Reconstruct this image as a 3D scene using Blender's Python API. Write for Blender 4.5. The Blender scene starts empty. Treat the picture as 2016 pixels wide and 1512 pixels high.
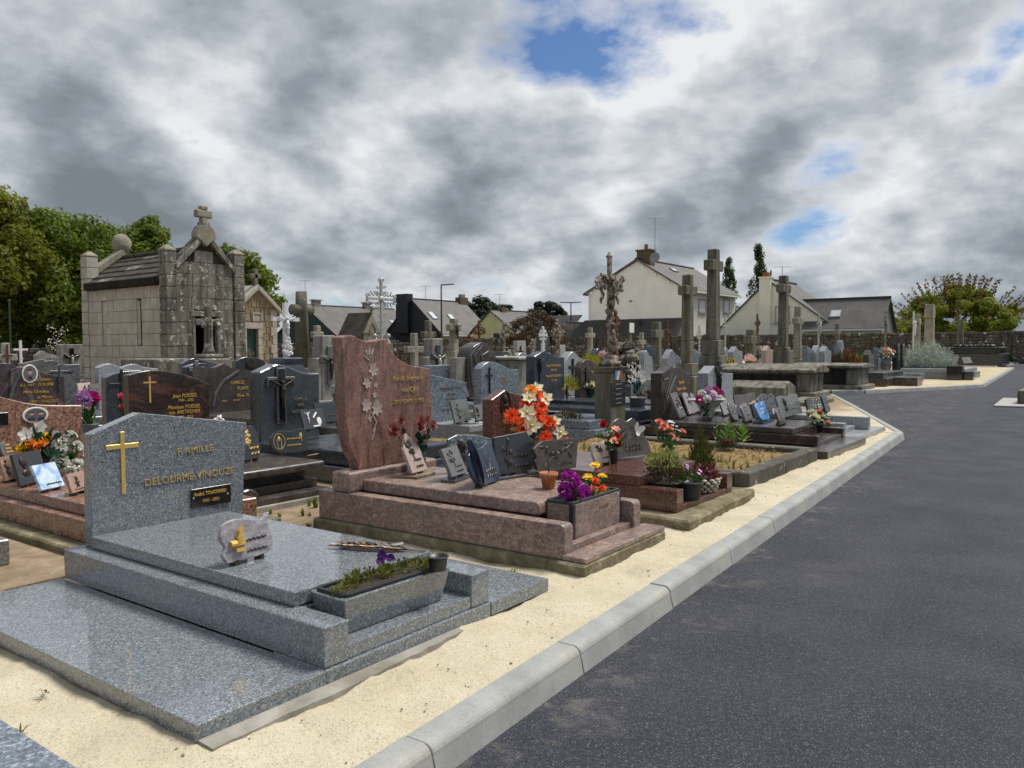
import bpy, bmesh, math, random
from math import sin, cos, pi, radians, sqrt, atan2
from mathutils import Vector, Matrix, Euler

# ---------------------------------------------------------------- camera
scene = bpy.context.scene
H = 1.25                      # eye height above the sand beds (metres)
FPX, PITCH, ROLL, YAW = 1590.0, radians(2.64), radians(-0.28), radians(36.5)
cam_d = bpy.data.cameras.new("camera"); cam = bpy.data.objects.new("camera", cam_d)
scene.collection.objects.link(cam); scene.camera = cam
cam_d.sensor_width = 36.0; cam_d.lens = 36.0 * FPX / 2016.0
cam_d.clip_start = 0.05; cam_d.clip_end = 3000
FW = Vector((cos(YAW), sin(YAW), 0)); RT = Vector((sin(YAW), -cos(YAW), 0)); UP = Vector((0, 0, 1))
def _cam_axes():
    f = FW * cos(PITCH) - UP * sin(PITCH)
    dn = -UP * cos(PITCH) - FW * sin(PITCH)
    r = RT * cos(ROLL) - dn * sin(ROLL)
    d2 = RT * sin(ROLL) + dn * cos(ROLL)
    return r, d2, f
CR, CD, CF = _cam_axes()
cam.matrix_world = Matrix(((CR.x, -CD.x, -CF.x, 0), (CR.y, -CD.y, -CF.y, 0), (CR.z, -CD.z, -CF.z, H), (0, 0, 0, 1)))

# ---------------------------------------------------------------- world
SKYOFF = (84.78, 21.06)
SUN_EL, SUN_AZ = radians(62), radians(-30)     # direction to the sun, azimuth from +x
w = bpy.data.worlds.new("World"); scene.world = w; w.use_nodes = True
nt = w.node_tree; nt.nodes.clear()
def WN(t, **k):
    n = nt.nodes.new(t)
    for a, b in k.items(): setattr(n, a, b)
    return n
def WL(a, b): nt.links.new(a, b)
def WMath(op, a, b=None, clamp=False):
    n = WN('ShaderNodeMath', operation=op, use_clamp=clamp)
    for i, v in enumerate((a, b)):
        if v is None: continue
        if isinstance(v, (int, float)): n.inputs[i].default_value = v
        else: WL(v, n.inputs[i])
    return n.outputs[0]
out = WN('ShaderNodeOutputWorld')
sky = WN('ShaderNodeTexSky', sky_type='NISHITA', sun_disc=False)
sky.sun_elevation = SUN_EL; sky.sun_rotation = pi / 2 - SUN_AZ; sky.air_density = 1.0; sky.dust_density = 0.4; sky.ozone_density = 1.5
tc = WN('ShaderNodeTexCoord'); sep = WN('ShaderNodeSeparateXYZ'); WL(tc.outputs['Generated'], sep.inputs[0])
zz = WMath('ADD', WMath('MAXIMUM', sep.outputs[2], 0.0), 0.42)
cmb = WN('ShaderNodeCombineXYZ')
WL(WMath('DIVIDE', sep.outputs[0], zz), cmb.inputs[0]); WL(WMath('DIVIDE', sep.outputs[1], zz), cmb.inputs[1]); cmb.inputs[2].default_value = 3.7
def wnoise(scale, det, rough, dist, off=(0, 0, 0)):
    mp = WN('ShaderNodeMapping'); mp.inputs['Location'].default_value = off; WL(cmb.outputs[0], mp.inputs[0])
    n = WN('ShaderNodeTexNoise'); n.inputs['Scale'].default_value = scale; n.inputs['Detail'].default_value = det
    n.inputs['Roughness'].default_value = rough; n.inputs['Distortion'].default_value = dist
    WL(mp.outputs[0], n.inputs['Vector']); return n.outputs[0]
SX, SY = SKYOFF
cover = wnoise(1.8, 12, 0.54, 0.06, (SX, SY, 0))                       # cloud bodies
lit = wnoise(1.8, 8, 0.54, 0.06, (SX + 0.07, SY - 0.045, 0))           # the same bodies a step towards the sun: sunlit rims, shaded bellies
big = wnoise(1.15, 3, 0.5, 0.0, (SX + 3.1, SY + 1.3, 0))              # thick and thin banks
def wramp(src, stops):
    r = WN('ShaderNodeValToRGB'); WL(src, r.inputs[0])
    e = r.color_ramp.elements
    while len(e) > 1: e.remove(e[-1])
    e[0].position, e[0].color = stops[0][0], (*stops[0][1], 1)
    for p, c in stops[1:]:
        x = e.new(p); x.color = (*c, 1)
    return r
body = WMath('ADD', WMath('MULTIPLY', cover, 0.72), WMath('MULTIPLY', big, 0.28))
mask = wramp(body, [(0.375, (0, 0, 0)), (0.42, (1, 1, 1))])
relief = WMath('MULTIPLY', WMath('SUBTRACT', cover, lit), 1.15)
tv = WMath('ADD', WMath('ADD', WMath('MULTIPLY', cover, 0.55), WMath('MULTIPLY', big, 0.45)), relief)
ccol = wramp(tv, [(0.35, (0.275, 0.28, 0.286)), (0.44, (0.205, 0.214, 0.226)), (0.52, (0.145, 0.158, 0.174)), (0.61, (0.096, 0.108, 0.122)), (0.72, (0.066, 0.075, 0.086))])
bg1 = WN('ShaderNodeBackground'); tint = WN('ShaderNodeMix', data_type='RGBA', blend_type='MULTIPLY'); tint.inputs[0].default_value = 1.0; WL(sky.outputs[0], tint.inputs[6]); tint.inputs[7].default_value = (0.42, 0.52, 0.66, 1); WL(tint.outputs[2], bg1.inputs[0]); bg1.inputs[1].default_value = 0.05
bg2 = WN('ShaderNodeBackground'); WL(ccol.outputs[0], bg2.inputs[0]); bg2.inputs[1].default_value = 1.0
mx = WN('ShaderNodeMixShader'); WL(mask.outputs[0], mx.inputs[0]); WL(bg1.outputs[0], mx.inputs[1]); WL(bg2.outputs[0], mx.inputs[2])
WL(mx.outputs[0], out.inputs[0])

# ---------------------------------------------------------------- sun and exposure
sun_d = bpy.data.lights.new("sun", 'SUN'); sun_d.energy = 1.5; sun_d.angle = radians(22); sun_d.color = (1.0, 0.95, 0.88)
sun = bpy.data.objects.new("sun", sun_d); scene.collection.objects.link(sun)
sd = Vector((cos(SUN_EL) * cos(SUN_AZ), cos(SUN_EL) * sin(SUN_AZ), sin(SUN_EL)))
sun.rotation_euler = sd.to_track_quat('Z', 'Y').to_euler(); sun.location = sd * 50
vs = scene.view_settings; vs.view_transform = 'Standard'; vs.look = 'None'; vs.gamma = 1; vs.exposure = 1.6
try: vs.use_curve_mapping = False
except Exception: pass

# ---------------------------------------------------------------- surveying helpers: sight line of a point measured in the photograph
def ray(px, py):
    return CF + CR * ((px - 1008) / FPX) + CD * ((py - 756) / FPX)
def G(px, py, z=0.0):
    d = ray(px, py); t = (z - H) / d.z
    return Vector((d.x * t, d.y * t, z))
def onY(px, py, Y):
    d = ray(px, py); t = Y / d.y
    return Vector((d.x * t, Y, H + d.z * t))
def onX(px, py, X):
    d = ray(px, py); t = X / d.x
    return Vector((X, d.y * t, H + d.z * t))
def atD(px, py, D):
    d = ray(px, py); t = D / (d.x * FW.x + d.y * FW.y)
    return Vector((d.x * t, d.y * t, H + d.z * t))

# ---------------------------------------------------------------- mesh helpers
C = scene.collection
class MB:
    def __init__(s): s.v = []; s.f = []
    def add(s, vs_, fs):
        o = len(s.v); s.v.extend([tuple(p) for p in vs_]); s.f.extend([tuple(i + o for i in f) for f in fs]); return s
    def box(s, x0, y0, z0, x1, y1, z1):
        return s.add([(x0, y0, z0), (x1, y0, z0), (x1, y1, z0), (x0, y1, z0), (x0, y0, z1), (x1, y0, z1), (x1, y1, z1), (x0, y1, z1)],
                     [(0, 3, 2, 1), (4, 5, 6, 7), (0, 1, 5, 4), (1, 2, 6, 5), (2, 3, 7, 6), (3, 0, 4, 7)])
    def frustum(s, cx, cy, z0, z1, a0, b0, a1, b1):
        return s.add([(cx - a0, cy - b0, z0), (cx + a0, cy - b0, z0), (cx + a0, cy + b0, z0), (cx - a0, cy + b0, z0),
                      (cx - a1, cy - b1, z1), (cx + a1, cy - b1, z1), (cx + a1, cy + b1, z1), (cx - a1, cy + b1, z1)],
                     [(0, 3, 2, 1), (4, 5, 6, 7), (0, 1, 5, 4), (1, 2, 6, 5), (2, 3, 7, 6), (3, 0, 4, 7)])
    def prism_y(s, poly, y0, y1):          # poly of (x,z), counter-clockwise seen from -y
        n = len(poly)
        return s.add([(x, y0, z) for x, z in poly] + [(x, y1, z) for x, z in poly],
                     [tuple(range(n)), tuple(range(2 * n - 1, n - 1, -1))] + [(i, i + n, (i + 1) % n + n, (i + 1) % n) for i in range(n)])
    def prism_x(s, poly, x0, x1):          # poly of (y,z)
        n = len(poly)
        return s.add([(x0, y, z) for y, z in poly] + [(x1, y, z) for y, z in poly],
                     [tuple(range(n - 1, -1, -1)), tuple(range(n, 2 * n))] + [(i, (i + 1) % n, (i + 1) % n + n, i + n) for i in range(n)])
    def prism_z(s, poly, z0, z1):
        n = len(poly)
        return s.add([(x, y, z0) for x, y in poly] + [(x, y, z1) for x, y in poly],
                     [tuple(range(n - 1, -1, -1)), tuple(range(n, 2 * n))] + [(i, (i + 1) % n, (i + 1) % n + n, i + n) for i in range(n)])
    def lathe(s, prof, n=16, cx=0, cy=0, sy=1.0):
        vs_ = []; fs = []
        for r, z in prof:
            for k in range(n):
                a = 2 * pi * k / n; vs_.append((cx + r * cos(a), cy + sy * r * sin(a), z))
        for j in range(len(prof) - 1):
            for k in range(n):
                fs.append((j * n + k, j * n + (k + 1) % n, (j + 1) * n + (k + 1) % n, (j + 1) * n + k))
        if prof[0][0] > 1e-6: fs.append(tuple(range(n - 1, -1, -1)))
        if prof[-1][0] > 1e-6: fs.append(tuple((len(prof) - 1) * n + k for k in range(n)))
        return s.add(vs_, fs)
    def tube(s, pts, r, n=6, cap=True):
        pts = [Vector(p) for p in pts]; m = len(pts)
        rs = r if isinstance(r, (list, tuple)) else [r] * m
        vs_ = []; fs = []; up = None
        for i, p in enumerate(pts):
            t = (pts[min(i + 1, m - 1)] - pts[max(i - 1, 0)])
            t = t.normalized() if t.length > 1e-9 else Vector((0, 0, 1))
            if up is None: up = Vector((0, 0, 1)) if abs(t.z) < 0.9 else Vector((1, 0, 0))
            a = t.cross(up)
            if a.length < 1e-6: a = t.cross(Vector((0.3, 1, 0.2)))
            a.normalize(); b = a.cross(t).normalized(); up = b
            for k in range(n):
                q = 2 * pi * k / n; vs_.append(p + (a * cos(q) + b * sin(q)) * rs[i])
        for i in range(m - 1):
            for k in range(n):
                fs.append((i * n + k, (i + 1) * n + k, (i + 1) * n + (k + 1) % n, i * n + (k + 1) % n))
        if cap: fs.append(tuple(range(n))); fs.append(tuple((m - 1) * n + k for k in range(n - 1, -1, -1)))
        return s.add(vs_, fs)
    def ball(s, c, r, n=8, m=6, jit=0, rnd=None):
        rx, ry, rz = r if isinstance(r, (tuple, list)) else (r, r, r)
        vs_ = [(c[0], c[1], c[2] - rz)]; fs = []
        for j in range(1, m):
            ph = -pi / 2 + pi * j / m
            for k in range(n):
                th = 2 * pi * k / n; q = 1 + (rnd.uniform(-jit, jit) if rnd else 0)
                vs_.append((c[0] + rx * q * cos(ph) * cos(th), c[1] + ry * q * cos(ph) * sin(th), c[2] + rz * q * sin(ph)))
        vs_.append((c[0], c[1], c[2] + rz)); L = len(vs_) - 1
        for k in range(n):
            fs.append((0, 1 + (k + 1) % n, 1 + k))
            for j in range(m - 2):
                a = 1 + j * n; fs.append((a + k, a + (k + 1) % n, a + n + (k + 1) % n, a + n + k))
            fs.append((L, 1 + (m - 2) * n + k, 1 + (m - 2) * n + (k + 1) % n))
        return s.add(vs_, fs)
    def petal(s, M, L, W, cup=0.2, curl=0.3, base=0.25, pw=0.6, tip=0.15, nc=3, nl=3):
        # petal along +x of M, surface normal +z
        vs_ = []; fs = []
        for i in range(nl + 1):
            t = i / nl
            wd = W * (base + (1 - base) * sin(pi * min(t / 1.15, 1)) ** pw) * (1 if t < 0.95 else max(tip, 0.02) + 0.4 * (1 - tip) * 0)
            if i == nl: wd = W * tip
            for j in range(nc):
                u = -1 + 2 * j / (nc - 1)
                vs_.append(M @ Vector((L * t * (1 - 0.25 * abs(curl) * t), u * wd * 0.5, curl * L * t * t + cup * W * 0.5 * u * u)))
        for i in range(nl):
            for j in range(nc - 1):
                a = i * nc + j; fs.append((a, a + nc, a + nc + 1, a + 1))
        return s.add(vs_, fs)
    def xf(s, M):
        s.v = [tuple(M @ Vector(p)) for p in s.v]; return s
    def join(s, o): return s.add(o.v, o.f)
    def mesh(s, name, bevel=0, seg=1, smooth=False, ang=35):
        me = bpy.data.meshes.new(name); me.from_pydata(s.v, [], s.f)
        if bevel:
            bm = bmesh.new(); bm.from_mesh(me)
            es = [e for e in bm.edges if len(e.link_faces) == 2 and e.calc_face_angle(0) > radians(ang)]
            if es:
                try: bmesh.ops.bevel(bm, geom=es, offset=bevel, segments=seg, profile=0.5, affect='EDGES', clamp_overlap=True)
                except Exception: pass
            bm.to_mesh(me); bm.free()
        if smooth:
            me.polygons.foreach_set('use_smooth', [True] * len(me.polygons))
        me.update(); return me

def obj(name, mb, mat=None, parent=None, bevel=0, seg=1, smooth=False, loc=None, rot=None, ang=35):
    me = mb if isinstance(mb, bpy.types.Mesh) else mb.mesh(name, bevel, seg, smooth, ang)
    if mat is not None and not me.materials: me.materials.append(MAT[mat] if isinstance(mat, str) else mat)
    o = bpy.data.objects.new(name, me); C.objects.link(o)
    if parent is not None: o.parent = parent
    if loc is not None: o.location = loc
    if rot is not None: o.rotation_euler = rot
    return o
def thing(name, label, cat, loc=(0, 0, 0), rz=0.0, group=None, rot=None):
    o = bpy.data.objects.new(name, None); C.objects.link(o); o.empty_display_size = 0.1
    o.location = loc; o.rotation_euler = rot if rot else (0, 0, rz)
    return tag(o, label, cat, group)
def tag(o, label, cat, group=None, kind=None):
    o["label"] = label; o["category"] = cat
    if group: o["group"] = group
    if kind: o["kind"] = kind
    return o
def struct(name, mb, mat, label=None, cat=None, **k):
    o = obj(name, mb, mat, **k); o["kind"] = "structure"
    if label: o["label"] = label
    if cat: o["category"] = cat
    return o
def stuff(o): o["kind"] = "stuff"; return o
def spline(pts, n=6):
    """Catmull-Rom through 2-D points"""
    out_ = []
    P = [pts[0]] + list(pts) + [pts[-1]]
    for i in range(1, len(P) - 2):
        p0, p1, p2, p3 = P[i - 1], P[i], P[i + 1], P[i + 2]
        for k in range(n):
            t = k / n
            out_.append(tuple(0.5 * ((2 * b) + (-a + c) * t + (2 * a - 5 * b + 4 * c - d) * t * t + (-a + 3 * b - 3 * c + d) * t ** 3)
                              for a, b, c, d in zip(p0, p1, p2, p3)))
    out_.append(tuple(pts[-1])); return out_
def aim(d, c=(0, 0, 0), roll=0.0):
    q = Vector(d).normalized().to_track_quat('Z', 'Y')
    return Matrix.Translation(c) @ q.to_matrix().to_4x4() @ Matrix.Rotation(roll, 4, 'Z')
TXT = []
def text(name, body, size, mat, parent, loc, rot=(pi / 2, 0, 0), shear=0.0, depth=0.003, align='CENTER', sx=1.0, bold=0.0):
    cu = bpy.data.curves.new(name, 'FONT'); cu.body = body; cu.size = size; cu.shear = shear; cu.extrude = depth; cu.align_x = align
    cu.offset = bold; cu.resolution_u = 2
    o = bpy.data.objects.new(name, cu); C.objects.link(o)
    TXT.append((o, name, mat, parent, loc, rot, sx))
def flush_text():
    bpy.context.view_layer.update(); dg = bpy.context.evaluated_depsgraph_get()
    for o, name, mat, parent, loc, rot, sx in TXT:
        me = bpy.data.meshes.new_from_object(o.evaluated_get(dg)); me.name = name; me.materials.clear()
        bpy.data.objects.remove(o)
        n = obj(name, me, mat, parent, loc=loc, rot=rot); n.scale = (sx, 1, 1)
# ---------------------------------------------------------------- materials
MAT = {}
class NB:
    def __init__(s, name, rough=0.5, spec=0.5, metal=0.0):
        m = bpy.data.materials.new(name); m.use_nodes = True; s.m = m; s.nt = m.node_tree
        s.b = s.nt.nodes['Principled BSDF']; s.b.inputs['Roughness'].default_value = rough
        s.b.inputs['Specular IOR Level'].default_value = spec; s.b.inputs['Metallic'].default_value = metal
        s.tc = s.nt.nodes.new('ShaderNodeTexCoord'); MAT[name] = m; s.co = s.tc.outputs['Object']
    def n(s, t, **k):
        x = s.nt.nodes.new(t)
        for a, b in k.items(): setattr(x, a, b)
        return x
    def l(s, a, b): s.nt.links.new(a, b)
    def setin(s, i, v):
        if isinstance(v, (int, float)): i.default_value = v
        elif isinstance(v, tuple): i.default_value = (*v, 1) if len(v) == 3 and i.type == 'RGBA' else v
        else: s.l(v, i)
    def map(s, scale=(1, 1, 1), rot=(0, 0, 0), loc=(0, 0, 0), src=None):
        x = s.n('ShaderNodeMapping'); x.inputs['Scale'].default_value = scale; x.inputs['Rotation'].default_value = rot; x.inputs['Location'].default_value = loc
        s.l(src or s.co, x.inputs[0]); return x.outputs[0]
    def noise(s, scale, det=4, rough=0.55, dist=0, co=None):
        x = s.n('ShaderNodeTexNoise'); x.inputs['Scale'].default_value = scale; x.inputs['Detail'].default_value = det
        x.inputs['Roughness'].default_value = rough; x.inputs['Distortion'].default_value = dist; s.l(co or s.co, x.inputs['Vector']); return x.outputs[0]
    def voro(s, scale, co=None, feature='F1', outp='Color', rnd=1.0):
        x = s.n('ShaderNodeTexVoronoi', feature=feature); x.inputs['Scale'].default_value = scale; x.inputs['Randomness'].default_value = rnd
        s.l(co or s.co, x.inputs['Vector']); return x.outputs[outp]
    def sep(s, c, i=0):
        x = s.n('ShaderNodeSeparateColor'); s.l(c, x.inputs[0]); return x.outputs[i]
    def ramp(s, src, stops, interp='LINEAR'):
        r = s.n('ShaderNodeValToRGB'); s.l(src, r.inputs[0]); e = r.color_ramp.elements; r.color_ramp.interpolation = interp
        while len(e) > 1: e.remove(e[-1])
        def col(c): return (c, c, c, 1) if isinstance(c, (int, float)) else (*c, 1)
        e[0].position = stops[0][0]; e[0].color = col(stops[0][1])
        for p, c in stops[1:]: e.new(p).color = col(c)
        return r.outputs[0]
    def mix(s, f, a, b, mode='MIX'):
        x = s.n('ShaderNodeMix', data_type='RGBA', blend_type=mode)
        s.setin(x.inputs[0], f); s.setin(x.inputs[6], a); s.setin(x.inputs[7], b); return x.outputs[2]
    def math(s, op, a, b=0.0):
        x = s.n('ShaderNodeMath', operation=op); s.setin(x.inputs[0], a); s.setin(x.inputs[1], b); return x.outputs[0]
    def xyz(s, src=None):
        x = s.n('ShaderNodeSeparateXYZ'); s.l(src or s.co, x.inputs[0]); return x.outputs
    def col(s, c): s.setin(s.b.inputs['Base Color'], c); return s
    def rough(s, c): s.setin(s.b.inputs['Roughness'], c); return s
    def bump(s, h, strength=0.3, dist=0.01):
        x = s.n('ShaderNodeBump'); x.inputs['Strength'].default_value = strength; x.inputs['Distance'].default_value = dist
        s.l(h, x.inputs['Height']); s.l(x.outputs[0], s.b.inputs['Normal']); return s

def granite(name, stops, scale=95, rough=0.16, tint=None, dirt=None):
    """polished granite: crystals of a few grey levels, dust dulling the gloss"""
    k = NB(name, rough, 1.0)
    v1 = k.sep(k.voro(scale)); v2 = k.sep(k.voro(scale * 2.3, k.map(loc=(3.1, 1.7, 0.4))), 1)
    c = k.ramp(k.math('ADD', k.math('MULTIPLY', v1, 0.62), k.math('MULTIPLY', v2, 0.38)), stops)
    big = k.noise(2.2, 5)
    c = k.mix(k.ramp(big, [(0.3, 0.0), (0.75, 0.35)]), c, tint or tuple(x * 0.75 for x in stops[len(stops) // 2][1]))
    if dirt:
        c = k.mix(k.ramp(k.noise(5, 7, 0.65), [(0.55, 0.0), (0.75, 0.5)]), c, dirt)
    k.col(c); k.rough(k.ramp(k.noise(7, 6, 0.6), [(0.3, rough * 0.75), (0.7, min(1, rough * 2.2))]))
    k.bump(k.noise(scale * 0.6, 2), 0.02, 0.002); return k
def veined(name, cols, scale=3.0, rough=0.2, stretch=(1, 1, 0.35), rot=(0.3, 0.5, 0.2), dist=2.5, speck=0.25):
    k = NB(name, rough); co = k.map(stretch, rot)
    a = k.noise(scale, 8, 0.62, dist, co)
    n = len(cols); c = k.ramp(a, [(0.28 + 0.44 * i / (n - 1), x) for i, x in enumerate(cols)])
    mid = k.noise(scale * 6, 6, 0.65, dist * .6, co); c = k.mix(0.55, c, k.ramp(mid, [(0.3, 0.2), (0.7, 0.8)]), 'OVERLAY')
    sp = k.sep(k.voro(90)); c = k.mix(speck * 1.2, c, k.ramp(sp, [(0.0, 0.2), (0.5, 0.5), (1.0, 0.85)]), 'OVERLAY')
    k.col(c); k.rough(k.ramp(k.noise(6, 6), [(0.3, rough * 0.8), (0.7, min(1, rough * 2.2))])); return k
def plain(name, colr, rough=0.6, var=0.25, scale=8, spec=0.5, metal=0.0, bump=0, bscale=60, trans=0):
    k = NB(name, rough, spec, metal); d = tuple(max(0, x * (1 - var)) for x in colr); u = tuple(min(1, x * (1 + var)) for x in colr)
    k.col(k.ramp(k.noise(scale, 5), [(0.3, d), (0.7, u)]))
    if bump: k.bump(k.noise(bscale, 4), bump, 0.01)
    if trans:
        k.b.inputs['Transmission Weight'].default_value = trans
    return k
def leafmat(name, a, b, rough=0.55, scale=3.0, back=0.35):
    """leaf: per-place colour change, light passing through"""
    k = NB(name, rough, 0.3); c = k.ramp(k.noise(scale, 6, 0.7), [(0.3, a), (0.72, b)]); k.col(c)
    tr = k.n('ShaderNodeBsdfTranslucent'); k.l(c, tr.inputs[0]); mxs = k.n('ShaderNodeMixShader'); mxs.inputs[0].default_value = back
    o = k.nt.nodes['Material Output']; k.l(k.b.outputs[0], mxs.inputs[1]); k.l(tr.outputs[0], mxs.inputs[2]); k.l(mxs.outputs[0], o.inputs[0]); return k
def oldstone(name, base, dark, lich, rough=0.9, lscale=9, lamt=0.58, streak=0.6, moss=None, bump=0.6):
    k = NB(name, rough, 0.2); k.co = k.n('ShaderNodeNewGeometry').outputs['Position']
    c = k.ramp(k.noise(3.0, 8, 0.65), [(0.3, tuple(x * 0.7 for x in base)), (0.7, tuple(x * 1.15 for x in base))])
    c = k.mix(k.ramp(k.noise(38, 4, 0.6), [(0.35, 0.0), (0.7, 0.35)]), c, tuple(x * 0.5 for x in base))
    st = k.noise(2.4, 6, 0.65, 0.3, k.map((2.2, 2.2, 0.28)))
    c = k.mix(k.math('MULTIPLY', k.ramp(st, [(0.45, 0.0), (0.62, 1.0)]), streak), c, dark)
    l1 = k.noise(lscale, 8, 0.7, 0.4)
    c = k.mix(k.ramp(l1, [(lamt, 0.0), (lamt + 0.035, 0.85)]), c, lich)
    if moss: c = k.mix(k.ramp(k.noise(4.5, 6, 0.6), [(0.5, 0.0), (0.66, 0.7)]), c, moss)
    k.col(c); k.bump(k.noise(26, 9, 0.7), bump, 0.02); return k

# polished granites
granite('granite_blue', [(0.12, (0.04, 0.048, 0.058)), (0.38, (0.11, 0.128, 0.148)), (0.62, (0.18, 0.203, 0.226)), (0.84, (0.29, 0.315, 0.338)), (0.96, (0.56, 0.59, 0.61))], 170, 0.07, (0.155, 0.177, 0.2))
granite('granite_lightgrey', [(0.15, (0.09, 0.1, 0.11)), (0.45, (0.21, 0.23, 0.25)), (0.7, (0.33, 0.35, 0.37)), (0.92, (0.55, 0.57, 0.58))], 120, 0.2, (0.22, 0.24, 0.26))
granite('granite_bluegrey', [(0.15, (0.04, 0.055, 0.075)), (0.45, (0.1, 0.13, 0.17)), (0.7, (0.19, 0.225, 0.27)), (0.92, (0.4, 0.44, 0.48))], 75, 0.18, (0.12, 0.15, 0.19))
granite('granite_navy', [(0.2, (0.008, 0.012, 0.024)), (0.6, (0.022, 0.032, 0.055)), (0.9, (0.07, 0.09, 0.13))], 120, 0.12)
granite('granite_slate', [(0.2, (0.012, 0.016, 0.022)), (0.6, (0.032, 0.042, 0.055)), (0.9, (0.09, 0.105, 0.12))], 130, 0.15)
granite('granite_dark', [(0.2, (0.008, 0.009, 0.011)), (0.6, (0.02, 0.023, 0.026)), (0.92, (0.06, 0.065, 0.07))], 130, 0.16)
granite('granite_black', [(0.2, (0.004, 0.004, 0.006)), (0.8, (0.012, 0.012, 0.016))], 120, 0.08)
granite('granite_pink', [(0.12, (0.03, 0.02, 0.016)), (0.35, (0.15, 0.075, 0.05)), (0.6, (0.29, 0.15, 0.1)), (0.9, (0.42, 0.26, 0.19))], 62, 0.2, (0.2, 0.1, 0.065))
granite('granite_red', [(0.15, (0.012, 0.006, 0.005)), (0.42, (0.07, 0.026, 0.02)), (0.68, (0.14, 0.055, 0.04)), (0.92, (0.24, 0.12, 0.09))], 110, 0.13, (0.075, 0.03, 0.023))
granite('granite_grey', [(0.15, (0.06, 0.06, 0.062)), (0.5, (0.15, 0.15, 0.152)), (0.9, (0.33, 0.33, 0.325))], 110, 0.3)
granite('granite_brown', [(0.15, (0.018, 0.013, 0.011)), (0.5, (0.05, 0.038, 0.032)), (0.9, (0.13, 0.105, 0.09))], 120, 0.15)
veined('marble_rose', [(0.10, 0.107, 0.093), (0.15, 0.095, 0.08), (0.17, 0.085, 0.07), (0.22, 0.125, 0.1), (0.105, 0.056, 0.048), (0.27, 0.2, 0.168)], 3.4, 0.24, (1, 1, 0.22), (0.12, 0.25, 0.1), 1.6, 0.4)
veined('marble_rose_flat', [(0.15, 0.145, 0.128), (0.215, 0.15, 0.128), (0.18, 0.135, 0.12), (0.28, 0.2, 0.168), (0.16, 0.105, 0.092), (0.33, 0.285, 0.25)], 5.2, 0.26, (0.5, 0.9, 1.2), (0.5, 0.3, 0.7), 1.6, 0.4)
veined('marble_wine', [(0.03, 0.024, 0.03), (0.10, 0.06, 0.062), (0.05, 0.042, 0.05), (0.17, 0.12, 0.115), (0.06, 0.045, 0.052)], 2.6, 0.14, (1, 1, 0.4), (0.5, 0.7, 0.2), 2.4, 0.3)
veined('marble_brownblack', [(0.014, 0.013, 0.015), (0.05, 0.028, 0.022), (0.022, 0.02, 0.023), (0.10, 0.045, 0.032), (0.03, 0.026, 0.028)], 3.2, 0.12, (0.6, 1, 1), (0.2, 0.9, 0.2), 2.2, 0.3)
veined('marble_greyveined', [(0.05, 0.052, 0.058), (0.13, 0.132, 0.138), (0.07, 0.072, 0.08), (0.2, 0.2, 0.205)], 3.0, 0.16, (0.5, 1, 1), (0.2, 0.7, 0.3), 2.6, 0.3)
veined('marble_taupe', [(0.03, 0.026, 0.025), (0.075, 0.062, 0.056), (0.042, 0.036, 0.034), (0.10, 0.085, 0.078)], 2.6, 0.16, (0.8, 1, 0.5), (0.2, 0.5, 0.3), 1.5, 0.3)
veined('marble_lilac', [(0.16, 0.155, 0.17), (0.3, 0.285, 0.31), (0.21, 0.2, 0.225), (0.4, 0.385, 0.41)], 6, 0.25, (0.35, 1, 1.5), (0, 0.2, 0), 1.5, 0.2)
veined('marble_night', [(0.006, 0.01, 0.022), (0.03, 0.042, 0.075), (0.012, 0.018, 0.035), (0.2, 0.23, 0.28)], 5, 0.1, (1, 1, 0.5), (0.3, 0.4, 0), 1.8, 0.2)
plain('granite_greygreen', (0.11, 0.125, 0.115), 0.25, 0.3, 30)
plain('granite_salmon', (0.34, 0.22, 0.17), 0.3, 0.25, 40)
plain('granite_blush', (0.36, 0.28, 0.25), 0.4, 0.25, 45)
plain('plaque_slate', (0.035, 0.04, 0.047), 0.25, 0.2, 30)
plain('plaque_grey', (0.13, 0.13, 0.135), 0.28, 0.25, 40)
plain('plaque_cream', (0.5, 0.42, 0.36), 0.35, 0.2, 14)
plain('plaque_blue', (0.08, 0.25, 0.55), 0.12, 0.5, 12)
# gold, bronze, iron
plain('gold_leaf', (0.72, 0.47, 0.12), 0.42, 0.25, 120, metal=0.55)
plain('gold_faded', (0.42, 0.31, 0.13), 0.55, 0.3, 160, metal=0.25)
plain('gold_dull', (0.2, 0.165, 0.12), 0.6, 0.3, 160)
plain('gold_bright', (0.72, 0.5, 0.16), 0.35, 0.2, 90, metal=0.6)
plain('bronze', (0.05, 0.042, 0.034), 0.42, 0.4, 60, metal=0.4)
plain('bronze_pale', (0.27, 0.19, 0.12), 0.4, 0.4, 50, metal=0.5)
plain('iron_dark', (0.022, 0.021, 0.02), 0.5, 0.3, 30, metal=0.3)
plain('silver_paint', (0.38, 0.39, 0.38), 0.45, 0.35, 26, metal=0.25)
plain('white_iron', (0.62, 0.63, 0.64), 0.5, 0.25, 30)
plain('steel', (0.5, 0.5, 0.52), 0.3, 0.2, 40, metal=0.8)
plain('chalk_white', (0.72, 0.71, 0.68), 0.6, 0.12, 20)
plain('engraved_pale', (0.2, 0.185, 0.17), 0.7, 0.2, 60)
plain('engraved_rose', (0.38, 0.30, 0.275), 0.65, 0.2, 60)
k = NB('iron_rust', 0.7, 0.3); k.col(k.ramp(k.noise(14, 7, 0.7), [(0.36, (0.055, 0.035, 0.024)), (0.46, (0.12, 0.08, 0.055)), (0.53, (0.26, 0.24, 0.21)), (0.75, (0.4, 0.39, 0.37))])); k.bump(k.noise(60, 5), 0.5, 0.01)
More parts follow.
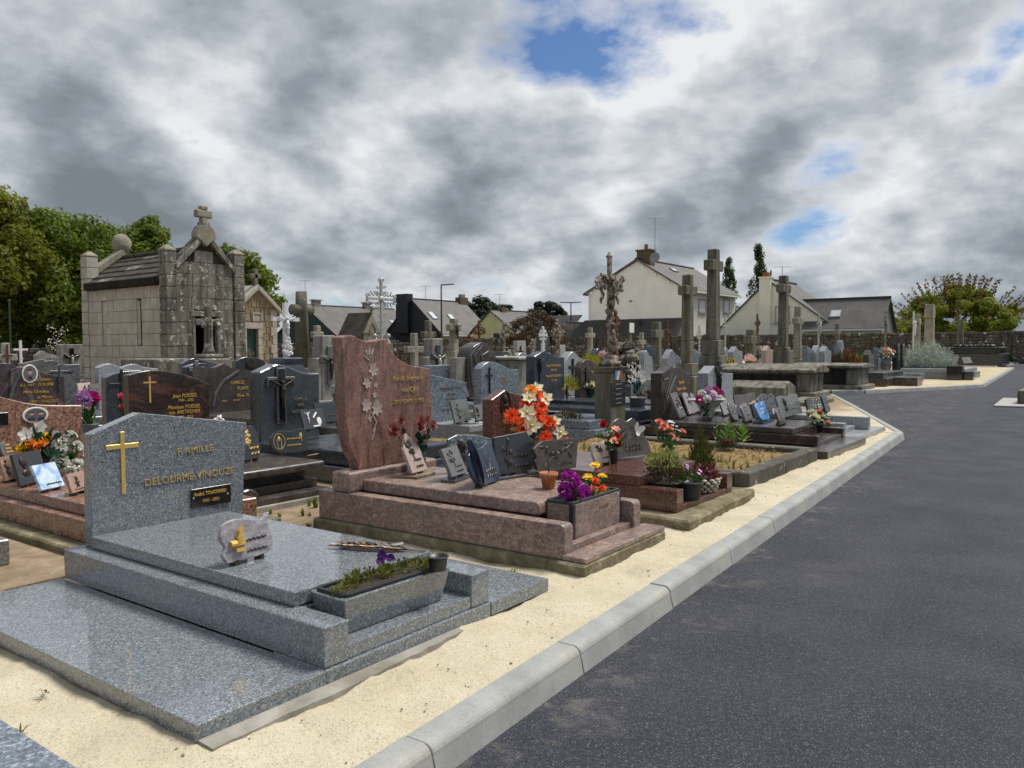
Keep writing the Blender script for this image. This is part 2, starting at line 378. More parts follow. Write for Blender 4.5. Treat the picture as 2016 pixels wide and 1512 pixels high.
k = NB('iron_redrust', 0.8, 0.2); k.col(k.ramp(k.noise(14, 7, 0.7), [(0.35, (0.055, 0.028, 0.018)), (0.7, (0.16, 0.085, 0.05))]))
# cement, stone, ground
k = NB('concrete', 0.9, 0.2); c = k.ramp(k.noise(6, 8, 0.65), [(0.3, (0.2, 0.19, 0.165)), (0.7, (0.36, 0.345, 0.305))]); c = k.mix(k.ramp(k.noise(2.3, 6), [(0.5, 0.0), (0.68, 0.6)]), c, (0.13, 0.11, 0.075)); k.col(c); k.bump(k.noise(70, 6), 0.35, 0.01)
k = NB('concrete_mossy', 0.95, 0.1); c = k.ramp(k.noise(9, 8, 0.7), [(0.3, (0.09, 0.077, 0.045)), (0.55, (0.2, 0.175, 0.115)), (0.75, (0.36, 0.325, 0.235))]); c = k.mix(k.ramp(k.noise(22, 5, 0.6), [(0.62, 0.0), (0.68, 0.7)]), c, (0.3, 0.29, 0.25)); k.col(c); k.bump(k.noise(50, 7), 0.6, 0.012)
k = NB('concrete_pale', 0.9, 0.2); k.col(k.ramp(k.noise(7, 8, 0.65), [(0.3, (0.27, 0.265, 0.25)), (0.7, (0.42, 0.415, 0.395))])); k.bump(k.noise(90, 5), 0.2, 0.006)
k = NB('concrete_kerb', 0.85, 0.25); c = k.ramp(k.noise(4, 8, 0.6), [(0.3, (0.245, 0.255, 0.25)), (0.7, (0.36, 0.37, 0.36))]); c = k.mix(0.25, c, k.ramp(k.noise(160, 3), [(0.3, 0.1), (0.7, 0.6)]), 'OVERLAY'); c = k.mix(k.ramp(k.noise(1.7, 7, 0.7), [(0.58, 0.0), (0.72, 0.4)]), c, (0.46, 0.42, 0.32)); c = k.mix(k.ramp(k.noise(9, 6, 0.7, 0.5), [(0.62, 0.0), (0.72, 0.3)]), c, (0.17, 0.17, 0.16)); k.col(c); k.bump(k.noise(150, 4), 0.12, 0.004)
k = NB('cement_grey', 0.9, 0.2); c = k.ramp(k.noise(7, 7, 0.65), [(0.3, (0.17, 0.165, 0.15)), (0.7, (0.33, 0.32, 0.295))]); c = k.mix(k.ramp(k.noise(2.5, 6, 0.6, 0.2, k.map((2, 2, 0.4))), [(0.48, 0.0), (0.66, 0.65)]), c, (0.05, 0.045, 0.035)); k.col(c); k.bump(k.noise(60, 6), 0.3, 0.01)
oldstone('stone_cross', (0.2, 0.19, 0.155), (0.05, 0.046, 0.038), (0.36, 0.35, 0.29), 0.9, 10, 0.63, 0.75, (0.12, 0.115, 0.055))
oldstone('stone_cross_pale', (0.34, 0.32, 0.265), (0.13, 0.118, 0.095), (0.42, 0.41, 0.35), 0.9, 10, 0.64, 0.5, (0.2, 0.19, 0.115))
oldstone('stone_tomb', (0.23, 0.22, 0.185), (0.035, 0.033, 0.028), (0.34, 0.34, 0.3), 0.92, 9, 0.66, 0.8, (0.13, 0.125, 0.085))
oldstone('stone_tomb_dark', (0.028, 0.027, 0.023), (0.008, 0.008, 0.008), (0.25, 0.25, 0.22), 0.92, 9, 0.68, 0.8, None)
oldstone('ashlar', (0.5, 0.47, 0.405), (0.24, 0.215, 0.18), (0.5, 0.48, 0.42), 0.92, 7, 0.72, 0.4, None, 0.25)
oldstone('ashlar_lichen', (0.21, 0.2, 0.175), (0.05, 0.045, 0.039), (0.5, 0.49, 0.44), 0.92, 7.0, 0.57, 0.8, None, 0.3)
oldstone('border_stone', (0.12, 0.11, 0.095), (0.04, 0.037, 0.032), (0.62, 0.61, 0.55), 0.92, 11, 0.62, 0.5, None, 0.6)
oldstone('rubble', (0.33, 0.27, 0.18), (0.16, 0.13, 0.09), (0.45, 0.42, 0.34), 0.95, 6, 0.66, 0.3, None, 0.6)
oldstone('rubble_wall', (0.125, 0.112, 0.095), (0.018, 0.017, 0.015), (0.5, 0.49, 0.46), 0.95, 2.4, 0.585, 0.75, None, 0.9)
plain('mortar_dark', (0.05, 0.044, 0.036), 0.95, 0.4, 3, bump=0.6, bscale=12)
plain('mortar_pale', (0.3, 0.26, 0.2), 0.95, 0.2, 8)
plain('joint_dark', (0.045, 0.04, 0.033), 0.95, 0.3, 8)
plain('dressed_stone', (0.38, 0.35, 0.3), 0.9, 0.2, 7, bump=0.3)
k = NB('asphalt', 0.85, 0.35)
sp = k.sep(k.voro(230)); c = k.ramp(sp, [(0.0, (0.01, 0.011, 0.017)), (0.6, (0.026, 0.029, 0.041)), (0.93, (0.056, 0.06, 0.077)), (1.0, (0.15, 0.15, 0.155))])
c = k.mix(k.ramp(k.noise(0.35, 5, 0.55), [(0.3, 0.0), (0.75, 0.35)]), c, (0.04, 0.044, 0.06))
pat = k.noise(1.5, 9, 0.7, 0.5); c = k.mix(k.ramp(pat, [(0.68, 0.0), (0.78, 0.12)]), c, (0.15, 0.14, 0.12))
X, Y, Z = k.xyz(); dk = k.math('SUBTRACT', k.math('ADD', k.math('MULTIPLY', X, 0.063), 1.52), Y)
dust = k.math('MULTIPLY', k.ramp(dk, [(0.0, 1.0), (0.35, 0.25), (0.9, 0.0)]), k.ramp(k.noise(4.5, 9, 0.75, 0.3), [(0.53, 0.0), (0.75, 0.6)])); c = k.mix(dust, c, (0.26, 0.235, 0.18)); k.col(c)
k.rough(k.ramp(k.noise(2.0, 6), [(0.3, 0.75), (0.7, 0.95)])); k.bump(k.math('ADD', k.voro(120, None, 'F1', 'Distance'), k.noise(6, 4)), 0.5, 0.008)
k = NB('asphalt_old', 0.9, 0.3); k.col(k.ramp(k.noise(60, 5), [(0.3, (0.05, 0.047, 0.043)), (0.7, (0.11, 0.105, 0.098))]))
k = NB('sand', 0.95, 0.15)
X, Y, Z = k.xyz()
c = k.ramp(k.noise(2.2, 9, 0.65), [(0.28, (0.44, 0.385, 0.275)), (0.5, (0.53, 0.475, 0.35)), (0.75, (0.6, 0.55, 0.43))])
c = k.mix(k.ramp(k.sep(k.voro(170)), [(0.0, 0.55), (0.12, 0.0)]), c, (0.2, 0.15, 0.085))
c = k.mix(0.45, c, k.ramp(k.noise(240, 3), [(0.25, 0.2), (0.75, 0.75)]), 'OVERLAY')
brown = k.ramp(k.noise(5.5, 9, 0.7), [(0.3, (0.17, 0.125, 0.08)), (0.55, (0.28, 0.215, 0.145)), (0.75, (0.38, 0.31, 0.22))])
edge = k.math('ADD', Y, k.math('MULTIPLY', k.noise(1.6, 6, 0.6), 2.2))
c = k.mix(k.ramp(k.math('MULTIPLY', k.math('SUBTRACT', edge, 4.6), 0.9), [(0.0, 0.0), (1.0, 1.0)]), c, brown)
c = k.mix(k.ramp(k.noise(1.1, 7, 0.6, 0.2, k.map((1, 1, 1), (0, 0, 0), (7, 3, 0))), [(0.62, 0.0), (0.74, 0.45)]), c, brown)
k.col(c); k.bump(k.math('ADD', k.math('MULTIPLY', k.noise(5.5, 6, 0.6, 0.3), 3.0), k.noise(60, 5, 0.7)), 0.55, 0.018)
k = NB('sand_far', 0.95, 0.15); k.col(k.ramp(k.noise(1.6, 9, 0.65), [(0.3, (0.3, 0.24, 0.155)), (0.6, (0.5, 0.43, 0.3))])); k.bump(k.noise(12, 6, 0.6), 0.4, 0.02)
k = NB('field', 0.95, 0.1); k.col(k.ramp(k.noise(0.4, 8), [(0.3, (0.03, 0.05, 0.015)), (0.7, (0.075, 0.1, 0.03))]))
k = NB('dry_turf', 0.95, 0.1); k.col(k.ramp(k.noise(9, 8, 0.7), [(0.3, (0.1, 0.075, 0.03)), (0.5, (0.26, 0.18, 0.085)), (0.72, (0.36, 0.27, 0.14))])); k.bump(k.noise(50, 8, 0.7), 0.9, 0.03)
plain('soil', (0.035, 0.025, 0.017), 0.95, 0.4, 60, bump=0.8, bscale=90)
plain('pebble', (0.22, 0.19, 0.15), 0.8, 0.5, 30)
# houses
plain('render_grey', (0.79, 0.785, 0.765), 0.95, 0.07, 0.9)
plain('render_white', (0.68, 0.66, 0.61), 0.95, 0.06, 0.9)
plain('render_cream', (0.74, 0.72, 0.62), 0.95, 0.07, 0.9)
plain('render_yellow', (0.68, 0.6, 0.34), 0.95, 0.06, 0.9)
plain('cladding_green', (0.012, 0.03, 0.033), 0.6, 0.2, 2)
plain('cladding_navy', (0.009, 0.011, 0.018), 0.6, 0.2, 2)
for nm, a in (('slate', 0.075), ('slate_dark', 0.032)):
    k = NB(nm, 0.6, 0.4); c = k.ramp(k.noise(0.9, 8, 0.65, 0, k.map((1, 1, 0.35))), [(0.3, (a * 0.8, a * 0.78, a * 0.76)), (0.7, (a * 1.7, a * 1.6, a * 1.5))])
    br = k.n('ShaderNodeTexBrick'); br.inputs['Scale'].default_value = 3.2; br.inputs['Color1'].default_value = (0.55, 0.55, 0.55, 1); br.inputs['Color2'].default_value = (0.42, 0.42, 0.42, 1); br.inputs['Mortar'].default_value = (0.25, 0.25, 0.25, 1)
    k.l(k.map((1, 1, 1), (pi / 2, 0, 0)), br.inputs['Vector']); c = k.mix(0.6, c, br.outputs[0], 'OVERLAY')
    c = k.mix(k.ramp(k.noise(2.8, 7), [(0.64, 0.0), (0.7, 0.5)]), c, (0.16, 0.15, 0.11)); k.col(c)
plain('stone_roof', (0.05, 0.044, 0.036), 0.95, 0.5, 4)
plain('shutter_white', (0.66, 0.67, 0.7), 0.5, 0.05)
plain('window_glass', (0.5, 0.54, 0.56), 0.08, 0.2, 2)
plain('dark_glass', (0.02, 0.022, 0.025), 0.1, 0.2, 2)
plain('brick_red', (0.22, 0.075, 0.04), 0.8, 0.3, 12)
plain('brick_brown', (0.11, 0.075, 0.05), 0.85, 0.3, 12)
plain('black_paint_and_shade', (0.01, 0.01, 0.012), 0.5, 0.2, 12)
plain('green_paint', (0.004, 0.055, 0.035), 0.5, 0.15, 8)
plain('green_pole', (0.01, 0.05, 0.02), 0.5, 0.15, 8)
plain('zinc', (0.2, 0.22, 0.24), 0.5, 0.15, 5)
# pots, flowers, leaves
plain('plastic_black', (0.014, 0.015, 0.018), 0.42, 0.2, 30)
plain('plastic_slate', (0.025, 0.032, 0.037), 0.45, 0.2, 30)
k = NB('terracotta', 0.8, 0.3); k.col(k.ramp(k.noise(9, 7), [(0.3, (0.36, 0.13, 0.05)), (0.7, (0.52, 0.23, 0.11))]))
plain('glaze_navy', (0.006, 0.01, 0.03), 0.08, 0.3, 12)
plain('glaze_celadon', (0.2, 0.27, 0.25), 0.25, 0.2, 12)
plain('wicker', (0.4, 0.36, 0.29), 0.75, 0.25, 40)
plain('vase_grey', (0.1, 0.11, 0.115), 0.5, 0.2, 18)
plain('vase_teal', (0.01, 0.075, 0.085), 0.3, 0.2, 18)
for nm, a, b in (('orange_red', (0.75, 0.05, 0.012), (0.9, 0.16, 0.03)), ('orange', (0.85, 0.26, 0.02), (0.9, 0.36, 0.04)), ('yellow', (0.85, 0.52, 0.01), (0.9, 0.66, 0.05)),
                 ('cream', (0.72, 0.66, 0.4), (0.82, 0.8, 0.62)), ('petal_white', (0.74, 0.73, 0.66), (0.82, 0.82, 0.78)), ('magenta', (0.3, 0.012, 0.27), (0.5, 0.05, 0.46)),
                 ('lilac', (0.42, 0.2, 0.45), (0.6, 0.36, 0.6)), ('dusky_rose', (0.22, 0.055, 0.05), (0.46, 0.19, 0.165)), ('crimson', (0.35, 0.01, 0.015), (0.5, 0.03, 0.03)),
                 ('coral', (0.75, 0.2, 0.13), (0.85, 0.4, 0.3)), ('tulip_pink', (0.7, 0.05, 0.1), (0.8, 0.25, 0.25)), ('violet', (0.035, 0.004, 0.09), (0.09, 0.015, 0.17)),
                 ('fuchsia', (0.42, 0.01, 0.16), (0.6, 0.04, 0.28)), ('pale_blue', (0.5, 0.6, 0.68), (0.65, 0.72, 0.78)), ('maroon_leaf', (0.07, 0.012, 0.012), (0.19, 0.04, 0.035)), ('photinia', (0.1, 0.018, 0.014), (0.3, 0.075, 0.05)), ('wine_cabbage', (0.14, 0.015, 0.04), (0.3, 0.05, 0.1))):
    leafmat(nm, a, b, 0.6, 40, 0.22)
leafmat('leaf_tree', (0.06, 0.1, 0.01), (0.2, 0.255, 0.03), 0.5, 0.5, 0.55)
leafmat('leaf_tree_yellow', (0.09, 0.115, 0.012), (0.25, 0.265, 0.03), 0.5, 0.5, 0.55)
leafmat('leaf_cherry', (0.12, 0.155, 0.012), (0.33, 0.35, 0.04), 0.5, 0.6, 0.55)
leafmat('leaf_bronze', (0.1, 0.06, 0.02), (0.2, 0.14, 0.04), 0.5, 0.8, 0.3)
leafmat('leaf_pine', (0.008, 0.02, 0.008), (0.03, 0.05, 0.02), 0.6, 0.5, 0.1)
leafmat('leaf_poplar', (0.05, 0.075, 0.02), (0.14, 0.18, 0.06), 0.5, 0.6, 0.45)
leafmat('leaf_shrub_brown', (0.03, 0.022, 0.01), (0.1, 0.055, 0.028), 0.6, 0.9, 0.2)
leafmat('leaf_silver', (0.24, 0.28, 0.23), (0.48, 0.53, 0.46), 0.7, 6, 0.25)
leafmat('leaf_green', (0.02, 0.07, 0.012), (0.06, 0.15, 0.03), 0.5, 25, 0.25)
leafmat('leaf_bright', (0.07, 0.16, 0.015), (0.19, 0.3, 0.05), 0.5, 25, 0.35)
leafmat('leaf_yellowgreen', (0.15, 0.19, 0.03), (0.36, 0.38, 0.12), 0.6, 25, 0.35)
leafmat('leaf_conifer', (0.035, 0.05, 0.01), (0.11, 0.115, 0.025), 0.6, 12, 0.25)
leafmat('leaf_gold', (0.2, 0.2, 0.01), (0.4, 0.36, 0.03), 0.6, 12, 0.3)
leafmat('leaf_dark', (0.008, 0.03, 0.018), (0.02, 0.065, 0.035), 0.4, 25, 0.15)
leafmat('leaf_heather', (0.14, 0.1, 0.06), (0.36, 0.29, 0.2), 0.8, 35, 0.2)
leafmat('leaf_heather_dark', (0.05, 0.042, 0.018), (0.14, 0.11, 0.05), 0.8, 35, 0.2)
leafmat('leaf_pansy', (0.06, 0.1, 0.012), (0.21, 0.19, 0.045), 0.6, 35, 0.3)
leafmat('grass_blade', (0.06, 0.1, 0.015), (0.2, 0.22, 0.05), 0.7, 9, 0.3)
leafmat('grass_dry', (0.2, 0.14, 0.06), (0.42, 0.31, 0.16), 0.8, 9, 0.3)
plain('bark', (0.035, 0.026, 0.018), 0.95, 0.4, 5, bump=0.8, bscale=9)
plain('twig', (0.05, 0.032, 0.022), 0.9, 0.3, 12)
plain('stem_green', (0.05, 0.12, 0.04), 0.5, 0.2, 12)
plain('skin_print', (0.42, 0.28, 0.22), 0.4, 0.3, 30)
k = NB('flag_print', 0.35, 0.5); X, Y, Z = k.xyz(); s_ = k.math('ADD', k.math('MULTIPLY', X, 4.6), k.math('MULTIPLY', Z, -1.6))
k.col(k.mix(k.ramp(k.noise(25, 5), [(0.5, 0.0), (0.8, 0.35)]), k.ramp(k.math('ADD', s_, 0.5), [(0.0, (0.13, 0.3, 0.5)), (0.36, (0.13, 0.3, 0.5)), (0.4, (0.62, 0.6, 0.56)), (0.6, (0.62, 0.6, 0.56)), (0.64, (0.4, 0.07, 0.06)), (1.0, (0.4, 0.07, 0.06))]), (0.3, 0.28, 0.25)))
k = NB('book_print', 0.3, 0.5); k.col(k.ramp(k.noise(9, 5, 0.6, 0.6), [(0.35, (0.16, 0.33, 0.62)), (0.5, (0.5, 0.63, 0.78)), (0.65, (0.72, 0.75, 0.78))]))
# ================================================================ THE SETTING
RZ = -0.10                                          # asphalt level, the sand beds lie at 0
struct('ground', MB().prism_z([(-300, -300), (1200, -300), (1200, 1200), (-300, 1200)], -2.0, RZ - 0.012), 'field')
g = MB(); g.add([(-30, -40, RZ), (66, -40, RZ), (66, 12, RZ), (-30, 12, RZ)], [(0, 1, 2, 3)])
g.add([(18.0, 12, RZ), (24.5, 12, RZ), (24.5, 60, RZ), (18.0, 60, RZ)], [(0, 1, 2, 3)])
struct('road', g, 'asphalt')
# kerb lines (back edge of the kerb)
K1 = [(-6.0, 1.29), (12.58, 2.46), (18.45, 4.62), (21.3, 5.72), (21.6, 9.0)]
K2 = [(23.1, 9.0), (23.2, 6.2), (23.75, 5.50), (29.1, 3.28), (51.0, 4.25), (51.6, 5.2)]
K3 = [(53.2, 6.4), (53.4, 5.35), (66.0, 5.2)]
rnd = random.Random(3)
def bed(name, poly):
    struct(name, MB().prism_z(poly, RZ - 0.02, 0.0), 'sand_far' if poly[0][0] > 20 else 'sand')
# near bed: a gently trodden sheet in front of the graves, plain slabs behind
def sand_grid(x0, x1, n, m, y1):
    b = MB()
    from mathutils import noise as mn
    for j in range(m + 1):
        for i in range(n + 1):
            x = x0 + (x1 - x0) * i / n; yk = 1.29 + (x + 6.0) * (2.46 - 1.29) / 18.58 - 0.02
            y = yk + (y1 - yk) * j / m
            h = 0.018 * mn.noise((x * 3.1, y * 3.1, 0)) + 0.012 * mn.noise((x * 8, y * 8, 2)) + 0.006 * mn.noise((x * 19, y * 19, 5))
            edge = min(1, j / 4.0)
            b.v.append((x, y, (h - 0.004) * edge - (0.0 if j else 0.004)))
    for j in range(m):
        for i in range(n):
            a = j * (n + 1) + i; b.f.append((a, a + 1, a + n + 2, a + n + 1))
    return b
struct('sand_bed', sand_grid(-6, 12.45, 420, 40, 4.6), 'sand', smooth=True)
bed('sand_bed', [(-6, 4.6), (12.45, 4.6), (12.45, 2.46), (12.58, 2.46), (18.45, 4.62), (21.3, 5.72), (21.6, 9.0), (21.6, 75), (-40, 75), (-40, 4.6)])
bed('sand_bed', [(23.2, 75), (23.1, 9.0), (23.2, 6.2), (23.75, 5.50), (29.1, 3.28), (51.0, 4.25), (51.6, 5.2), (51.6, 75)])
bed('sand_bed', [(53.2, 75), (53.2, 6.4), (53.4, 5.35), (66.0, 5.2), (66.0, 75)])
# kerbs: separate one-metre concrete blocks with a rounded nose
kerb_mesh = {}
def kerb_block_mesh(L, wdt=0.118):
    key = (round(L, 3), wdt)
    if key not in kerb_mesh:
        r = 0.038; pr = [(0.0, RZ - 0.03), (-wdt, RZ - 0.03), (-wdt - 0.012, RZ), (-wdt + 0.004, -0.028)]
        for q in range(0, 6):
            a = pi - q * (pi / 2) / 5; pr.append((-wdt + 0.004 + r + r * cos(a), -0.028 + r * sin(a)))
        pr.append((0.0, 0.011))
        b = MB().prism_x(list(reversed(pr)), 0.003, L - 0.003)
        kerb_mesh[key] = b.mesh('kerb_block', 0.003); kerb_mesh[key].materials.append(MAT['concrete_kerb'])
    return kerb_mesh[key]
def kerb(line, label):
    t = bpy.data.objects.new('kerb', None); C.objects.link(t); t["kind"] = "structure"; t["label"] = label
    for (xa, ya), (xb, yb) in zip(line, line[1:]):
        d = Vector((xb - xa, yb - ya)); L = d.length; n = max(1, round(L)); s = L / n
        for i in range(n):
            o = obj('kerb_block', kerb_block_mesh(s), None, t, loc=(xa + d.x * i / n, ya + d.y * i / n, rnd.uniform(-0.003, 0.003)), rot=(0, 0, atan2(d.y, d.x)))
kerb(K1, 'grey concrete kerb along the nearest sand bed and its pointed corner')
kerb(K2, 'grey concrete kerb round the sand bed across the side path')
kerb(K3, 'far concrete kerb below the black raised tomb')
# loose pebbles, soil crumbs and grass on the sand
pb = MB(); rp = random.Random(8)
for i in range(230):
    x = rp.uniform(-0.5, 12); yk = 1.30 + (x + 6) * 0.063; y = yk + abs(rp.gauss(0, 0.5)) + 0.02
    if y > 3.2: continue
    r = rp.uniform(0.002, 0.006); pb.ball((x, y, r * 0.5), (r, r * rp.uniform(0.7, 1.3), r * 0.7), 5, 4, 0.2, rp)
tag(stuff(obj('pebbles', pb, 'pebble')), 'small loose pebbles scattered over the pale sand beside the kerb', 'pebbles')
gt = MB(); rg = random.Random(4)
def tuft(b, x, y, n, h, sp, z=0.0, r=rg):
    for _ in range(n):
        a = r.uniform(0, 2 * pi); q = r.uniform(0.2, 1) * sp; hh = h * r.uniform(0.5, 1.1); wd = 0.0035 + 0.03 * h * 0.3
        bx, by = x + r.uniform(-1, 1) * sp * 0.3, y + r.uniform(-1, 1) * sp * 0.3
        tx, ty = bx + cos(a) * q, by + sin(a) * q; px_, py_ = -sin(a) * wd, cos(a) * wd
        mx_, my_ = (bx * 0.6 + tx * 0.4), (by * 0.6 + ty * 0.4)
        b.add([(bx - px_, by - py_, z), (bx + px_, by + py_, z), (mx_ + px_ * 0.8, my_ + py_ * 0.8, z + hh * 0.65), (mx_ - px_ * 0.8, my_ - py_ * 0.8, z + hh * 0.65), (tx, ty, z + hh)], [(0, 1, 2, 3), (3, 2, 4)])
for i in range(130):
    x = rg.uniform(0.2, 11); y = rg.choice([rg.uniform(4.35, 5.1), rg.uniform(4.35, 5.1), rg.uniform(7.2, 8.0)])
    tuft(gt, x, y, rg.randint(6, 16), rg.uniform(0.03, 0.09), 0.04)
for px, py, n, h in ((870, 0, 0, 0), (330, 1345, 4, 0.015), (90, 1365, 8, 0.025), (250, 1395, 5, 0.02), (620, 1000, 26, 0.1), (640, 990, 18, 0.07), (485, 1105, 10, 0.04), (1010, 1128, 14, 0.03), (30, 1445, 7, 0.03)):
    if n: q = G(px, py); tuft(gt, q.x, q.y, n, h, 0.05)
tag(stuff(obj('grass_tufts', gt, 'grass_blade')), 'small grass tufts sprouting from the sand between the graves', 'grass')
# spilt sand and scraped marks lie on the road as material; a scrap of white paper does not
q = G(1090, 1363, RZ); pp = MB()
for i in range(5):
    a0 = 0.6 + i * 0.55; pp.add([(0.016 * cos(a0), 0.016 * sin(a0), 0.002), (0.026 * cos(a0), 0.026 * sin(a0), 0.006), (0.026 * cos(a0 + 0.55), 0.026 * sin(a0 + 0.55), 0.006), (0.016 * cos(a0 + 0.55), 0.016 * sin(a0 + 0.55), 0.003)], [(0, 1, 2, 3)])
tag(obj('paper_scrap', pp, 'chalk_white', loc=q + Vector((0, 0, 0.002))), 'tiny curled white scrap lying on the asphalt beside the kerb', 'litter')
# small pale slab and stone block at the right edge
t = thing('grave_plot', 'pale concrete slab with a weathered stone block at the road edge', 'grave', (20.2, 0.0, RZ))
obj('slab', MB().prism_z([(0.0, 2.0), (3.0, 2.1), (3.0, -1.0), (0.3, -1.0)], 0.004, 0.035), 'concrete_pale', t, 0.01)
b = MB().box(0.75, -0.9, 0.035, 2.4, 1.62, 0.33); obj('block', b, 'stone_tomb', t, 0.02, 2)

# ---------------------------------------------------------------- boundary walls of rubble stone
def stone_wall(label, p0, p1, h, th=0.45, n=900, seed=1, mats=('rubble_wall',)):
    d = Vector((p1[0] - p0[0], p1[1] - p0[1])); L = d.length; r = random.Random(seed)
    t = thing('stone_wall', label, 'wall', (p0[0], p0[1], 0), atan2(d.y, d.x))
    obj('wall_core', MB().box(0, 0.0, -0.3, L, th, h - 0.05), 'mortar_dark', t)
    s = MB(); nc = max(5, int(h / 0.19)); hh = h / nc
    for j in range(nc):
        x = r.uniform(-0.2, 0.0)
        while x < L:
            wd = r.uniform(0.22, 0.62) * (1.0 if L < 60 else 1.25); z0 = j * hh + r.uniform(-0.02, 0.02); z1 = z0 + hh * r.uniform(0.85, 1.02); o = r.uniform(0.015, 0.07)
            if j == nc - 1: z1 += r.uniform(-0.03, 0.1); o += 0.04
            a, c_ = x + 0.01, x + wd - 0.012; i_ = 0.02
            s.add([(a, 0.02, z0), (c_, 0.02, z0), (c_, 0.02, z1), (a, 0.02, z1), (a + i_, -o, z0 + i_), (c_ - i_, -o, z0 + i_), (c_ - i_ - r.uniform(0, .03), -o * r.uniform(.6, 1), z1 - i_), (a + i_, -o, z1 - i_)],
                  [(4, 5, 6, 7), (0, 1, 5, 4), (1, 2, 6, 5), (2, 3, 7, 6), (3, 0, 4, 7)])
            if j == nc - 1: s.box(a, 0.0, z0 + 0.02, c_, th, z1 - 0.03)
            x += wd
    stuff(obj('wall_stone', s, 'rubble_wall', t)); return t
WX = 66.4
stone_wall('long dark rubble wall with lichened capstones in front of the houses', (WX, 62), (WX, 1.0), 2.15, seed=2)
stone_wall('low rubble wall under the big trees left of the stone chapel', (14, 52), (46, 28.0), 1.25, seed=5)
stone_wall('rubble wall in front of the slate roofed and yellow houses', (40, 78), (WX + 8, 55), 1.75, seed=7)

# ---------------------------------------------------------------- stone laying
block_cache = {}
def block_mesh(L, hgt, dep, mat, cham=0.006):
    key = (round(L / 0.02), round(hgt, 3), dep, mat)
    if key not in block_cache:
        L = round(L / 0.02) * 0.02; c_ = cham
        b = MB().add([(0, dep, 0), (L, dep, 0), (L, dep, hgt), (0, dep, hgt), (0, c_, 0), (L, c_, 0), (L, c_, hgt), (0, c_, hgt), (c_, 0, c_), (L - c_, 0, c_), (L - c_, 0, hgt - c_), (c_, 0, hgt - c_)],
                     [(8, 9, 10, 11), (4, 5, 9, 8), (5, 6, 10, 9), (6, 7, 11, 10), (7, 4, 8, 11), (0, 1, 5, 4), (1, 2, 6, 5), (2, 3, 7, 6), (3, 0, 4, 7)])
        block_cache[key] = b.mesh('stone_block'); block_cache[key].materials.append(MAT[mat])
    return block_cache[key]
def lay(parent, org, ang, L, hc, nc, openings=(), top=None, mat='ashlar', lens=(0.36, 0.62), r=random.Random(2), gap=0.008, dep=0.1, z0=0.0, name='stone_block'):
    """courses of blocks along local x from org, turned by ang about z; openings (a0,a1,z0,z1); top(x) limits height"""
    for j in range(nc):
        z = z0 + j * hc; x = -r.uniform(0, lens[0] * 0.6) * (j % 2)
        segs = [(0.0, L)]
        for a0, a1, o0, o1 in openings:
            if o0 < z + hc * 0.6 and o1 > z + hc * 0.4:
                ns = []
                for s0, s1 in segs:
                    if a0 > s0 + 0.03: ns.append((s0, min(a0, s1)))
                    if a1 < s1 - 0.03: ns.append((max(a1, s0), s1))
                segs = ns
        for s0, s1 in segs:
            x = s0
            while x < s1 - 0.02:
                wd = r.uniform(*lens)
                if s1 - x - wd < lens[0] * 0.6: wd = s1 - x
                mid = x + wd / 2; hz = hc
                if top is not None:
                    lim = min(top(x), top(x + wd))
                    hz = min(hc, lim - z)
                    if hz < 0.06: x += wd; continue
                pr_ = r.uniform(0.0, 0.012)
                obj(name, block_mesh(wd - gap, hz - gap, dep, mat), None, parent,
                    loc=(org[0] + cos(ang) * (x + gap / 2) + sin(ang) * pr_, org[1] + sin(ang) * (x + gap / 2) - cos(ang) * pr_, z + gap / 2), rot=(0, 0, ang))
                x += wd

# ---------------------------------------------------------------- large granite chapel
cx0, cy0 = 12.15, 20.68; CW, CL = 2.42, 4.7
ch = thing('funeral_chapel', 'tall lichen grey granite funeral chapel with gable cross and pillars', 'chapel', (cx0, cy0, 0))
hc = 0.333; EV = 3.06
# hollow core: walls round a dark chamber, door in the front
wl = obj('wall', MB().box(0.06, 0.3, 0, 0.3, CL, EV).box(CW - 0.3, 0.06, 0, CW, CL, EV).box(0.3, CL - 0.25, 0, CW - 0.3, CL, EV).box(0.06, 0.06, 0, 0.80, 0.3, EV).box(1.56, 0.06, 0, CW - 0.3, 0.3, EV)
         .box(0.80, 0.06, 2.15, 1.56, 0.3, EV).prism_y([(0.06, EV), (CW - 0.02, EV), (CW - 0.02, EV + 0.42), (CW / 2 + 0.1, EV + 1.28), (CW / 2 - 0.1, EV + 1.28), (0.06, EV + 0.42)], 0.06, 0.3)
         .box(0.3, 0.3, EV - 0.06, CW - 0.3, CL - 0.2, EV), 'joint_dark', ch)
gtop = lambda x: EV + 0.42 + 0.9 * (1 - abs(x - CW / 2) / (CW / 2)) - 0.02
lay(wl, (0.0, 0.0), 0, CW, hc, 13, [(0.80, 1.56, 0, 2.15), (-0.1, 0.30, 0, 9), (CW - 0.34, CW + 0.1, 0, 9)], top=gtop, mat='ashlar_lichen', lens=(0.3, 0.6), r=random.Random(4))
lay(wl, (0.0, CL), -pi / 2, CL, hc, 9, [(-0.1, 0.42, 0, 9), (1.18, 1.45, 1.33, 2.66), (3.16, 3.42, 1.33, 2.7), (CL - 0.34, CL + .1, 0, 9)], mat='ashlar', r=random.Random(6))
for a, op in ((1.18, 0), (3.16, 1)):      # two arrow slits, one blind; the open one's inner shade is a black panel
    fr = obj('window', MB().box(0.035 if not op else 0.05, CL - a - 0.268, 1.35, 0.12, CL - a - .002, 2.65), 'ashlar' if not op else 'black_paint_and_shade', wl)
    if op:
        obj('reveal', MB().box(0.02, CL - a - 0.13, 1.36, 0.049, CL - a - 0.003, 2.6), 'ashlar', fr)
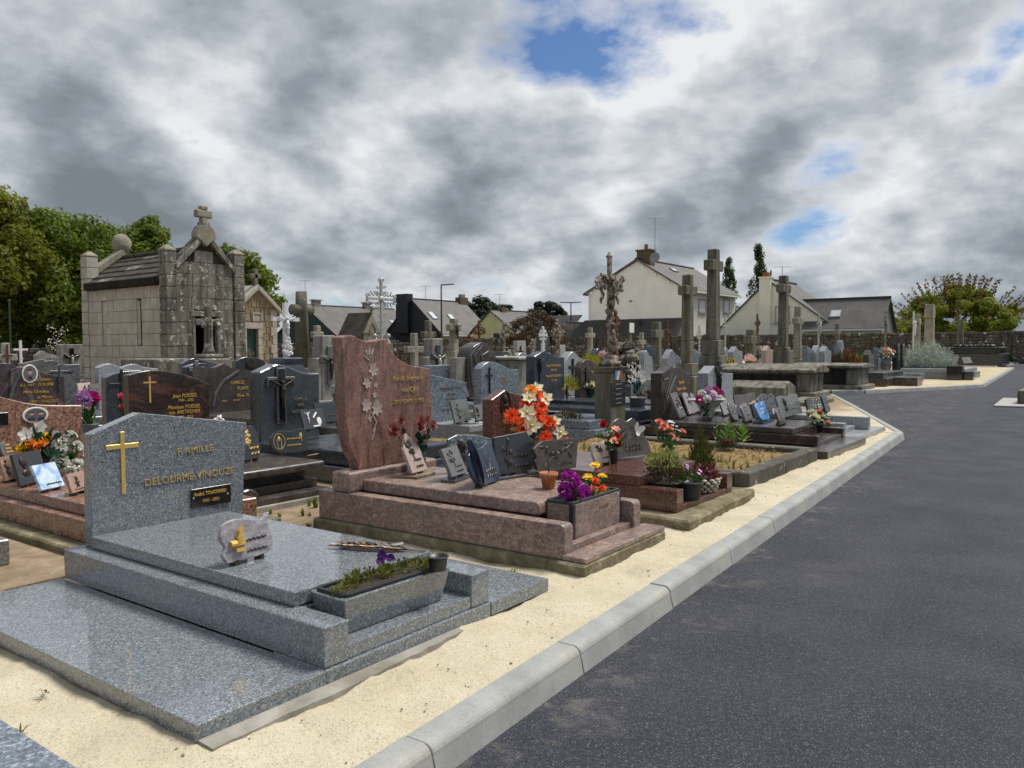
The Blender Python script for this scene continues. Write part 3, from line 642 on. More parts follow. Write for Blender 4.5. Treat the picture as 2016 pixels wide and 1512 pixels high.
def pil(x, y, w_, d_, h, mat='ashlar_lichen', nm='pillar'):
    p = obj(nm, MB().box(x + 0.02, y + 0.02, 0, x + w_ - 0.02, y + d_ - 0.02, h - 0.02), 'joint_dark', ch)
    n = round(h / hc); hh = h / n; r = random.Random(int(x * 100 + y))
    for j in range(n):
        o = r.uniform(0, 0.008)
        obj('stone_block', MB().box(x - o, y - o, j * hh + 0.006, x + w_ + o, y + d_ + o, (j + 1) * hh - 0.006), mat, p, 0.014)
    c_ = MB(); e = 0.05; c_.box(x - e * .3, y - e * .3, h, x + w_ + e * .3, y + d_ + e * .3, h + 0.05)
    c_.frustum(x + w_ / 2, y + d_ / 2, h + 0.05, h + 0.17, w_ / 2 + 0.01, d_ / 2 + 0.01, 0.05, 0.05)
    obj('cap', c_, 'stone_cross_pale', p, 0.015)
pil(-0.02, -0.025, 0.32, 0.34, 3.92); pil(CW - 0.3, -0.04, 0.34, 0.34, 3.98); pil(-0.03, CL - 0.40, 0.35, 0.36, 4.05, 'ashlar')
# raking copings, apex block and cross
ap = EV + 1.34
for sgn in (-1, 1):
    x0_ = CW / 2 + sgn * 0.16; x1_ = CW / 2 + sgn * (CW / 2 - 0.27)
    pts = [(x0_, ap + 0.02), (x1_, EV + 0.52), (x1_, EV + 0.34), (x0_, ap - 0.2)]
    obj('coping', MB().prism_y(pts if sgn < 0 else pts[::-1], -0.08, 0.36), 'ashlar_lichen', ch, 0.015)
c_ = MB().prism_y([(CW / 2, ap - 0.28), (CW / 2 + 0.32, ap + 0.05), (CW / 2 + 0.3, ap + 0.2), (CW / 2 + 0.2, ap + 0.42), (CW / 2 + 0.13, ap + 0.44), (CW / 2 + 0.11, ap + 0.58), (CW / 2 - 0.11, ap + 0.58), (CW / 2 - 0.13, ap + 0.44), (CW / 2 - 0.2, ap + 0.42), (CW / 2 - 0.3, ap + 0.2), (CW / 2 - 0.32, ap + 0.05)], -0.1, 0.2)
c_.v = [(p[0], p[1], ap - .28 + (p[2] - ap + .28) * .82) for p in c_.v]
fin = obj('finial', c_, 'stone_cross_pale', ch, 0.02)
z_ = ap + 0.42
cc = MB()
for (x0_, z0_, x1_, z1_) in ((-0.1, 0, 0.1, 0.12), (-0.26, 0.12, 0.26, 0.34), (-0.12, 0.34, 0.12, 0.46)): cc.box(CW / 2 + x0_, -0.02, z_ + z0_, CW / 2 + x1_, 0.15, z_ + z1_)
obj('cross', cc, 'stone_cross_pale', fin, 0.03)
c_ = MB(); 
obj('coping', MB().prism_y([(0.05, EV + 0.5), (0.25, EV + 0.38), (CW / 2 + 0.05, EV + 1.16), (CW / 2 - 0.06, EV + 1.34)], CL - 0.34, CL + 0.05), 'stone_cross_pale', ch, 0.03)
obj('finial', MB().ball((CW / 2, CL - 0.15, EV + 1.5), (0.3, 0.22, 0.32), 14, 10, 0.05, random.Random(3)), 'stone_cross_pale', ch, 0, 1, True)
rf = MB(); rz0, rz1 = EV + 0.1, EV + 1.05
for sgn in (-1, 1):
    ex = CW / 2 + sgn * (CW / 2 + 0.10)
    q_ = [(ex, 0.3, rz0), (ex, CL - 0.3, rz0), (CW / 2, CL - 0.3, rz1), (CW / 2, 0.3, rz1)]
    q2 = [(p[0], p[1], p[2] - 0.08) for p in q_]
    rf.add(q_ + q2, [(0, 3, 2, 1), (4, 5, 6, 7), (0, 1, 5, 4), (1, 2, 6, 5), (2, 3, 7, 6), (3, 0, 4, 7)])
ro = obj('roof', rf, 'stone_roof', ch)
for k_ in range(5):
    s0 = k_ / 5; y_ = 0.3
    while y_ < CL - 0.32:
        wd = min(rnd.uniform(0.5, 0.8), CL - 0.3 - y_); xa = -0.11 + s0 * (CW / 2 + 0.1); xb = xa + (CW / 2 + 0.1) / 5 + 0.02
        za = rz0 + 0.012 + s0 * (rz1 - rz0); zb = za + (rz1 - rz0) / 5 - 0.008
        obj('roof_slab', MB().add([(xa, y_ + .006, za), (xa, y_ + wd - .006, za), (xb, y_ + wd - .006, zb), (xb, y_ + .006, zb), (xa, y_ + .006, za + .03), (xa, y_ + wd - .006, za + .03), (xb, y_ + wd - .006, zb + .012), (xb, y_ + .006, zb + .012)], [(0, 3, 2, 1), (4, 5, 6, 7), (0, 1, 5, 4), (1, 2, 6, 5), (2, 3, 7, 6), (3, 0, 4, 7)][::1]), 'ashlar_lichen' if rnd.random() < 0.04 else 'stone_roof', ro)
        y_ += wd
obj('ridge', MB().box(CW / 2 - 0.12, 0.3, rz1 - 0.05, CW / 2 + 0.12, CL - 0.3, rz1 + 0.07), 'stone_roof', ro, 0.03)
obj('cornice', MB().box(-0.16, 0.32, EV - 0.06, 0.1, CL - 0.42, EV + 0.16), 'stone_tomb_dark', ch, 0.02)
df = MB().box(0.76, -0.03, 0, 0.84, 0.08, 2.2).box(1.52, -0.03, 0, 1.60, 0.08, 2.2).box(0.70, -0.06, 2.15, 1.66, 0.08, 2.3)
obj('door_frame', df, 'ashlar_lichen', ch, 0.01)

# ---------------------------------------------------------------- small rubble chapel with a green door
d_ = 31.0; q0 = atD(470, 750, d_); sy = q0.y; sx0 = q0.x; sx1 = onY(546, 750, sy).x; SW = sx1 - sx0
sc = thing('rubble_chapel', 'small tan rubble stone chapel with a green door', 'chapel', (sx0, sy, 0))
zt = lambda py: H + (686 - py) / FPX * d_
ev, apx = zt(608), zt(566)
door = (onY(486, 700, sy).x - sx0, onY(508.5, 700, sy).x - sx0, zt(648))
outl = [(0, 0), (SW, 0), (SW, ev), (SW / 2, apx), (0, ev)]
obj('wall', MB().prism_y([(0.02, 0), (door[0], 0), (door[0], door[2]), (door[1], door[2]), (door[1], 0), (SW - 0.02, 0), (SW - .02, ev - .02), (SW / 2, apx - .03), (.02, ev - .02)], 0.04, 0.5).box(0.04, 0.5, 0, SW - 0.04, 3.2, ev - 0.1), 'mortar_pale', sc)
wl2 = sc.children[0] if sc.children else None
wl2 = [o for o in bpy.data.objects if o.parent == sc][0]
r = random.Random(9); nz = 14; hz = apx / nz
for j in range(nz):
    z = j * hz; x = r.uniform(-0.1, 0)
    while x < SW - 0.05:
        wd = r.uniform(0.14, 0.34); x0_, x1_ = max(x, 0), min(x + wd, SW); mid = (x0_ + x1_) / 2
        lim = ev + (apx - ev) * (1 - abs(mid - SW / 2) / (SW / 2))
        ok = z + hz < lim + 0.03 and not (x1_ > door[0] - 0.16 and x0_ < door[1] + 0.16 and z < door[2] + 0.24)
        if ok and x1_ - x0_ > 0.06:
            j_ = lambda: r.uniform(-0.022, 0.022); e = 0.008
            pts = [(x0_ + e + abs(j_()), z + e + j_() * .5), (x1_ - e, z + e + j_() * .5), (x1_ - e - abs(j_()), z + hz - e + j_() * .5), (x0_ + e, z + hz - e + j_() * .5)]
            obj('rubble_stone', MB().prism_y(pts, r.uniform(0.002, 0.016), 0.06), 'rubble', wl2, 0.01)
        x += wd
for x0_, n_ in ((door[0] - 0.17, 6), (door[1], 6)):
    for j in range(n_):
        hh = door[2] / n_; ww = 0.17 + (0.05 if j % 2 else 0)
        xx = x0_ - (0.05 if (j % 2 and x0_ < door[0]) else 0)
        obj('jamb_stone', MB().box(xx, -0.035, j * hh + 0.006, xx + ww, 0.06, (j + 1) * hh - 0.006), 'dressed_stone', wl2, 0.01)
obj('lintel', MB().box(door[0] - 0.3, -0.04, door[2] + 0.01, door[1] + 0.22, 0.06, door[2] + 0.24), 'dressed_stone', wl2, 0.01)
nb = MB().box(SW / 2 - 0.22, -0.03, zt(618), SW / 2 + 0.22, 0.05, zt(615)).box(SW / 2 - 0.22, -0.03, zt(632), SW / 2 - 0.16, 0.05, zt(618)).box(SW / 2 + 0.16, -0.03, zt(632), SW / 2 + 0.22, 0.05, zt(618)).box(SW / 2 - 0.15, 0.0, zt(632), SW / 2 + 0.15, 0.05, zt(619))
obj('niche', nb, 'dressed_stone', wl2)
for j in range(8):
    for xx in (0.0, SW - 0.28):
        hh = ev / 8; ww = 0.2 + 0.08 * (j % 2)
        obj('quoin', MB().box(xx if xx == 0 else SW - ww, -0.03, j * hh + .006, ww if xx == 0 else SW + 0.02, 0.06, (j + 1) * hh - .006), 'dressed_stone', wl2, 0.01)
dr = obj('door', MB().box(door[0] + 0.02, 0.12, 0, door[1] - 0.02, 0.18, door[2] - 0.01), 'green_paint', sc)
for k_ in range(1, 4): obj('board', MB().box(door[0] + 0.02 + k_ * (door[1] - door[0]) / 4, 0.112, 0.02, door[0] + 0.03 + k_ * (door[1] - door[0]) / 4, 0.118, door[2] - 0.03), 'cladding_green', dr)
for sgn in (-1, 1):
    xe = SW / 2 + sgn * (SW / 2 + 0.15); pts = [(SW / 2, apx + 0.14), (xe, ev + 0.05), (xe, ev - 0.14), (SW / 2, apx - 0.06)]
    obj('roof', MB().prism_y(pts if sgn < 0 else pts[::-1], -0.14, 3.3), 'dressed_stone', sc, 0.02)
obj('cross', MB().box(SW / 2 - 0.08, 0.0, apx + 0.05, SW / 2 + 0.08, 0.15, apx + 0.75).box(SW / 2 - 0.25, 0.0, apx + 0.38, SW / 2 + 0.25, 0.15, apx + 0.55), 'stone_cross', sc, 0.02)

# ---------------------------------------------------------------- houses beyond the wall
def windowpart(parent, o, ux, w_, h_, n, mat_in='shutter_white', sill='concrete_pale'):
    """window on a wall: o lower-left corner, ux direction along the wall, n outward normal"""
    o, ux, n = Vector(o), Vector(ux), Vector(n); up = Vector((0, 0, 1))
    def slab(a0, a1, b0, b1, d0, d1):
        b = MB(); vs_ = []
        for d in (d0, d1):
            for (a, c_) in ((a0, b0), (a1, b0), (a1, b1), (a0, b1)): vs_.append(o + ux * a + up * c_ + n * d)
        return b.add(vs_, [(0, 3, 2, 1), (4, 5, 6, 7), (0, 1, 5, 4), (1, 2, 6, 5), (2, 3, 7, 6), (3, 0, 4, 7)])
    fr = obj('window', slab(-0.12, 0, -0.12, h_ + .12, 0.005, 0.07).join(slab(w_, w_ + .12, -.12, h_ + .12, .005, .07)).join(slab(-.12, w_ + .12, h_, h_ + .13, .004, .072)), sill, parent)
    obj('shutter' if mat_in == 'shutter_white' else 'pane', slab(0.0, w_, 0, h_, 0.003, 0.03), mat_in, fr)
    obj('sill', slab(-0.2, w_ + 0.2, -0.2, -0.05, 0.005, 0.16), sill, fr)
    if mat_in != 'shutter_white':
        obj('glazing_bar', slab(w_ / 2 - .04, w_ / 2 + .04, 0, h_, .032, .05).join(slab(0, w_, h_ * .5 - .03, h_ * .5 + .03, .033, .05)), 'black_paint_and_shade', fr)
def skylight(parent, p, ux, dn, w_, h_):
    p, ux, dn = Vector(p), Vector(ux).normalized(), Vector(dn).normalized(); n = ux.cross(dn); n = n if n.z > 0 else -n
    def sl(a0, a1, b0, b1, d0, d1):
        vs_ = [p + ux * a + dn * b_ + n * d for d in (d0, d1) for a, b_ in ((a0, b0), (a1, b0), (a1, b1), (a0, b1))]
        return MB().add(vs_, [(0, 3, 2, 1), (4, 5, 6, 7), (0, 1, 5, 4), (1, 2, 6, 5), (2, 3, 7, 6), (3, 0, 4, 7)])
    f_ = obj('skylight', sl(-.08, w_ + .08, -.08, h_ + .08, 0.0, 0.10), 'zinc', parent); obj('pane', sl(0, w_, 0, h_, 0.101, 0.115), 'window_glass', f_)
def antenna(parent, base, h):
    b = MB().tube([base, Vector(base) + Vector((0, 0, h))], 0.03, 5); t_ = Vector(base) + Vector((0, 0, h))
    b.tube([t_ + Vector((0.45, -0.6, -0.05)), t_ + Vector((-0.45, 0.6, -0.05))], 0.02, 4)
    for q in (-0.8, -0.4, 0, 0.4, 0.8): b.tube([t_ + Vector((0.45 * q + .2, -.6 * q + .15, -.05)), t_ + Vector((0.45 * q - .2, -.6 * q - .15, -.05))], 0.012, 4)
    obj('antenna', b, 'zinc', parent)
def house(name, label, X0, yR, yL, ev, zr, L, wallm, gable, roofm='slate', yA=None, ovh=0.35, side=None, back=None, ground=0.0, cut=None):
    t = thing(name, label, 'house', (X0, 0, ground)); yA = yA if yA is not None else (yR + yL) / 2; ev -= ground; zr -= ground
    obj('wall', MB().box(0.02, yR, 0, L, yL, ev - 0.05), side or wallm, t)
    gb = obj('gable', MB().prism_x([(yR, -0.0), (yL, 0), (yL, ev), (yA, zr - 0.1), (yR, ev)], -0.03, 0.02), gable, t)
    obj('gable', MB().prism_x([(yR, ev - .1), (yL, ev - .1), (yL, ev), (yA, zr - 0.1), (yR, ev)], L - 0.05, L), gable, t)
    rfs = MB(); th = 0.16
    for ye in (yR, yL):
        s = -1 if ye < yA else 1; yo = ye + s * ovh; zo = ev - ovh * (zr - ev) / abs(yA - ye)
        q_ = [(-ovh * 0.6, yo, zo + .12), (L + ovh * .6, yo, zo + .12), (L + ovh * .6, yA, zr + .12), (-ovh * .6, yA, zr + .12)]
        q2 = [(p[0], p[1], p[2] - th) for p in q_]
        rfs.add(q_ + q2, [(0, 1, 2, 3), (7, 6, 5, 4), (0, 4, 5, 1), (1, 5, 6, 2), (2, 6, 7, 3), (3, 7, 4, 0)] if s < 0 else [(3, 2, 1, 0), (4, 5, 6, 7), (1, 5, 4, 0), (2, 6, 5, 1), (3, 7, 6, 2), (0, 4, 7, 3)])
    ro = obj('roof', rfs, roofm, t)
    b = MB(); x = -ovh * .6
    while x < L: b.box(x, yA - 0.13, zr + 0.06, x + 0.36, yA + 0.13, zr + 0.21); x += 0.42
    stuff(obj('ridge_tile', b, 'slate_dark', ro))
    s = -1; yo = yR - ovh - 0.06; zo = ev - ovh * (zr - ev) / abs(yA - yR)
    obj('gutter', MB().box(-ovh * .6, yo - .08, zo - 0.1, L + ovh * .6, yo + .04, zo + 0.04), 'chalk_white', t)
    return t
# white house with the big blank gable
X0 = 68.5; yR = onX(1345, 620, X0).y; yL = onX(1159, 620, X0).y; yA = onX(1255, 520, X0).y
zr = onX(1255, 512, X0).z; ev_ = onX(1345, 566, X0).z
L_ = onY(1447, 620, yR).x - X0
h1 = house('white_house', 'big pale rendered house with blank gable and slate roof behind wall', X0, yR, yL, ev_, zr, L_, 'render_white', 'render_grey', 'slate', yA, 0.5)
for pa, pb_ in ((1376, 1388), (1425, 1435)):
    a = onY(pa, 610, yR); b_ = onY(pb_, 610, yR); z0_ = onY(pa, 613, yR).z; z1_ = onY(pa, 591, yR).z
    windowpart(h1, (a.x - X0, yR, z0_), (1, 0, 0), b_.x - a.x, z1_ - z0_, (0, -1, 0))
for yy in (0.2, 0.42, 0.62, 0.8):
    for sg in (1,):
        pass
chim = obj('chimney', MB().box(0.3, yA - 1.15, zr - 0.7, 1.3, yA + 0.25, zr + 0.85).box(0.2, yA - 1.25, zr + 0.85, 1.4, yA + 0.35, zr + 1.0), 'brick_brown', h1, 0.02)
obj('chimney_pot', MB().lathe([(0.18, 0), (0.16, 0.5), (0.13, 0.5)], 10, 0.8, yA - 0.5).xf(Matrix.Translation((0, 0, zr + 1.0))), 'brick_red', chim)
obj('satellite_dish', MB().lathe([(0.0, 0.0), (0.3, 0.04), (0.5, 0.14), (0.52, 0.14), (0.3, 0.02)], 14).xf(Matrix.Translation((-0.1, yA - 1.9, zr + 0.05)) @ Matrix.Rotation(radians(-75), 4, 'Y')), 'zinc', h1)
antenna(h1, (0.8, yA - 1.4, zr + 0.5), 3.4)
obj('vent', MB().box(-0.05, onX(1243, 593, X0).y - .12, onX(1243, 595, X0).z, -0.02, onX(1243, 593, X0).y + .22, onX(1243, 591, X0).z), 'zinc', h1)
obj('downpipe', MB().tube([(-0.08, yL - 0.15, 0), (-0.08, yL - 0.15, ev_ - 0.2), (-0.2, yL + 0.2, ev_ - .05)], 0.06, 6), 'chalk_white', h1)
skylight(h1, (4.4, yA - 1.2, zr - 1.2 * (zr - ev_) / abs(yA - yR) + 0.14), (1, 0, 0), (0, -1, -(zr - ev_) / abs(yA - yR)), 0.9, 0.5)
for f_ in (0.15, 0.42, 0.7, 0.92):        # purlin ends under the verge
    for (ye) in (yR, yL):
        yy = yA + (ye - yA) * f_; z_ = zr - 0.1 - (zr - ev_) * f_ - 0.3
        obj('purlin_end', MB().box(-0.28, yy - .1, z_, -0.03, yy + .1, z_ + .2), 'render_grey', h1)
# lean-to at its foot and the annex wall on the left
XL = WX + 0.55; za = onX(1250, 628, X0).z; zb = onX(1250, 663, XL).z
lt = thing('lean_to_shed', 'low shed with a dark slate lean-to roof below the blank gable', 'shed', (XL, 0, 0))
ya, yb = onX(1347, 640, X0).y, onX(1118, 640, XL).y
obj('wall', MB().box(0.1, ya + .2, 0, X0 - XL - .04, yb - .2, zb - .12), 'render_grey', lt)
rq = [(0, ya, zb), (0, yb + .4, zb), (X0 - XL - .04, yL + .4, za), (X0 - XL - .04, ya, za)]
obj('roof', MB().add(rq + [(p[0], p[1], p[2] - .12) for p in rq], [(0, 3, 2, 1), (4, 5, 6, 7), (0, 1, 5, 4), (1, 2, 6, 5), (2, 3, 7, 6), (3, 0, 4, 7)]), 'slate_dark', lt)
obj('gutter', MB().box(-.14, ya, zb - .16, 0.02, yb, zb - .02), 'zinc', lt)
obj('flue', MB().lathe([(0.16, 0), (0.16, 1.25)], 10, 1.0, onX(1264, 625, X0).y).xf(Matrix.Translation((0, 0, zb + .25))), 'black_paint_and_shade', lt)
an = thing('annex', 'grey flat topped annex wall left of the blank gable house', 'building', (X0, 0, 0))
ya2, yb2 = yL + 0.05, onX(1113, 640, X0).y
obj('wall', MB().prism_x([(ya2, 0), (yb2, 0), (yb2, onX(1113, 634, X0).z), (ya2, onX(1158, 638, X0).z)], 0.1, 3.0), 'cement_grey', an)
obj('coping', MB().prism_x([(ya2, onX(1158, 638, X0).z), (yb2, onX(1113, 634, X0).z), (yb2 + .05, onX(1113, 633, X0).z + .05), (ya2, onX(1158, 637, X0).z + .05)], 0.0, 3.1), 'slate_dark', an)
# cream house on the right with chimney wall
X1 = 71.0; yR = onX(1618, 620, X1).y; yL = onX(1425, 620, X1).y; yA = onX(1512, 600, X1).y; zr = onX(1521, 552, X1).z; ev_ = onX(1618, 633, X1).z
h2 = house('cream_house', 'cream gabled house with tall chimney behind the cemetery wall', X1, yR - 1.6, yL + 0.8, ev_ - 0.9, zr, 7.5, 'render_cream', 'render_cream', 'slate', yA, 0.3)
ca, cb = onX(1520, 600, X1).y, onX(1498, 600, X1).y; zc = onX(1508, 548, X1).z
chim = obj('chimney', MB().box(-0.5, ca, 0, 0.3, cb, zc).box(-0.58, ca - .08, zc, 0.38, cb + .08, zc + .12), 'render_cream', h2)
obj('chimney_pot', MB().box(-0.35, ca + .25, zc + .12, 0.1, ca + .75, zc + .5), 'brick_red', chim)
obj('chimney_pot', MB().lathe([(0.07, 0), (0.07, .55)], 8, -0.1, ca + .1).xf(Matrix.Translation((0, 0, zc + .12))), 'black_paint_and_shade', chim)
a, b_ = onX(1553, 610, X1).y, onX(1529, 610, X1).y
windowpart(h2, (-0.03, b_, onX(1540, 633, X1).z), (0, -1, 0), b_ - a, onX(1540, 605, X1).z - onX(1540, 633, X1).z, (-1, 0, 0))
antenna(h2, (2.2, yA - 0.5, zr - .2), 1.6)
# its side wing, ridge running the other way
X2 = 70.4; yr2 = onX(1740, 640, X2).y; yl2 = onX(1600, 640, X2 + 3).y; zr2 = onX(1740, 585, X2 + 2.2).z; ze2 = onX(1700, 646, X2).z
wg = thing('house_wing', 'slate roofed wing with one skylight right of the cream house', 'house', (X2, 0, 0))
obj('wall', MB().box(0.25, yr2 + 0.3, 0, 4.8, yl2, ze2 - .05), 'render_cream', wg)
obj('gable', MB().prism_y([(0.25, 0), (4.8, 0), (4.8, ze2), (2.5, zr2 - .1), (0.25, ze2)], yr2 + .26, yr2 + .34), 'zinc', wg)
rq = [(-.1, yr2, ze2), (-.1, yl2, ze2), (2.5, yl2 + 2, zr2), (2.5, yr2, zr2), (5.1, yr2, ze2), (5.1, yl2, ze2)]
obj('roof', MB().add(rq + [(p[0], p[1], p[2] - .14) for p in rq], [(0, 3, 2, 1), (3, 4, 5, 2), (6, 7, 8, 9), (9, 8, 11, 10), (0, 1, 7, 6), (0, 6, 9, 3), (3, 9, 10, 4), (1, 2, 8, 7), (2, 5, 11, 8), (4, 10, 11, 5)]), 'slate', wg)
obj('gutter', MB().box(-.22, yr2, ze2 - .2, -.08, yl2, ze2 - .06), 'chalk_white', wg)
obj('ridge_tile', MB().box(2.38, yr2 - .02, zr2 - .05, 2.62, yl2 + 2, zr2 + .1), 'slate_dark', wg)
pt = onX(1646, 612, X2 + 1.35); k1 = (zr2 - ze2) / 2.6
skylight(wg, (1.35 - 0.45, pt.y + 0.35, ze2 + k1 * 1.0), (0, -1, 0), (1, 0, k1), .75, .7)
# left slate house with dark green gable
X3 = 70.0; yR = onX(670, 668, X3).y; yA = onX(601, 620, X3).y; yL = 2 * yA - yR; zr = onX(601, 602, X3).z; ev_ = onX(670, 666, X3).z
h3 = house('slate_house', 'long slate roofed house with dark green gable left of centre', X3, yR, yL, ev_, zr, onY(840, 666, yR).x - X3, 'render_cream', 'cladding_green', 'slate', yA, 0.45, side='render_cream')
for px in (622, 722):
    qx = onY(px, 598, yA).x - X3; chim = obj('chimney', MB().box(qx - 0.55, yA - .35, zr - .4, qx + 0.55, yA + .35, zr + 0.75).box(qx - .7, yA - .5, zr + .75, qx + .7, yA + .5, zr + .9), 'concrete', h3)
antenna(h3, (0.3, yA + .3, zr), 3.4)
sl = (zr - ev_) / abs(yA - yR); yk = yA + (yR - yA) * 0.45; zk = zr + (ev_ - zr) * 0.45 + .14
qx = onY(766, 632, yk).x - X3; skylight(h3, (qx, yk, zk), (1, 0, 0), (0, -1, -sl), 1.3, 1.7)
# dark house with navy gable
X4 = 80.0; yR = onX(869, 657, X4).y; yA = onX(812, 600, X4).y; yL = 2 * yA - yR; zr = onX(812, 590, X4).z; ev_ = onX(869, 655, X4).z
L_ = onY(912, 600, yA).x - X4
h4 = house('dark_gabled_house', 'slate house with black gable, two chimneys and two skylights', X4, yR, yL, ev_, zr, L_, 'render_yellow', 'cladding_navy', 'slate', yA, 0.4, side='render_yellow')
ca, cb = onX(808, 600, X4).y, onX(785, 600, X4).y; zc = onX(796, 579, X4).z
obj('chimney', MB().box(-0.6, ca, ev_, 0.5, cb, zc), 'cladding_navy', h4, 0.02)
chim = obj('chimney', MB().box(L_ - 1.2, yA - .5, zr - .5, L_ + .5, yA + .5, zr + .75), 'brick_brown', h4); obj('cowl', MB().box(L_ - .7, yA - .3, zr + .75, L_ + .1, yA + .3, zr + 1.2), 'zinc', chim)
antenna(h4, (onY(838, 585, yA).x - X4, yA, zr), 2.0)
sl = (zr - ev_) / abs(yA - yR)
for px, fr_ in ((842, 0.42), (880, 0.47)):
    yk = yA + (yR - yA) * fr_; zk = zr + (ev_ - zr) * fr_ + .14; qx = onY(px, 615, yk).x - X4; skylight(h4, (qx, yk, zk), (1, 0, 0), (0, -1, -sl), 0.8, 1.3)
for px, w_, m_ in ((876, 1.0, 'dark_glass'), (898, 0.8, 'dark_glass'), (912, 1.4, 'shutter_white')):
    qx = onY(px, 665, yR).x - X4; windowpart(h4, (qx, yR, 0.9), (1, 0, 0), w_, 1.5, (0, -1, 0), m_, 'chalk_white')
# yellow house
X5 = 84.0; yR = onX(1012, 650, X5).y; yA = onX(966, 615, X5).y; yL = onX(930, 650, X5).y; zr = onX(966, 612, X5).z; ev_ = onX(1012, 651, X5).z
h5 = house('yellow_house', 'pale yellow gabled house with one dark window behind the wall', X5, yR, yL, ev_, zr, 11, 'render_yellow', 'render_yellow', 'slate', yA, 0.4)
a, b_ = onX(987, 660, X5).y, onX(974, 660, X5).y; z0_, z1_ = onX(980, 673, X5).z, onX(980, 658, X5).z
windowpart(h5, (-0.03, b_, z0_), (0, -1, 0), b_ - a, z1_ - z0_, (-1, 0, 0), 'dark_glass', 'black_paint_and_shade')
antenna(h5, (2.0, yA, zr), 2.3); obj('chimney', MB().box(2.0, yA - .4, zr - .4, 3.0, yA + .4, zr + .55), 'brick_brown', h5)
w5 = thing('outbuilding', 'low outbuilding with brown slate roof beside the yellow house', 'building', (X5 + 1.5, 0, 0))
yq = yR - 0.2; zz_ = onX(1000, 622, X5 + 1.5).z
rq = [(0, yq, 3.0), (0, yq - 7, 3.0), (3.5, yq - 7, zz_), (3.5, yq, zz_)]
obj('roof', MB().add(rq + [(p[0], p[1], p[2] - .15) for p in rq], [(0, 1, 2, 3), (7, 6, 5, 4), (0, 4, 5, 1), (1, 5, 6, 2), (2, 6, 7, 3), (3, 7, 4, 0)]), 'slate_dark', w5)
obj('wall', MB().box(0.2, yq - 6.8, 0, 6, yq - .1, 2.9), 'render_cream', w5)

# ---------------------------------------------------------------- street lamps and posts beyond the wall
def lamp(px, pyt, D, label, arms=1):
    p = atD(px, pyt, D); t = thing('street_lamp', label, 'lamp post', (p.x, p.y, 0), 0, 'street lamps beyond the wall')
    obj('pole', MB().tube([(0, 0, 0), (0, 0, p.z * .5), (0, 0, p.z)], [0.1, 0.075, 0.055], 8), 'cladding_navy', t)
    for s in ((1,) if arms == 1 else (1, -1)):
        obj('lamp_head', MB().prism_y([(0.0, p.z - .05), (s * 0.5, p.z - 0.02), (s * 1.15, p.z + 0.02), (s * 1.15, p.z + .1), (0, p.z + .05)][::s], -0.09, 0.09).xf(Matrix.Rotation(YAW - pi / 2, 4, 'Z')), 'cladding_navy', t)
lamp(868.5, 561, 72, 'slim dark street lamp with one arm before the dark gabled house')
lamp(1124, 596, 88, 'slim street lamp with two flat heads left of the blank gable', 2)
p = atD(18, 592, 42); t = thing('green_pole', 'thin dark green pole under the big trees at the left edge', 'pole', (p.x, p.y, 0)); obj('shaft', MB().tube([(0, 0, 0), (0, 0, p.z)], 0.05, 8), 'green_pole', t); obj('cap', MB().ball((0, 0, p.z), 0.08), 'green_pole', t)

# ---------------------------------------------------------------- trees
def leaves(b, c, rad, n, size, r, flat=0.35, shell=0.55):
    for _ in range(n):
        while True:
            d = Vector((r.uniform(-1, 1), r.uniform(-1, 1), r.uniform(-1, 1)))
            if 0.05 < d.length < 1: break
        k_ = (shell + (1 - shell) * r.random()) if r.random() < 0.75 else r.random()
        u = d.normalized(); p = Vector((c[0] + u.x * rad[0] * k_, c[1] + u.y * rad[1] * k_, c[2] + u.z * rad[2] * k_))
        nrm = (u + Vector((r.gauss(0, .6), r.gauss(0, .6), r.gauss(0, .6) + flat))).normalized()
        a = nrm.orthogonal().normalized(); a.rotate(Matrix.Rotation(r.uniform(0, 6.3), 3, nrm)); e = nrm.cross(a); s = size * r.uniform(0.6, 1.3)
        b.add([p - a * s, p + e * s * .55 + nrm * s * .15, p + a * s, p - e * s * .55 + nrm * s * .15], [(0, 1, 2, 3)])
def tree(name, label, base, h, crown, leafm, n_clump, leaf, r, trunk_r=0.3, crown_z=0.35, group=None, per=90, squash=0.7, cl=(0.16, 0.3), limbs=7, lean=(0, 0)):
    """crown: (rx, ry) ; clumps are spread through an egg-shaped volume so that gaps stay open"""
    t = thing(name, label, 'tree', base, 0, group)
    tk = MB(); top = Vector((lean[0], lean[1], h * 0.72))
    tk.tube([(0, 0, -.1), (0.02 * h, 0, h * .18), (0, 0.015 * h, h * .4), tuple(top)], [trunk_r * 1.25, trunk_r, trunk_r * .75, trunk_r * .25], 8)
    cz0, cz1 = h * crown_z, h; mid = (cz0 + cz1) / 2; hz_ = (cz1 - cz0) / 2; cr = MB(); cl_list = []
    for i in range(n_clump):
        for _ in range(40):
            d = Vector((r.uniform(-1, 1), r.uniform(-1, 1), r.uniform(-1, 1)))
            if d.length <= 1 and d.length > 0.25 + 0.3 * r.random(): break
        wz = 1.0 - 0.35 * max(0, d.z); p = Vector((lean[0] * .6 + d.x * crown[0] * wz, lean[1] * .6 + d.y * crown[1] * wz, mid + d.z * hz_))
        rr = r.uniform(*cl) * min(crown[0], hz_); leaves(cr, p, (rr, rr, rr * squash), per, leaf, r); cl_list.append(p)
    for p in r.sample(cl_list, min(limbs, len(cl_list))):
        s0 = Vector((0, 0, h * r.uniform(.22, .5))); m_ = s0.lerp(p, .5) + Vector((0, 0, -.04 * h))
        tk.tube([s0, m_, p], [trunk_r * .5, trunk_r * .3, trunk_r * .1], 6)
    obj('trunk', tk, 'bark', t); obj('crown', cr, leafm, t); return t
rt = random.Random(11)
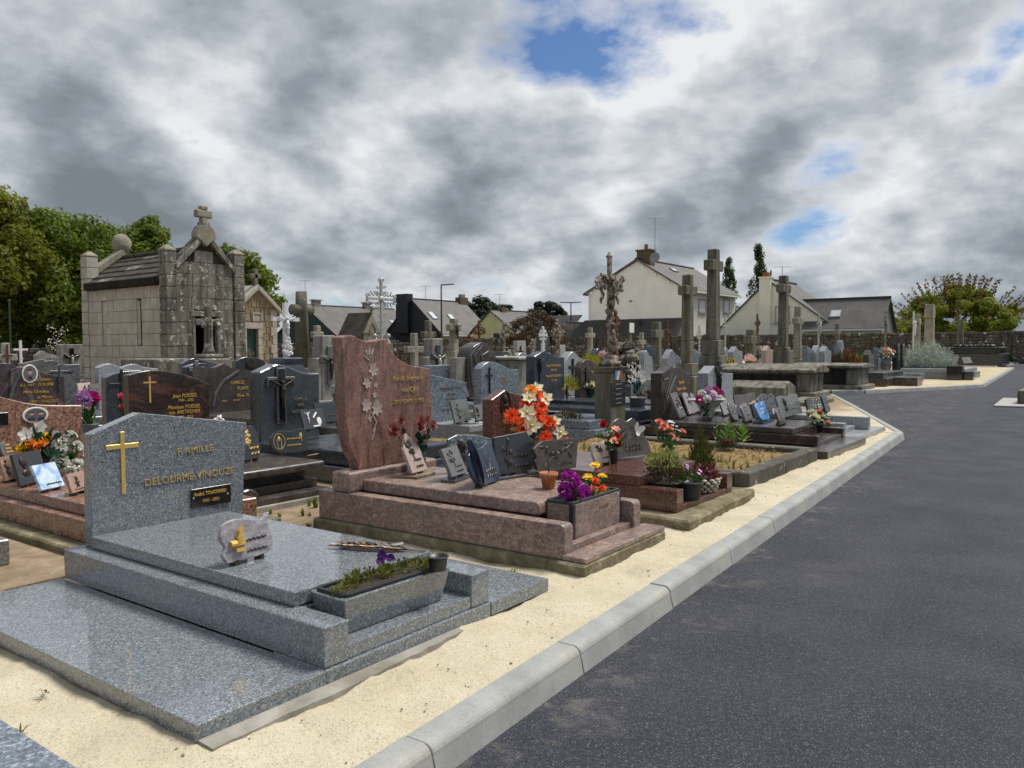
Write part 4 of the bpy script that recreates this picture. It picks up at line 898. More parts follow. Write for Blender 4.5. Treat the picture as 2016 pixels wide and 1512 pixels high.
def tb(px, D): q = atD(px, 690, D); return (q.x, q.y, 0)
TG = 'trees behind the low wall on the left'
tree('broadleaf_tree', 'tall green broadleaf tree behind the wall beside the chapel', tb(126, 50), 9.6, (4.3, 4.3), 'leaf_tree', 150, 0.17, rt, 0.3, 0.16, TG, 170, 0.72, (0.2, 0.34), 10)
tree('broadleaf_tree', 'yellowish green broadleaf tree at the left edge of the picture', tb(-30, 46), 10.4, (3.8, 3.8), 'leaf_tree_yellow', 120, 0.17, rt, 0.3, 0.2, TG, 170, 0.72, (0.2, 0.34), 10)
tree('broadleaf_tree', 'dark green broadleaf tree between the edge tree and the trunk', tb(48, 54), 10.2, (3.9, 3.9), 'leaf_tree', 130, 0.17, rt, 0.3, 0.16, TG, 170, 0.72, (0.2, 0.34), 10)
tree('broadleaf_tree', 'green broadleaf tree rising behind the chapel roof', tb(225, 56), 9.7, (4.2, 4.2), 'leaf_tree', 140, 0.17, rt, 0.28, 0.12, TG, 170, 0.72, (0.18, 0.3), 10)
tree('broadleaf_tree', 'broadleaf tree showing above the ridge just left of the gable cross', tb(292, 58), 10.6, (2.4, 2.4), 'leaf_tree', 70, 0.17, rt, 0.25, 0.3, TG, 170, 0.75, (0.22, 0.36), 8)
tree('broadleaf_tree', 'green tree showing between the two chapels', tb(462, 52), 7.6, (2.9, 2.9), 'leaf_tree', 80, 0.15, rt, 0.2, 0.2, None, 160, 0.72, (0.2, 0.34), 8)
hb = MB(); rb = random.Random(21)
for px in range(-20, 180, 9):
    q = atD(px, 690, 48 + rb.uniform(-1, 2)); leaves(hb, (q.x, q.y, rb.uniform(0.6, 1.5)), (1.2, 1.2, 1.0), 150, 0.13, rb)
tag(stuff(obj('undergrowth', hb, 'leaf_tree')), 'dark green undergrowth beneath the trees behind the left wall', 'undergrowth')
fb = MB()
for i in range(13):
    q = atD(rb.uniform(92, 126), 690, 41); leaves(fb, (q.x, q.y, rb.uniform(1.1, 2.5)), (.25, .25, .2), 9, 0.045, rb)
t = thing('flowering_bush', 'bush with small white blossom above the low wall', 'bush', tb(108, 41)); o = obj('blossom', fb, 'petal_white', t); o.matrix_parent_inverse = Matrix.Translation((-t.location.x, -t.location.y, 0))
# cherry on the right
t = tree('cherry_tree', 'wide bushy cherry tree with bronze shoots behind the right wall', tb(1885, 82), 7.0, (6.2, 6.2), 'leaf_cherry', 190, 0.16, rt, 0.3, 0.08, None, 170, 0.75, (0.14, 0.26), 10)
sh = MB()
for i in range(95):
    a = rt.uniform(0, 2 * pi); el = rt.uniform(0.15, 1.45); d = Vector((cos(a) * cos(el), sin(a) * cos(el), sin(el)))
    p0 = Vector((d.x * 4.6, d.y * 4.6, 2.6 + d.z * 2.9)); p1 = Vector((d.x * 6.9, d.y * 6.9, 2.9 + d.z * 5.0 + .4))
    for k_ in range(9): leaves(sh, p0.lerp(p1, k_ / 8), (.16, .16, .16), 7, 0.13, rt)
obj('young_shoots', sh, 'leaf_bronze', t)
tree('green_shrub', 'yellow green shrub between the cherry tree and the slate wing', tb(1772, 76), 3.6, (1.7, 1.7), 'leaf_tree_yellow', 40, 0.13, rt, 0.1, 0.05, None, 120, 0.8, (0.3, 0.5), 4)
# poplars
for px, pyt, D, lb in ((1494, 482, 120, 'tall narrow poplar beside the cream house chimney'), (1436, 510, 124, 'narrow poplar behind the tallest stone cross')):
    q = atD(px, pyt, D); t = thing('poplar', lb, 'tree', (q.x, q.y, 0), 0, 'two poplars beyond the houses'); cr = MB(); tk = MB().tube([(0, 0, 0), (0, 0, q.z * .5), (0.1, 0, q.z * .97)], [.28, .18, .03], 7)
    for i in range(95):
        u = rt.random() ** 0.8; zz_ = q.z * (0.24 + .76 * u); rr = 1.9 * (1 - u) ** .6 * (0.35 + .65 * min(1, u * 4)) + .15; a = rt.uniform(0, 6.3)
        s0 = Vector((0, 0, zz_ - 1.0)); p = Vector((cos(a) * rr * rt.random(), sin(a) * rr * rt.random(), zz_)); leaves(cr, p, (.38, .38, .75), 34, 0.17, rt)
        if i % 4 == 0: tk.tube([s0, p], [.05, .02], 4)
    obj('trunk', tk, 'bark', t); obj('crown', cr, 'leaf_poplar', t)
tree('low_tree', 'pale green low tree between the poplars and the white house', tb(1452, 110), 6.5, (3.4, 3.4), 'leaf_poplar', 40, 0.2, rt, 0.2, 0.2, None, 90, 0.7, (0.2, 0.34), 6)
tree('dark_evergreen', 'dark spreading evergreen behind the yellow house', tb(945, 130), 9.0, (4.6, 4.6), 'leaf_pine', 110, 0.24, rt, 0.3, 0.15, None, 150, 0.7, (0.2, 0.32), 6)
tree('dark_evergreen', 'small dark evergreen showing over the yellow house ridge', tb(995, 132), 8.2, (2.2, 2.2), 'leaf_pine', 40, 0.22, rt, 0.3, 0.3, None, 130, 0.6, (0.24, 0.4), 6)
tree('umbrella_pine', 'rounded dark pine crown right of the yellow house', tb(1075, 135), 8.8, (3.6, 3.6), 'leaf_pine', 90, 0.24, rt, 0.3, 0.42, None, 150, 0.62, (0.22, 0.36), 6)
tree('brown_shrub', 'large brown budding shrub in front of the outbuilding', tb(1055, 70), 4.2, (2.9, 2.9), 'leaf_shrub_brown', 110, 0.085, rt, 0.12, 0.05, None, 120, 0.8, (0.16, 0.3), 14)
# ================================================================ BUILDERS FOR GRAVES AND WHAT LIES ON THEM
class Gr:
    """a grave monument: one Empty, parts given in world coordinates"""
    def __init__(s, name, label, cat, x, y, rz=0.0, group=None, z=0.0):
        s.o = Vector((x, y, z)); s.t = thing(name, label, cat, s.o, rz, group)
    def put(s, name, mb, mat, bevel=0.004, parent=None, seg=1, smooth=False, ang=35):
        mb.v = [(p[0] - s.o.x, p[1] - s.o.y, p[2] - s.o.z) for p in mb.v]
        return obj(name, mb, mat, parent or s.t, bevel, seg, smooth, ang=ang)
    def box(s, name, x0, y0, z0, x1, y1, z1, mat, bevel=0.004, parent=None, seg=1):
        return s.put(name, MB().box(x0, y0, z0, x1, y1, z1), mat, bevel, parent, seg)
    def stele(s, top, zb, Y, th, mat, smooth_n=0, name='stele', bevel=0.005, xb=None, parent=None, lean=0.0):
        """top: outline left to right as (x, z)"""
        pts = spline(top, smooth_n) if smooth_n else list(top)
        x0, x1 = (pts[0][0], pts[-1][0]) if xb is None else xb
        m = MB().prism_y([(x0, zb), (x1, zb)] + pts[::-1], Y, Y + th)
        if lean: m.v = [(p[0], p[1] + (p[2] - zb) * lean, p[2]) for p in m.v]
        return s.put(name, m, mat, bevel, parent)
    def text(s, body, px, py, Y, pxh, mat, shear=0.0, sx=1.0, parent=None, name='inscription', bold=0.0, align='CENTER'):
        p = onY(px, py, Y); d = p.x * FW.x + p.y * FW.y; sz = pxh / FPX * d / 0.72
        text(name, body, sz, mat, parent or s.t, (p.x - s.o.x, Y - 0.003 - s.o.y, p.z - s.o.z), (pi / 2, 0, 0), shear, 0.003, align, sx, bold)
def P2(pts, Y): return [(onY(a, b, Y).x, onY(a, b, Y).z) for a, b in pts]

def latin_cross(b, cx, y0, y1, zb, h, w_, t, za=0.68):
    b.box(cx - t / 2, y0, zb, cx + t / 2, y1, zb + h).box(cx - w_ / 2, y0 + 0.0005, zb + h * za, cx - t / 2, y1, zb + h * za + t).box(cx + t / 2, y0 + 0.0005, zb + h * za, cx + w_ / 2, y1, zb + h * za + t); return b
def christ(b, cx, y, z, s):
    """small crucifix figure of height s, arms up, in front of plane y"""
    b.ball((cx, y - .035 * s, z + .9 * s), .075 * s, 7, 6)
    b.tube([(cx, y - .03 * s, z + .82 * s), (cx + .01 * s, y - .04 * s, z + .65 * s), (cx, y - .03 * s, z + .48 * s), (cx + .02 * s, y - .05 * s, z + .28 * s), (cx, y - .02 * s, z + .04 * s)], [.05 * s, .1 * s, .075 * s, .06 * s, .03 * s], 7)
    for q in (-1, 1): b.tube([(cx + q * .06 * s, y - .03 * s, z + .78 * s), (cx + q * .26 * s, y - .03 * s, z + .88 * s), (cx + q * .44 * s, y - .02 * s, z + .97 * s)], [.035 * s, .03 * s, .022 * s], 6)
    b.box(cx - .09 * s, y - .09 * s, z + .42 * s, cx + .09 * s, y, z + .52 * s); return b

# ---------------------------------------------------------------- plaques
SH = {'rect': [(-.5, 0), (.5, 0), (.5, 1), (-.5, 1)],
      'house': [(-.5, 0), (.5, 0), (.5, .62), (0, 1), (-.5, .62)],
      'hex': [(-.42, 0), (.36, 0), (.5, .25), (.5, .72), (.3, 1), (-.5, .93), (-.5, .12)],
      'notch': [(-.36, 0), (.4, 0), (.5, .8), (.42, .96), (.2, .98), (-.3, 1), (-.5, .78), (-.44, .5), (-.5, .4), (-.45, .12)],
      'wave': spline([(-.42, 0), (.36, .02), (.5, .3), (.44, .72), (.48, 1.0), (.3, .86), (.08, .93), (-.2, 1.0), (-.44, .9), (-.5, .6), (-.43, .38), (-.5, .2), (-.42, 0)], 4)[:-1],
      'curl': spline([(-.3, 0), (.42, 0), (.5, .5), (.46, .98), (.1, .9), (-.3, .95), (-.5, .6), (-.46, .2), (-.3, 0)], 4)[:-1],
      'arch': [(-.5, 0), (.5, 0)] + [(.5 * cos(a * pi / 10), .7 + .3 * sin(a * pi / 10)) for a in range(0, 11)],
      'oval': [(.5 * sin(a * 2 * pi / 18), .5 - .5 * cos(a * 2 * pi / 18)) for a in range(18)],
      'book': [(-.5, 0), (0, .03), (.5, 0), (.5, .95), (.28, 1), (0, .9), (-.28, 1), (-.5, .95)],
      'slant': [(-.5, 0), (.5, 0), (.5, .78), (.1, .95), (-.3, 1), (-.5, .9)],
      'lobes': spline([(-.4, 0), (.4, 0), (.5, .45), (.38, .9), (.15, .8), (-.05, 1.0), (-.3, .9), (-.5, .6), (-.4, 0)], 4)[:-1],
      'fly': spline([(-.5, 0), (.5, 0), (.42, .55), (.22, .95), (-.02, .88), (-.2, .98), (-.42, .8), (-.46, .4), (-.5, 0)], 4)[:-1]}
def squiggle(b, x0, x1, z, h, y, r):
    n = max(5, int((x1 - x0) / h * 1.5)); pts = []
    for i in range(n + 1):
        x = x0 + (x1 - x0) * i / n; pts.append((x, y, z + h * .45 * (1 if i % 2 else -1) * r.uniform(.4, 1)))
    b.tube(pts, h * .18, 4); b.box(x0 - h * .3, y - h * .05, z - h * .16, x1 + h * .3, y + .001, z + h * .16)
def ornament(kind, w_, h, y, r):
    b = MB()
    if kind == 'rose':
        cx = -w_ * .2; b.tube([(cx, y, h * .12), (cx - w_ * .04, y, h * .45), (cx + w_ * .03, y, h * .8)], h * .02, 5)
        for q, zz_ in ((0.03, .8), (-.08, .62), (.08, .52), (-.05, .36), (.06, .25)): b.ball((cx + w_ * q, y, h * zz_), (h * .075, h * .03, h * .07), 7, 5, .25, r)
    elif kind == 'spray':
        for i in range(15): b.ball((w_ * r.uniform(-.32, .34), y, h * (.62 + r.uniform(-.22, .22))), (h * .085, h * .035, h * .075), 6, 5, .3, r)
        b.tube([(-w_ * .3, y, h * .2), (-w_ * .1, y, h * .45), (w_ * .3, y, h * .75)], h * .02, 5)
    elif kind == 'posy':
        for i in range(11): b.ball((w_ * (-.12 + r.uniform(-.16, .16)), y, h * (.68 + r.uniform(-.2, .18))), (h * .065, h * .03, h * .06), 6, 5, .3, r)
        b.tube([(-w_ * .1, y, h * .6), (-w_ * .05, y, h * .3)], h * .02, 5)
    elif kind == 'bust':
        cx = -w_ * .2; b.ball((cx, y, h * .68), (h * .13, h * .09, h * .16), 9, 7); b.ball((cx - h * .05, y, h * .72), (h * .13, h * .08, h * .17), 9, 7, .1, r); b.ball((cx + h * .05, y - h * .05, h * .66), (h * .035, h * .05, h * .04), 6, 5)
        b.ball((cx + .03 * h, y, h * .38), (h * .2, h * .08, h * .13), 9, 7, .08, r); b.tube([(cx, y, h * .6), (cx + .02 * h, y, h * .42)], h * .07, 7)
    elif kind == 'bear':
        cx = -w_ * .05; b.ball((cx, y, h * .45), (h * .12, h * .06, h * .16), 8, 6); b.ball((cx, y - .02 * h, h * .68), (h * .1, h * .07, h * .1), 8, 6)
        for q in (-1, 1): b.ball((cx + q * h * .08, y, h * .78), h * .04, 6, 5); b.ball((cx + q * h * .15, y, h * .5), (h * .08, h * .04, h * .04), 6, 5); b.ball((cx + q * h * .09, y, h * .3), (h * .05, h * .05, h * .08), 6, 5)
    elif kind == 'quill':
        cx = -w_ * .2; b.box(cx - h * .22, y - .012, h * .36, cx + h * .2, y, h * .5); b.box(cx - h * .12, y - .02, h * .22, cx + h * .14, y, h * .3); b.tube([(cx - h * .24, y - .01, h * .43), (cx - h * .08, y - .012, h * .43)], h * .075, 9)
        b.add([(cx - .02 * h, y - .014, h * .34), (cx + .1 * h, y - .02, h * .55), (cx + .14 * h, y - .02, h * .82), (cx + .02 * h, y - .02, h * .72), (cx - .04 * h, y - .018, h * .55), (cx - .02 * h, y, h * .34), (cx + .1 * h, y, h * .55), (cx + .14 * h, y, h * .82), (cx + .02 * h, y, h * .72), (cx - .04 * h, y, h * .55)], [(0, 1, 2, 3, 4), (9, 8, 7, 6, 5), (0, 5, 6, 1), (1, 6, 7, 2), (2, 7, 8, 3), (3, 8, 9, 4), (4, 9, 5, 0)])
    elif kind == 'madonna':
        cx = -w_ * .27; b.tube([(cx + h * .26 * cos(a), y, h * .5 + h * .34 * sin(a)) for a in [i * 2 * pi / 16 for i in range(17)]], h * .018, 5)
        b.tube([(cx - .05 * h, y, h * .2), (cx - .12 * h, y, h * .5), (cx, y, h * .78), (cx + .1 * h, y, h * .55), (cx + .08 * h, y, h * .2)], h * .016, 5); b.ball((cx, y, h * .6), (h * .07, h * .015, h * .09), 8, 6)
    elif kind == 'sprig':
        b.ball((w_ * .33, y, h * .68), (h * .08, h * .02, h * .12), 7, 5, .3, r); b.tube([(w_ * .33, y, h * .6), (w_ * .35, y, h * .45)], h * .02, 5)
    elif kind == 'medal':
        b.lathe([(h * .2, 0), (h * .2, .008), (h * .15, .01), (0, .01)], 18).xf(Matrix.Identity(4)); 
        v = b.v[-4 * 18:]; b.v[-4 * 18:] = [(p[0] + w_ * .2, y - p[2], p[1] + h * .34) for p in v]
    elif kind.startswith('stripe'):
        i = int(kind[-1]); b.box(-w_ * .3, y - .006, h * (.2 + .2 * i), w_ * .3, y, h * (.3 + .2 * i))
    elif kind == 'crucifix': christ(b, -w_ * .25, y, h * .28, h * .62)
    elif kind == 'bar': b.tube([(-w_ * .02, y, h * .55), (w_ * .16, y, h * .8)], h * .05, 7)
    elif kind == 'bar_low': b.tube([(-w_ * .1, y, h * .1), (w_ * .22, y, h * .1)], h * .05, 7)
    elif kind == 'motif':
        for i in range(9): b.ball((w_ * r.uniform(-.28, .28), y, h * r.uniform(.3, .85)), (h * .06, h * .02, h * .05), 6, 5, .3, r)
    return b
rq_ = random.Random(77)
def plaque(label, p, w_, h, mat, shape='rect', orn=None, ornm='bronze', rz=0.0, lean=0.25, th=0.022, lines=2, linem='bronze', feet='pegs', group=None, lx=(0.0, .38), lz=None, standm=None):
    t = thing('memorial_plaque', label, 'plaque', p, 0, group, rot=(0, 0, rz))
    ft = 0.018; M = Matrix.Translation((0, 0, ft)) @ Matrix.Rotation(-lean, 4, 'X')
    if feet == 'stand':
        obj('stand', MB().box(-w_ * .62, -h * .2, 0, w_ * .62, h * .32, ft * 1.1), standm or mat, t, 0.003); M = Matrix.Translation((0, 0, ft * 1.7)) @ Matrix.Rotation(-lean, 4, 'X')
    fm = MB()
    sl = MB().prism_y([(a * w_, c_ * h) for a, c_ in SH[shape]], -th / 2, th / 2).xf(M); slab = obj('slab', sl, mat, t, 0.0025)
    z0 = ft if feet != 'stand' else ft * 1.1
    for q in (-1, 1):
        obj('foot', MB().box(q * w_ * .25 - .01, -.012, z0 - (ft if feet != 'stand' else .002), q * w_ * .25 + .01, .03 + h * sin(lean) * .15, z0 + .006), 'bronze' if feet != 'stand' else mat, t)
    if lean > .05: obj('rest', MB().add([(-.01, .02, 0), (.01, .02, 0), (.01, h * .5 * sin(lean) + .05, 0), (-.01, h * .5 * sin(lean) + .05, 0), (-.01, h * .45 * sin(lean) + th / 2 + .002, h * .45), (.01, h * .45 * sin(lean) + th / 2 + .002, h * .45)], [(0, 3, 2, 1), (0, 1, 5, 4), (1, 2, 5), (2, 3, 4, 5), (3, 0, 4)]), mat, t)
    for q in {'stripes': ('stripe0', 'stripe1', 'stripe2'), 'medal': ('medal', 'crucifix', 'bar', 'bar_low'), 'madonna': ('madonna', 'sprig'), None: ()}.get(orn, (orn,)): obj('ornament', ornament(q, w_, h, -th / 2, rq_).xf(M), ornm, t)
    for i in range(lines):
        b = MB(); zz_ = (lz[i] if lz else (.34 - .17 * i)) * h; squiggle(b, lx[0] * w_, lx[1] * w_, zz_, h * .09, -th / 2 - .002, rq_); obj('inscription', b.xf(M), linem, t)
    return t

# ---------------------------------------------------------------- flowers
fl_cache = {}
def flower_mesh(kind, mat, var):
    key = (kind, mat, var)
    if key in fl_cache: return fl_cache[key]
    r = random.Random(var * 17 + len(kind)); b = MB()
    def ring(n, L, W, tilt, cup, curl, off=0.0, z=0.0, **k_):
        for i in range(n):
            a = 2 * pi * i / n + off + r.uniform(-.12, .12); M = Matrix.Translation((0, 0, z)) @ Matrix.Rotation(a, 4, 'Z') @ Matrix.Rotation(-tilt + r.uniform(-.1, .1), 4, 'Y'); b.petal(M, L * r.uniform(.88, 1.1), W, cup, curl, **k_)
    if kind == 'rose':
        ring(6, 1.0, .95, .12, .35, .15, 0, 0, tip=.6); ring(6, .85, .85, .55, .4, .1, .5, .05, tip=.6); ring(5, .68, .75, .95, .5, 0, .2, .08, tip=.6); ring(4, .55, .6, 1.25, .6, -.1, .7, .1, tip=.6); ring(3, .45, .5, 1.45, .7, -.2, .1, .12, tip=.6)
    elif kind == 'mum':
        for n, L, t_ in ((14, 1.0, .05), (13, .95, .4), (12, .85, .75), (9, .7, 1.1), (6, .55, 1.4)): ring(n, L, .26, t_, .3, -.15, r.random(), .05, base=.5, tip=.35, nc=2)
    elif kind == 'lily':
        ring(3, 1.05, .62, .35, .25, -.25, 0, 0, tip=.06); ring(3, 1.0, .5, .45, .25, -.25, pi / 3, .02, tip=.06)
    elif kind == 'orchid':
        ring(5, 1.0, .8, .2, .15, 0, 0, 0, tip=.3)
    elif kind == 'daisy':
        ring(16, 1.0, .24, .15, .1, 0, 0, 0, base=.5, tip=.3, nc=2); ring(12, .75, .22, .6, .1, 0, .1, .03, base=.5, tip=.3, nc=2); b.ball((0, 0, .1), (.25, .25, .14), 7, 5)
    elif kind == 'carn':
        for i in range(60):
            d = Vector((r.gauss(0, 1), r.gauss(0, 1), abs(r.gauss(0, 1)) * .9 - .2)).normalized(); b.petal(aim(d, d * .35, r.uniform(0, 6)) @ Matrix.Rotation(-pi / 2, 4, 'Y'), .62, .5, .5, .25, tip=.55, nl=2)
    elif kind == 'tulip':
        ring(3, 1.25, .8, 1.25, .5, -.25, 0, 0, tip=.15); ring(3, 1.2, .8, 1.35, .5, -.25, pi / 3, 0, tip=.15)
    elif kind == 'pansy':
        ring(5, .9, 1.0, .15, -.1, .1, .3, 0, tip=.6)
    elif kind == 'bud':
        ring(4, 1.1, .7, 1.3, .7, -.2, 0, 0, tip=.2)
    me = b.mesh('flower', 0, 1, True); me.materials.append(MAT[mat]); fl_cache[key] = me; return me
rf_ = random.Random(5)
def flower(parent, kind, mat, loc, r, d=(0, -.6, .8), centre=None):
    M = aim(d, loc, rf_.uniform(0, 6)); o = obj('flower', flower_mesh(kind, mat, rf_.randint(0, 2)), None, parent)
    o.location = M.translation; o.rotation_euler = M.to_euler(); o.scale = (r, r, r)
    if centre: obj('flower_centre', MB().ball((0, 0, .12), (.2, .2, .25), 6, 5), centre, o)
    return o
def leafspray(b, base, tip, n, L, W, r, spread=0.5):
    base, tip = Vector(base), Vector(tip)
    for i in range(n):
        p = base.lerp(tip, r.uniform(.1, 1)); d = (tip - base).normalized() + Vector((r.gauss(0, spread), r.gauss(0, spread), r.gauss(0, spread * .6))); M = aim(d, p, r.uniform(0, 6)) @ Matrix.Rotation(-pi / 2, 4, 'Y'); b.petal(M, L * r.uniform(.6, 1.2), W * r.uniform(.7, 1.2), .3, .15, tip=.08)
VP = {'pot': [(.32, 0), (.42, .72), (.5, .74), (.52, 1), (.47, 1), (.45, .8), (0, .78)],
      'vase': [(.26, 0), (.3, .06), (.17, .14), (.3, .4), (.42, .7), (.4, .88), (.5, 1), (.44, 1), (.3, .8), (0, .75)],
      'tumbler': [(.36, 0), (.38, .1), (.44, .9), (.5, .93), (.5, 1), (.45, 1), (.42, .85), (0, .8)],
      'urn': [(.36, 0), (.38, .05), (.2, .14), (.46, .34), (.5, .6), (.4, .72), (.5, 1), (.44, 1), (.34, .75), (0, .72)],
      'square': None}
def vessel(parent, kind, mat, d, h, name='vase', soil=True, loc=(0, 0, 0), n=18):
    b = MB().lathe([(r * d, z * h) for r, z in VP[kind]], n); o = obj(name, b, mat, parent, 0, 1, True, loc=loc)
    if soil: obj('soil', MB().lathe([(d * .43, h * .86), (0, h * .88)], n), 'soil', o)
    return o
def bouquet(label, p, heads, vase=None, foliage=14, fm='leaf_green', L=0.07, W=0.03, z=0.0, spread=None, group=None, cat='flowers', name='flower_bouquet', centre=None):
    """heads: (kind, material, world position, radius, facing)"""
    p = Vector(p); t = thing(name, label, cat, p, 0, group); top = 0.0
    if vase: vessel(t, *vase); top = vase[3] * .8
    fb_ = MB(); st = MB()
    for i, hd in enumerate(heads):
        kind, mat, q, r = hd[:4]; d = hd[4] if len(hd) > 4 else None; q = Vector(q) - p
        if d is None: d = Vector((q.x * 1.2 - .25, q.y - .7 * max(.1, q.z) - .05, .35 + max(0, q.z - top) * 1.5))
        flower(t, kind, mat, q, r, d, centre if kind in ('lily', 'orchid') else None)
        st.tube([(0, 0, top * .9), (q.x * .5, q.y * .5, q.z * .5 + top * .2), tuple(q)], 0.003, 4)
        leafspray(fb_, (q.x * .3, q.y * .3, top), (q.x, q.y, q.z - r * .3), max(2, foliage // max(1, len(heads))), L, W, rf_)
    obj('stems', st, 'stem_green', t); obj('foliage', fb_, fm, t); return t
def shrub(b, c, rad, n, L, W, r, up=0.6):
    for _ in range(n):
        d = Vector((r.gauss(0, 1), r.gauss(0, 1), abs(r.gauss(0, 1)) * .9 + .05)).normalized(); k_ = r.uniform(.45, 1)
        p = Vector((c[0] + d.x * rad[0] * k_, c[1] + d.y * rad[1] * k_, c[2] + d.z * rad[2] * k_)); dd = (d + Vector((0, 0, up)) + Vector((r.gauss(0, .3), r.gauss(0, .3), r.gauss(0, .3)))).normalized()
        b.petal(aim(dd, p, r.uniform(0, 6)) @ Matrix.Rotation(-pi / 2, 4, 'Y'), L * r.uniform(.6, 1.3), W, .3, .1, tip=.1, nc=2, nl=2)
def pq(label, a, b_, pyt, z, mat, shape='rect', orn=None, ornm='bronze', lean=.2, th=.024, lines=2, **k_):
    """plaque whose lower front corners were measured in the photograph"""
    p0, p1 = G(a[0], a[1], z), G(b_[0], b_[1], z); w_ = (p1 - p0).length; c = (p0 + p1) / 2; d = c.x * FW.x + c.y * FW.y
    h = ((a[1] + b_[1]) / 2 - pyt) / FPX * d / cos(lean) * .97
    return plaque(label, c, w_, h, mat, shape, orn, ornm, atan2(p1.y - p0.y, p1.x - p0.x), lean, th, lines, **k_)
# ================================================================ FRONT ROW OF GRAVES
V3 = Vector
# ---- 1. blue-grey granite tomb in the foreground
g1 = Gr('granite_tomb', 'blue grey speckled granite tomb with gold cross nearest the camera', 'tomb', 1.405, 2.28)
m = 'granite_blue'
g1.box('ledge', 1.405, 2.28, 0.003, 1.93, 4.33, 0.066, m, 0.0012); g1.box('ledge', 2.915, 2.28, 0.003, 3.385, 4.33, 0.066, m, 0.0012)
g1.box('front_sill', 1.934, 2.283, 0.0, 2.911, 2.60, 0.0655, m, 0.003)
g1.box('planter_sill', 2.055, 2.30, 0.066, 2.787, 2.60, 0.122, m, 0.003)
g1.box('kerb', 1.934, 2.295, 0.067, 2.055, 4.31, 0.221, m, 0.004); g1.box('kerb', 2.787, 2.295, 0.067, 2.911, 4.31, 0.219, m, 0.004)
g1.box('chest', 2.056, 2.56, 0.067, 2.786, 4.31, 0.216, m, 0.003)
g1.box('slab', 2.022, 2.575, 0.2225, 2.826, 4.205, 0.282, m, 0.005, seg=2)
pts = P2([(177, 856), (274.6, 812.7), (485.5, 832)], 4.21)
st = g1.stele(pts, 0.222, 4.21, 0.075, m, xb=(2.03, 2.93), bevel=0.004)
Y = 4.21; o = g1.o
a, b_ = onY(208, 881, Y), onY(272, 876, Y); c0, c1 = onY(240, 850, Y), onY(240, 973, Y)
cr = MB().box(c0.x - .011, Y - .006, c1.z, c0.x + .011, Y + .001, c0.z).box(a.x, Y - .0055, (a.z + b_.z) / 2 - .012, c0.x - .011, Y + .001, (a.z + b_.z) / 2 + .012).box(c0.x + .011, Y - .0055, (a.z + b_.z) / 2 - .012, b_.x, Y + .001, (a.z + b_.z) / 2 + .012)
g1.put('inlaid_cross', cr, 'gold_bright', 0.001, st)
g1.text('F AMILLE', 385, 891, Y, 13, 'gold_faded', 0, 1.12, st); g1.text('DELOURME-VINOUZE', 376, 944, Y, 14, 'gold_faded', 0, 1.02, st)
a, b_ = onY(375, 965, Y), onY(452, 954, Y); zt_, zb_ = onY(412, 958, Y).z, onY(412, 995, Y).z
pl = g1.box('name_plate', a.x, Y - .012, zb_, b_.x, Y - .0005, zt_, 'granite_black', 0.001, st)
g1.text('André TOUCHARD', 414, 972.5, Y - .012, 7.2, 'gold_leaf', 0, .85, pl); g1.text('1931 - 2021', 415, 986, Y - .012, 6, 'gold_leaf', 0, .95, pl)
for px, py in ((381.5, 981), (448, 972)):
    q = onY(px, py, Y - .012); g1.put('screw', MB().ball((q.x, Y - .013, q.z), (.006, .003, .006), 8, 5), 'steel', 0, pl)
# ragged cement footing under the front edge
foot = MB(); rr = random.Random(12)
xs = [1.41 + i * 0.06 for i in range(22)]
dprev = .08
for xa, xb in zip(xs, xs[1:]):
    d0, d1 = dprev, .075 + rr.uniform(-.006, .006) - .06 * max(0, (xb - 2.0)); dprev = d1
    foot.add([(xa, 2.28, -.02), (xb, 2.28, -.02), (xb, 2.28 - d1, -.02), (xa, 2.28 - d0, -.02), (xa, 2.28, .016), (xb, 2.28, .016), (xb, 2.28 - d1, .012), (xa, 2.28 - d0, .012)], [(4, 7, 6, 5), (3, 2, 6, 7), (0, 4, 5, 1), (1, 5, 6, 2), (0, 3, 7, 4)])
g1.put('cement_footing', foot, 'concrete', 0); g1.put('cement_footing', MB().box(1.45, 2.40, -.05, 3.3, 4.3, 0.0025), 'concrete', 0)
# trough with plants
q0, q1, q2 = G(677.6, 1185, .272), G(887.4, 1117.6, .272), G(610.6, 1170.2, .272)
tr = thing('flower_trough', 'tapered granite trough of pansies at the foot of the nearest tomb', 'planter', (q0.x + .01, q0.y + .01, 0.1225), atan2(q1.y - q0.y, q1.x - q0.x))
TL, TD, TH = (q1 - q0).length, 0.215, 0.150
sh_ = MB().frustum(TL / 2, TD / 2, 0, TH, TL / 2 - .03, TD / 2 - .03, TL / 2, TD / 2); obj('shell', sh_, 'granite_blue', tr, 0.004)
li = MB(); e = 0.014
prf = [(e, e), (TL - e, e), (TL - e, TD - e), (e, TD - e)]
def rrect(x0, y0, x1, y1, r, n=5):
    out_ = []
    for cx_, cy_, a0 in ((x1 - r, y0 + r, -pi / 2), (x1 - r, y1 - r, 0), (x0 + r, y1 - r, pi / 2), (x0 + r, y0 + r, pi)):
        for i in range(n + 1): a = a0 + i * pi / 2 / n; out_.append((cx_ + r * cos(a), cy_ + r * sin(a)))
    return out_
def rim(x0, y0, x1, y1, z, r, th, deep=0.05):
    b = MB(); o_ = rrect(x0, y0, x1, y1, r); i_ = rrect(x0 + th, y0 + th, x1 - th, y1 - th, max(.005, r - th)); n = len(o_)
    vs_ = [(x, y, z) for x, y in o_] + [(x, y, z + .014) for x, y in o_] + [(x, y, z + .014) for x, y in i_] + [(x, y, z - deep) for x, y in i_]
    fs = []
    for k_ in range(n):
        j = (k_ + 1) % n
        for l_ in range(3): fs.append((l_ * n + k_, l_ * n + j, (l_ + 1) * n + j, (l_ + 1) * n + k_))
    return b.add(vs_, fs)
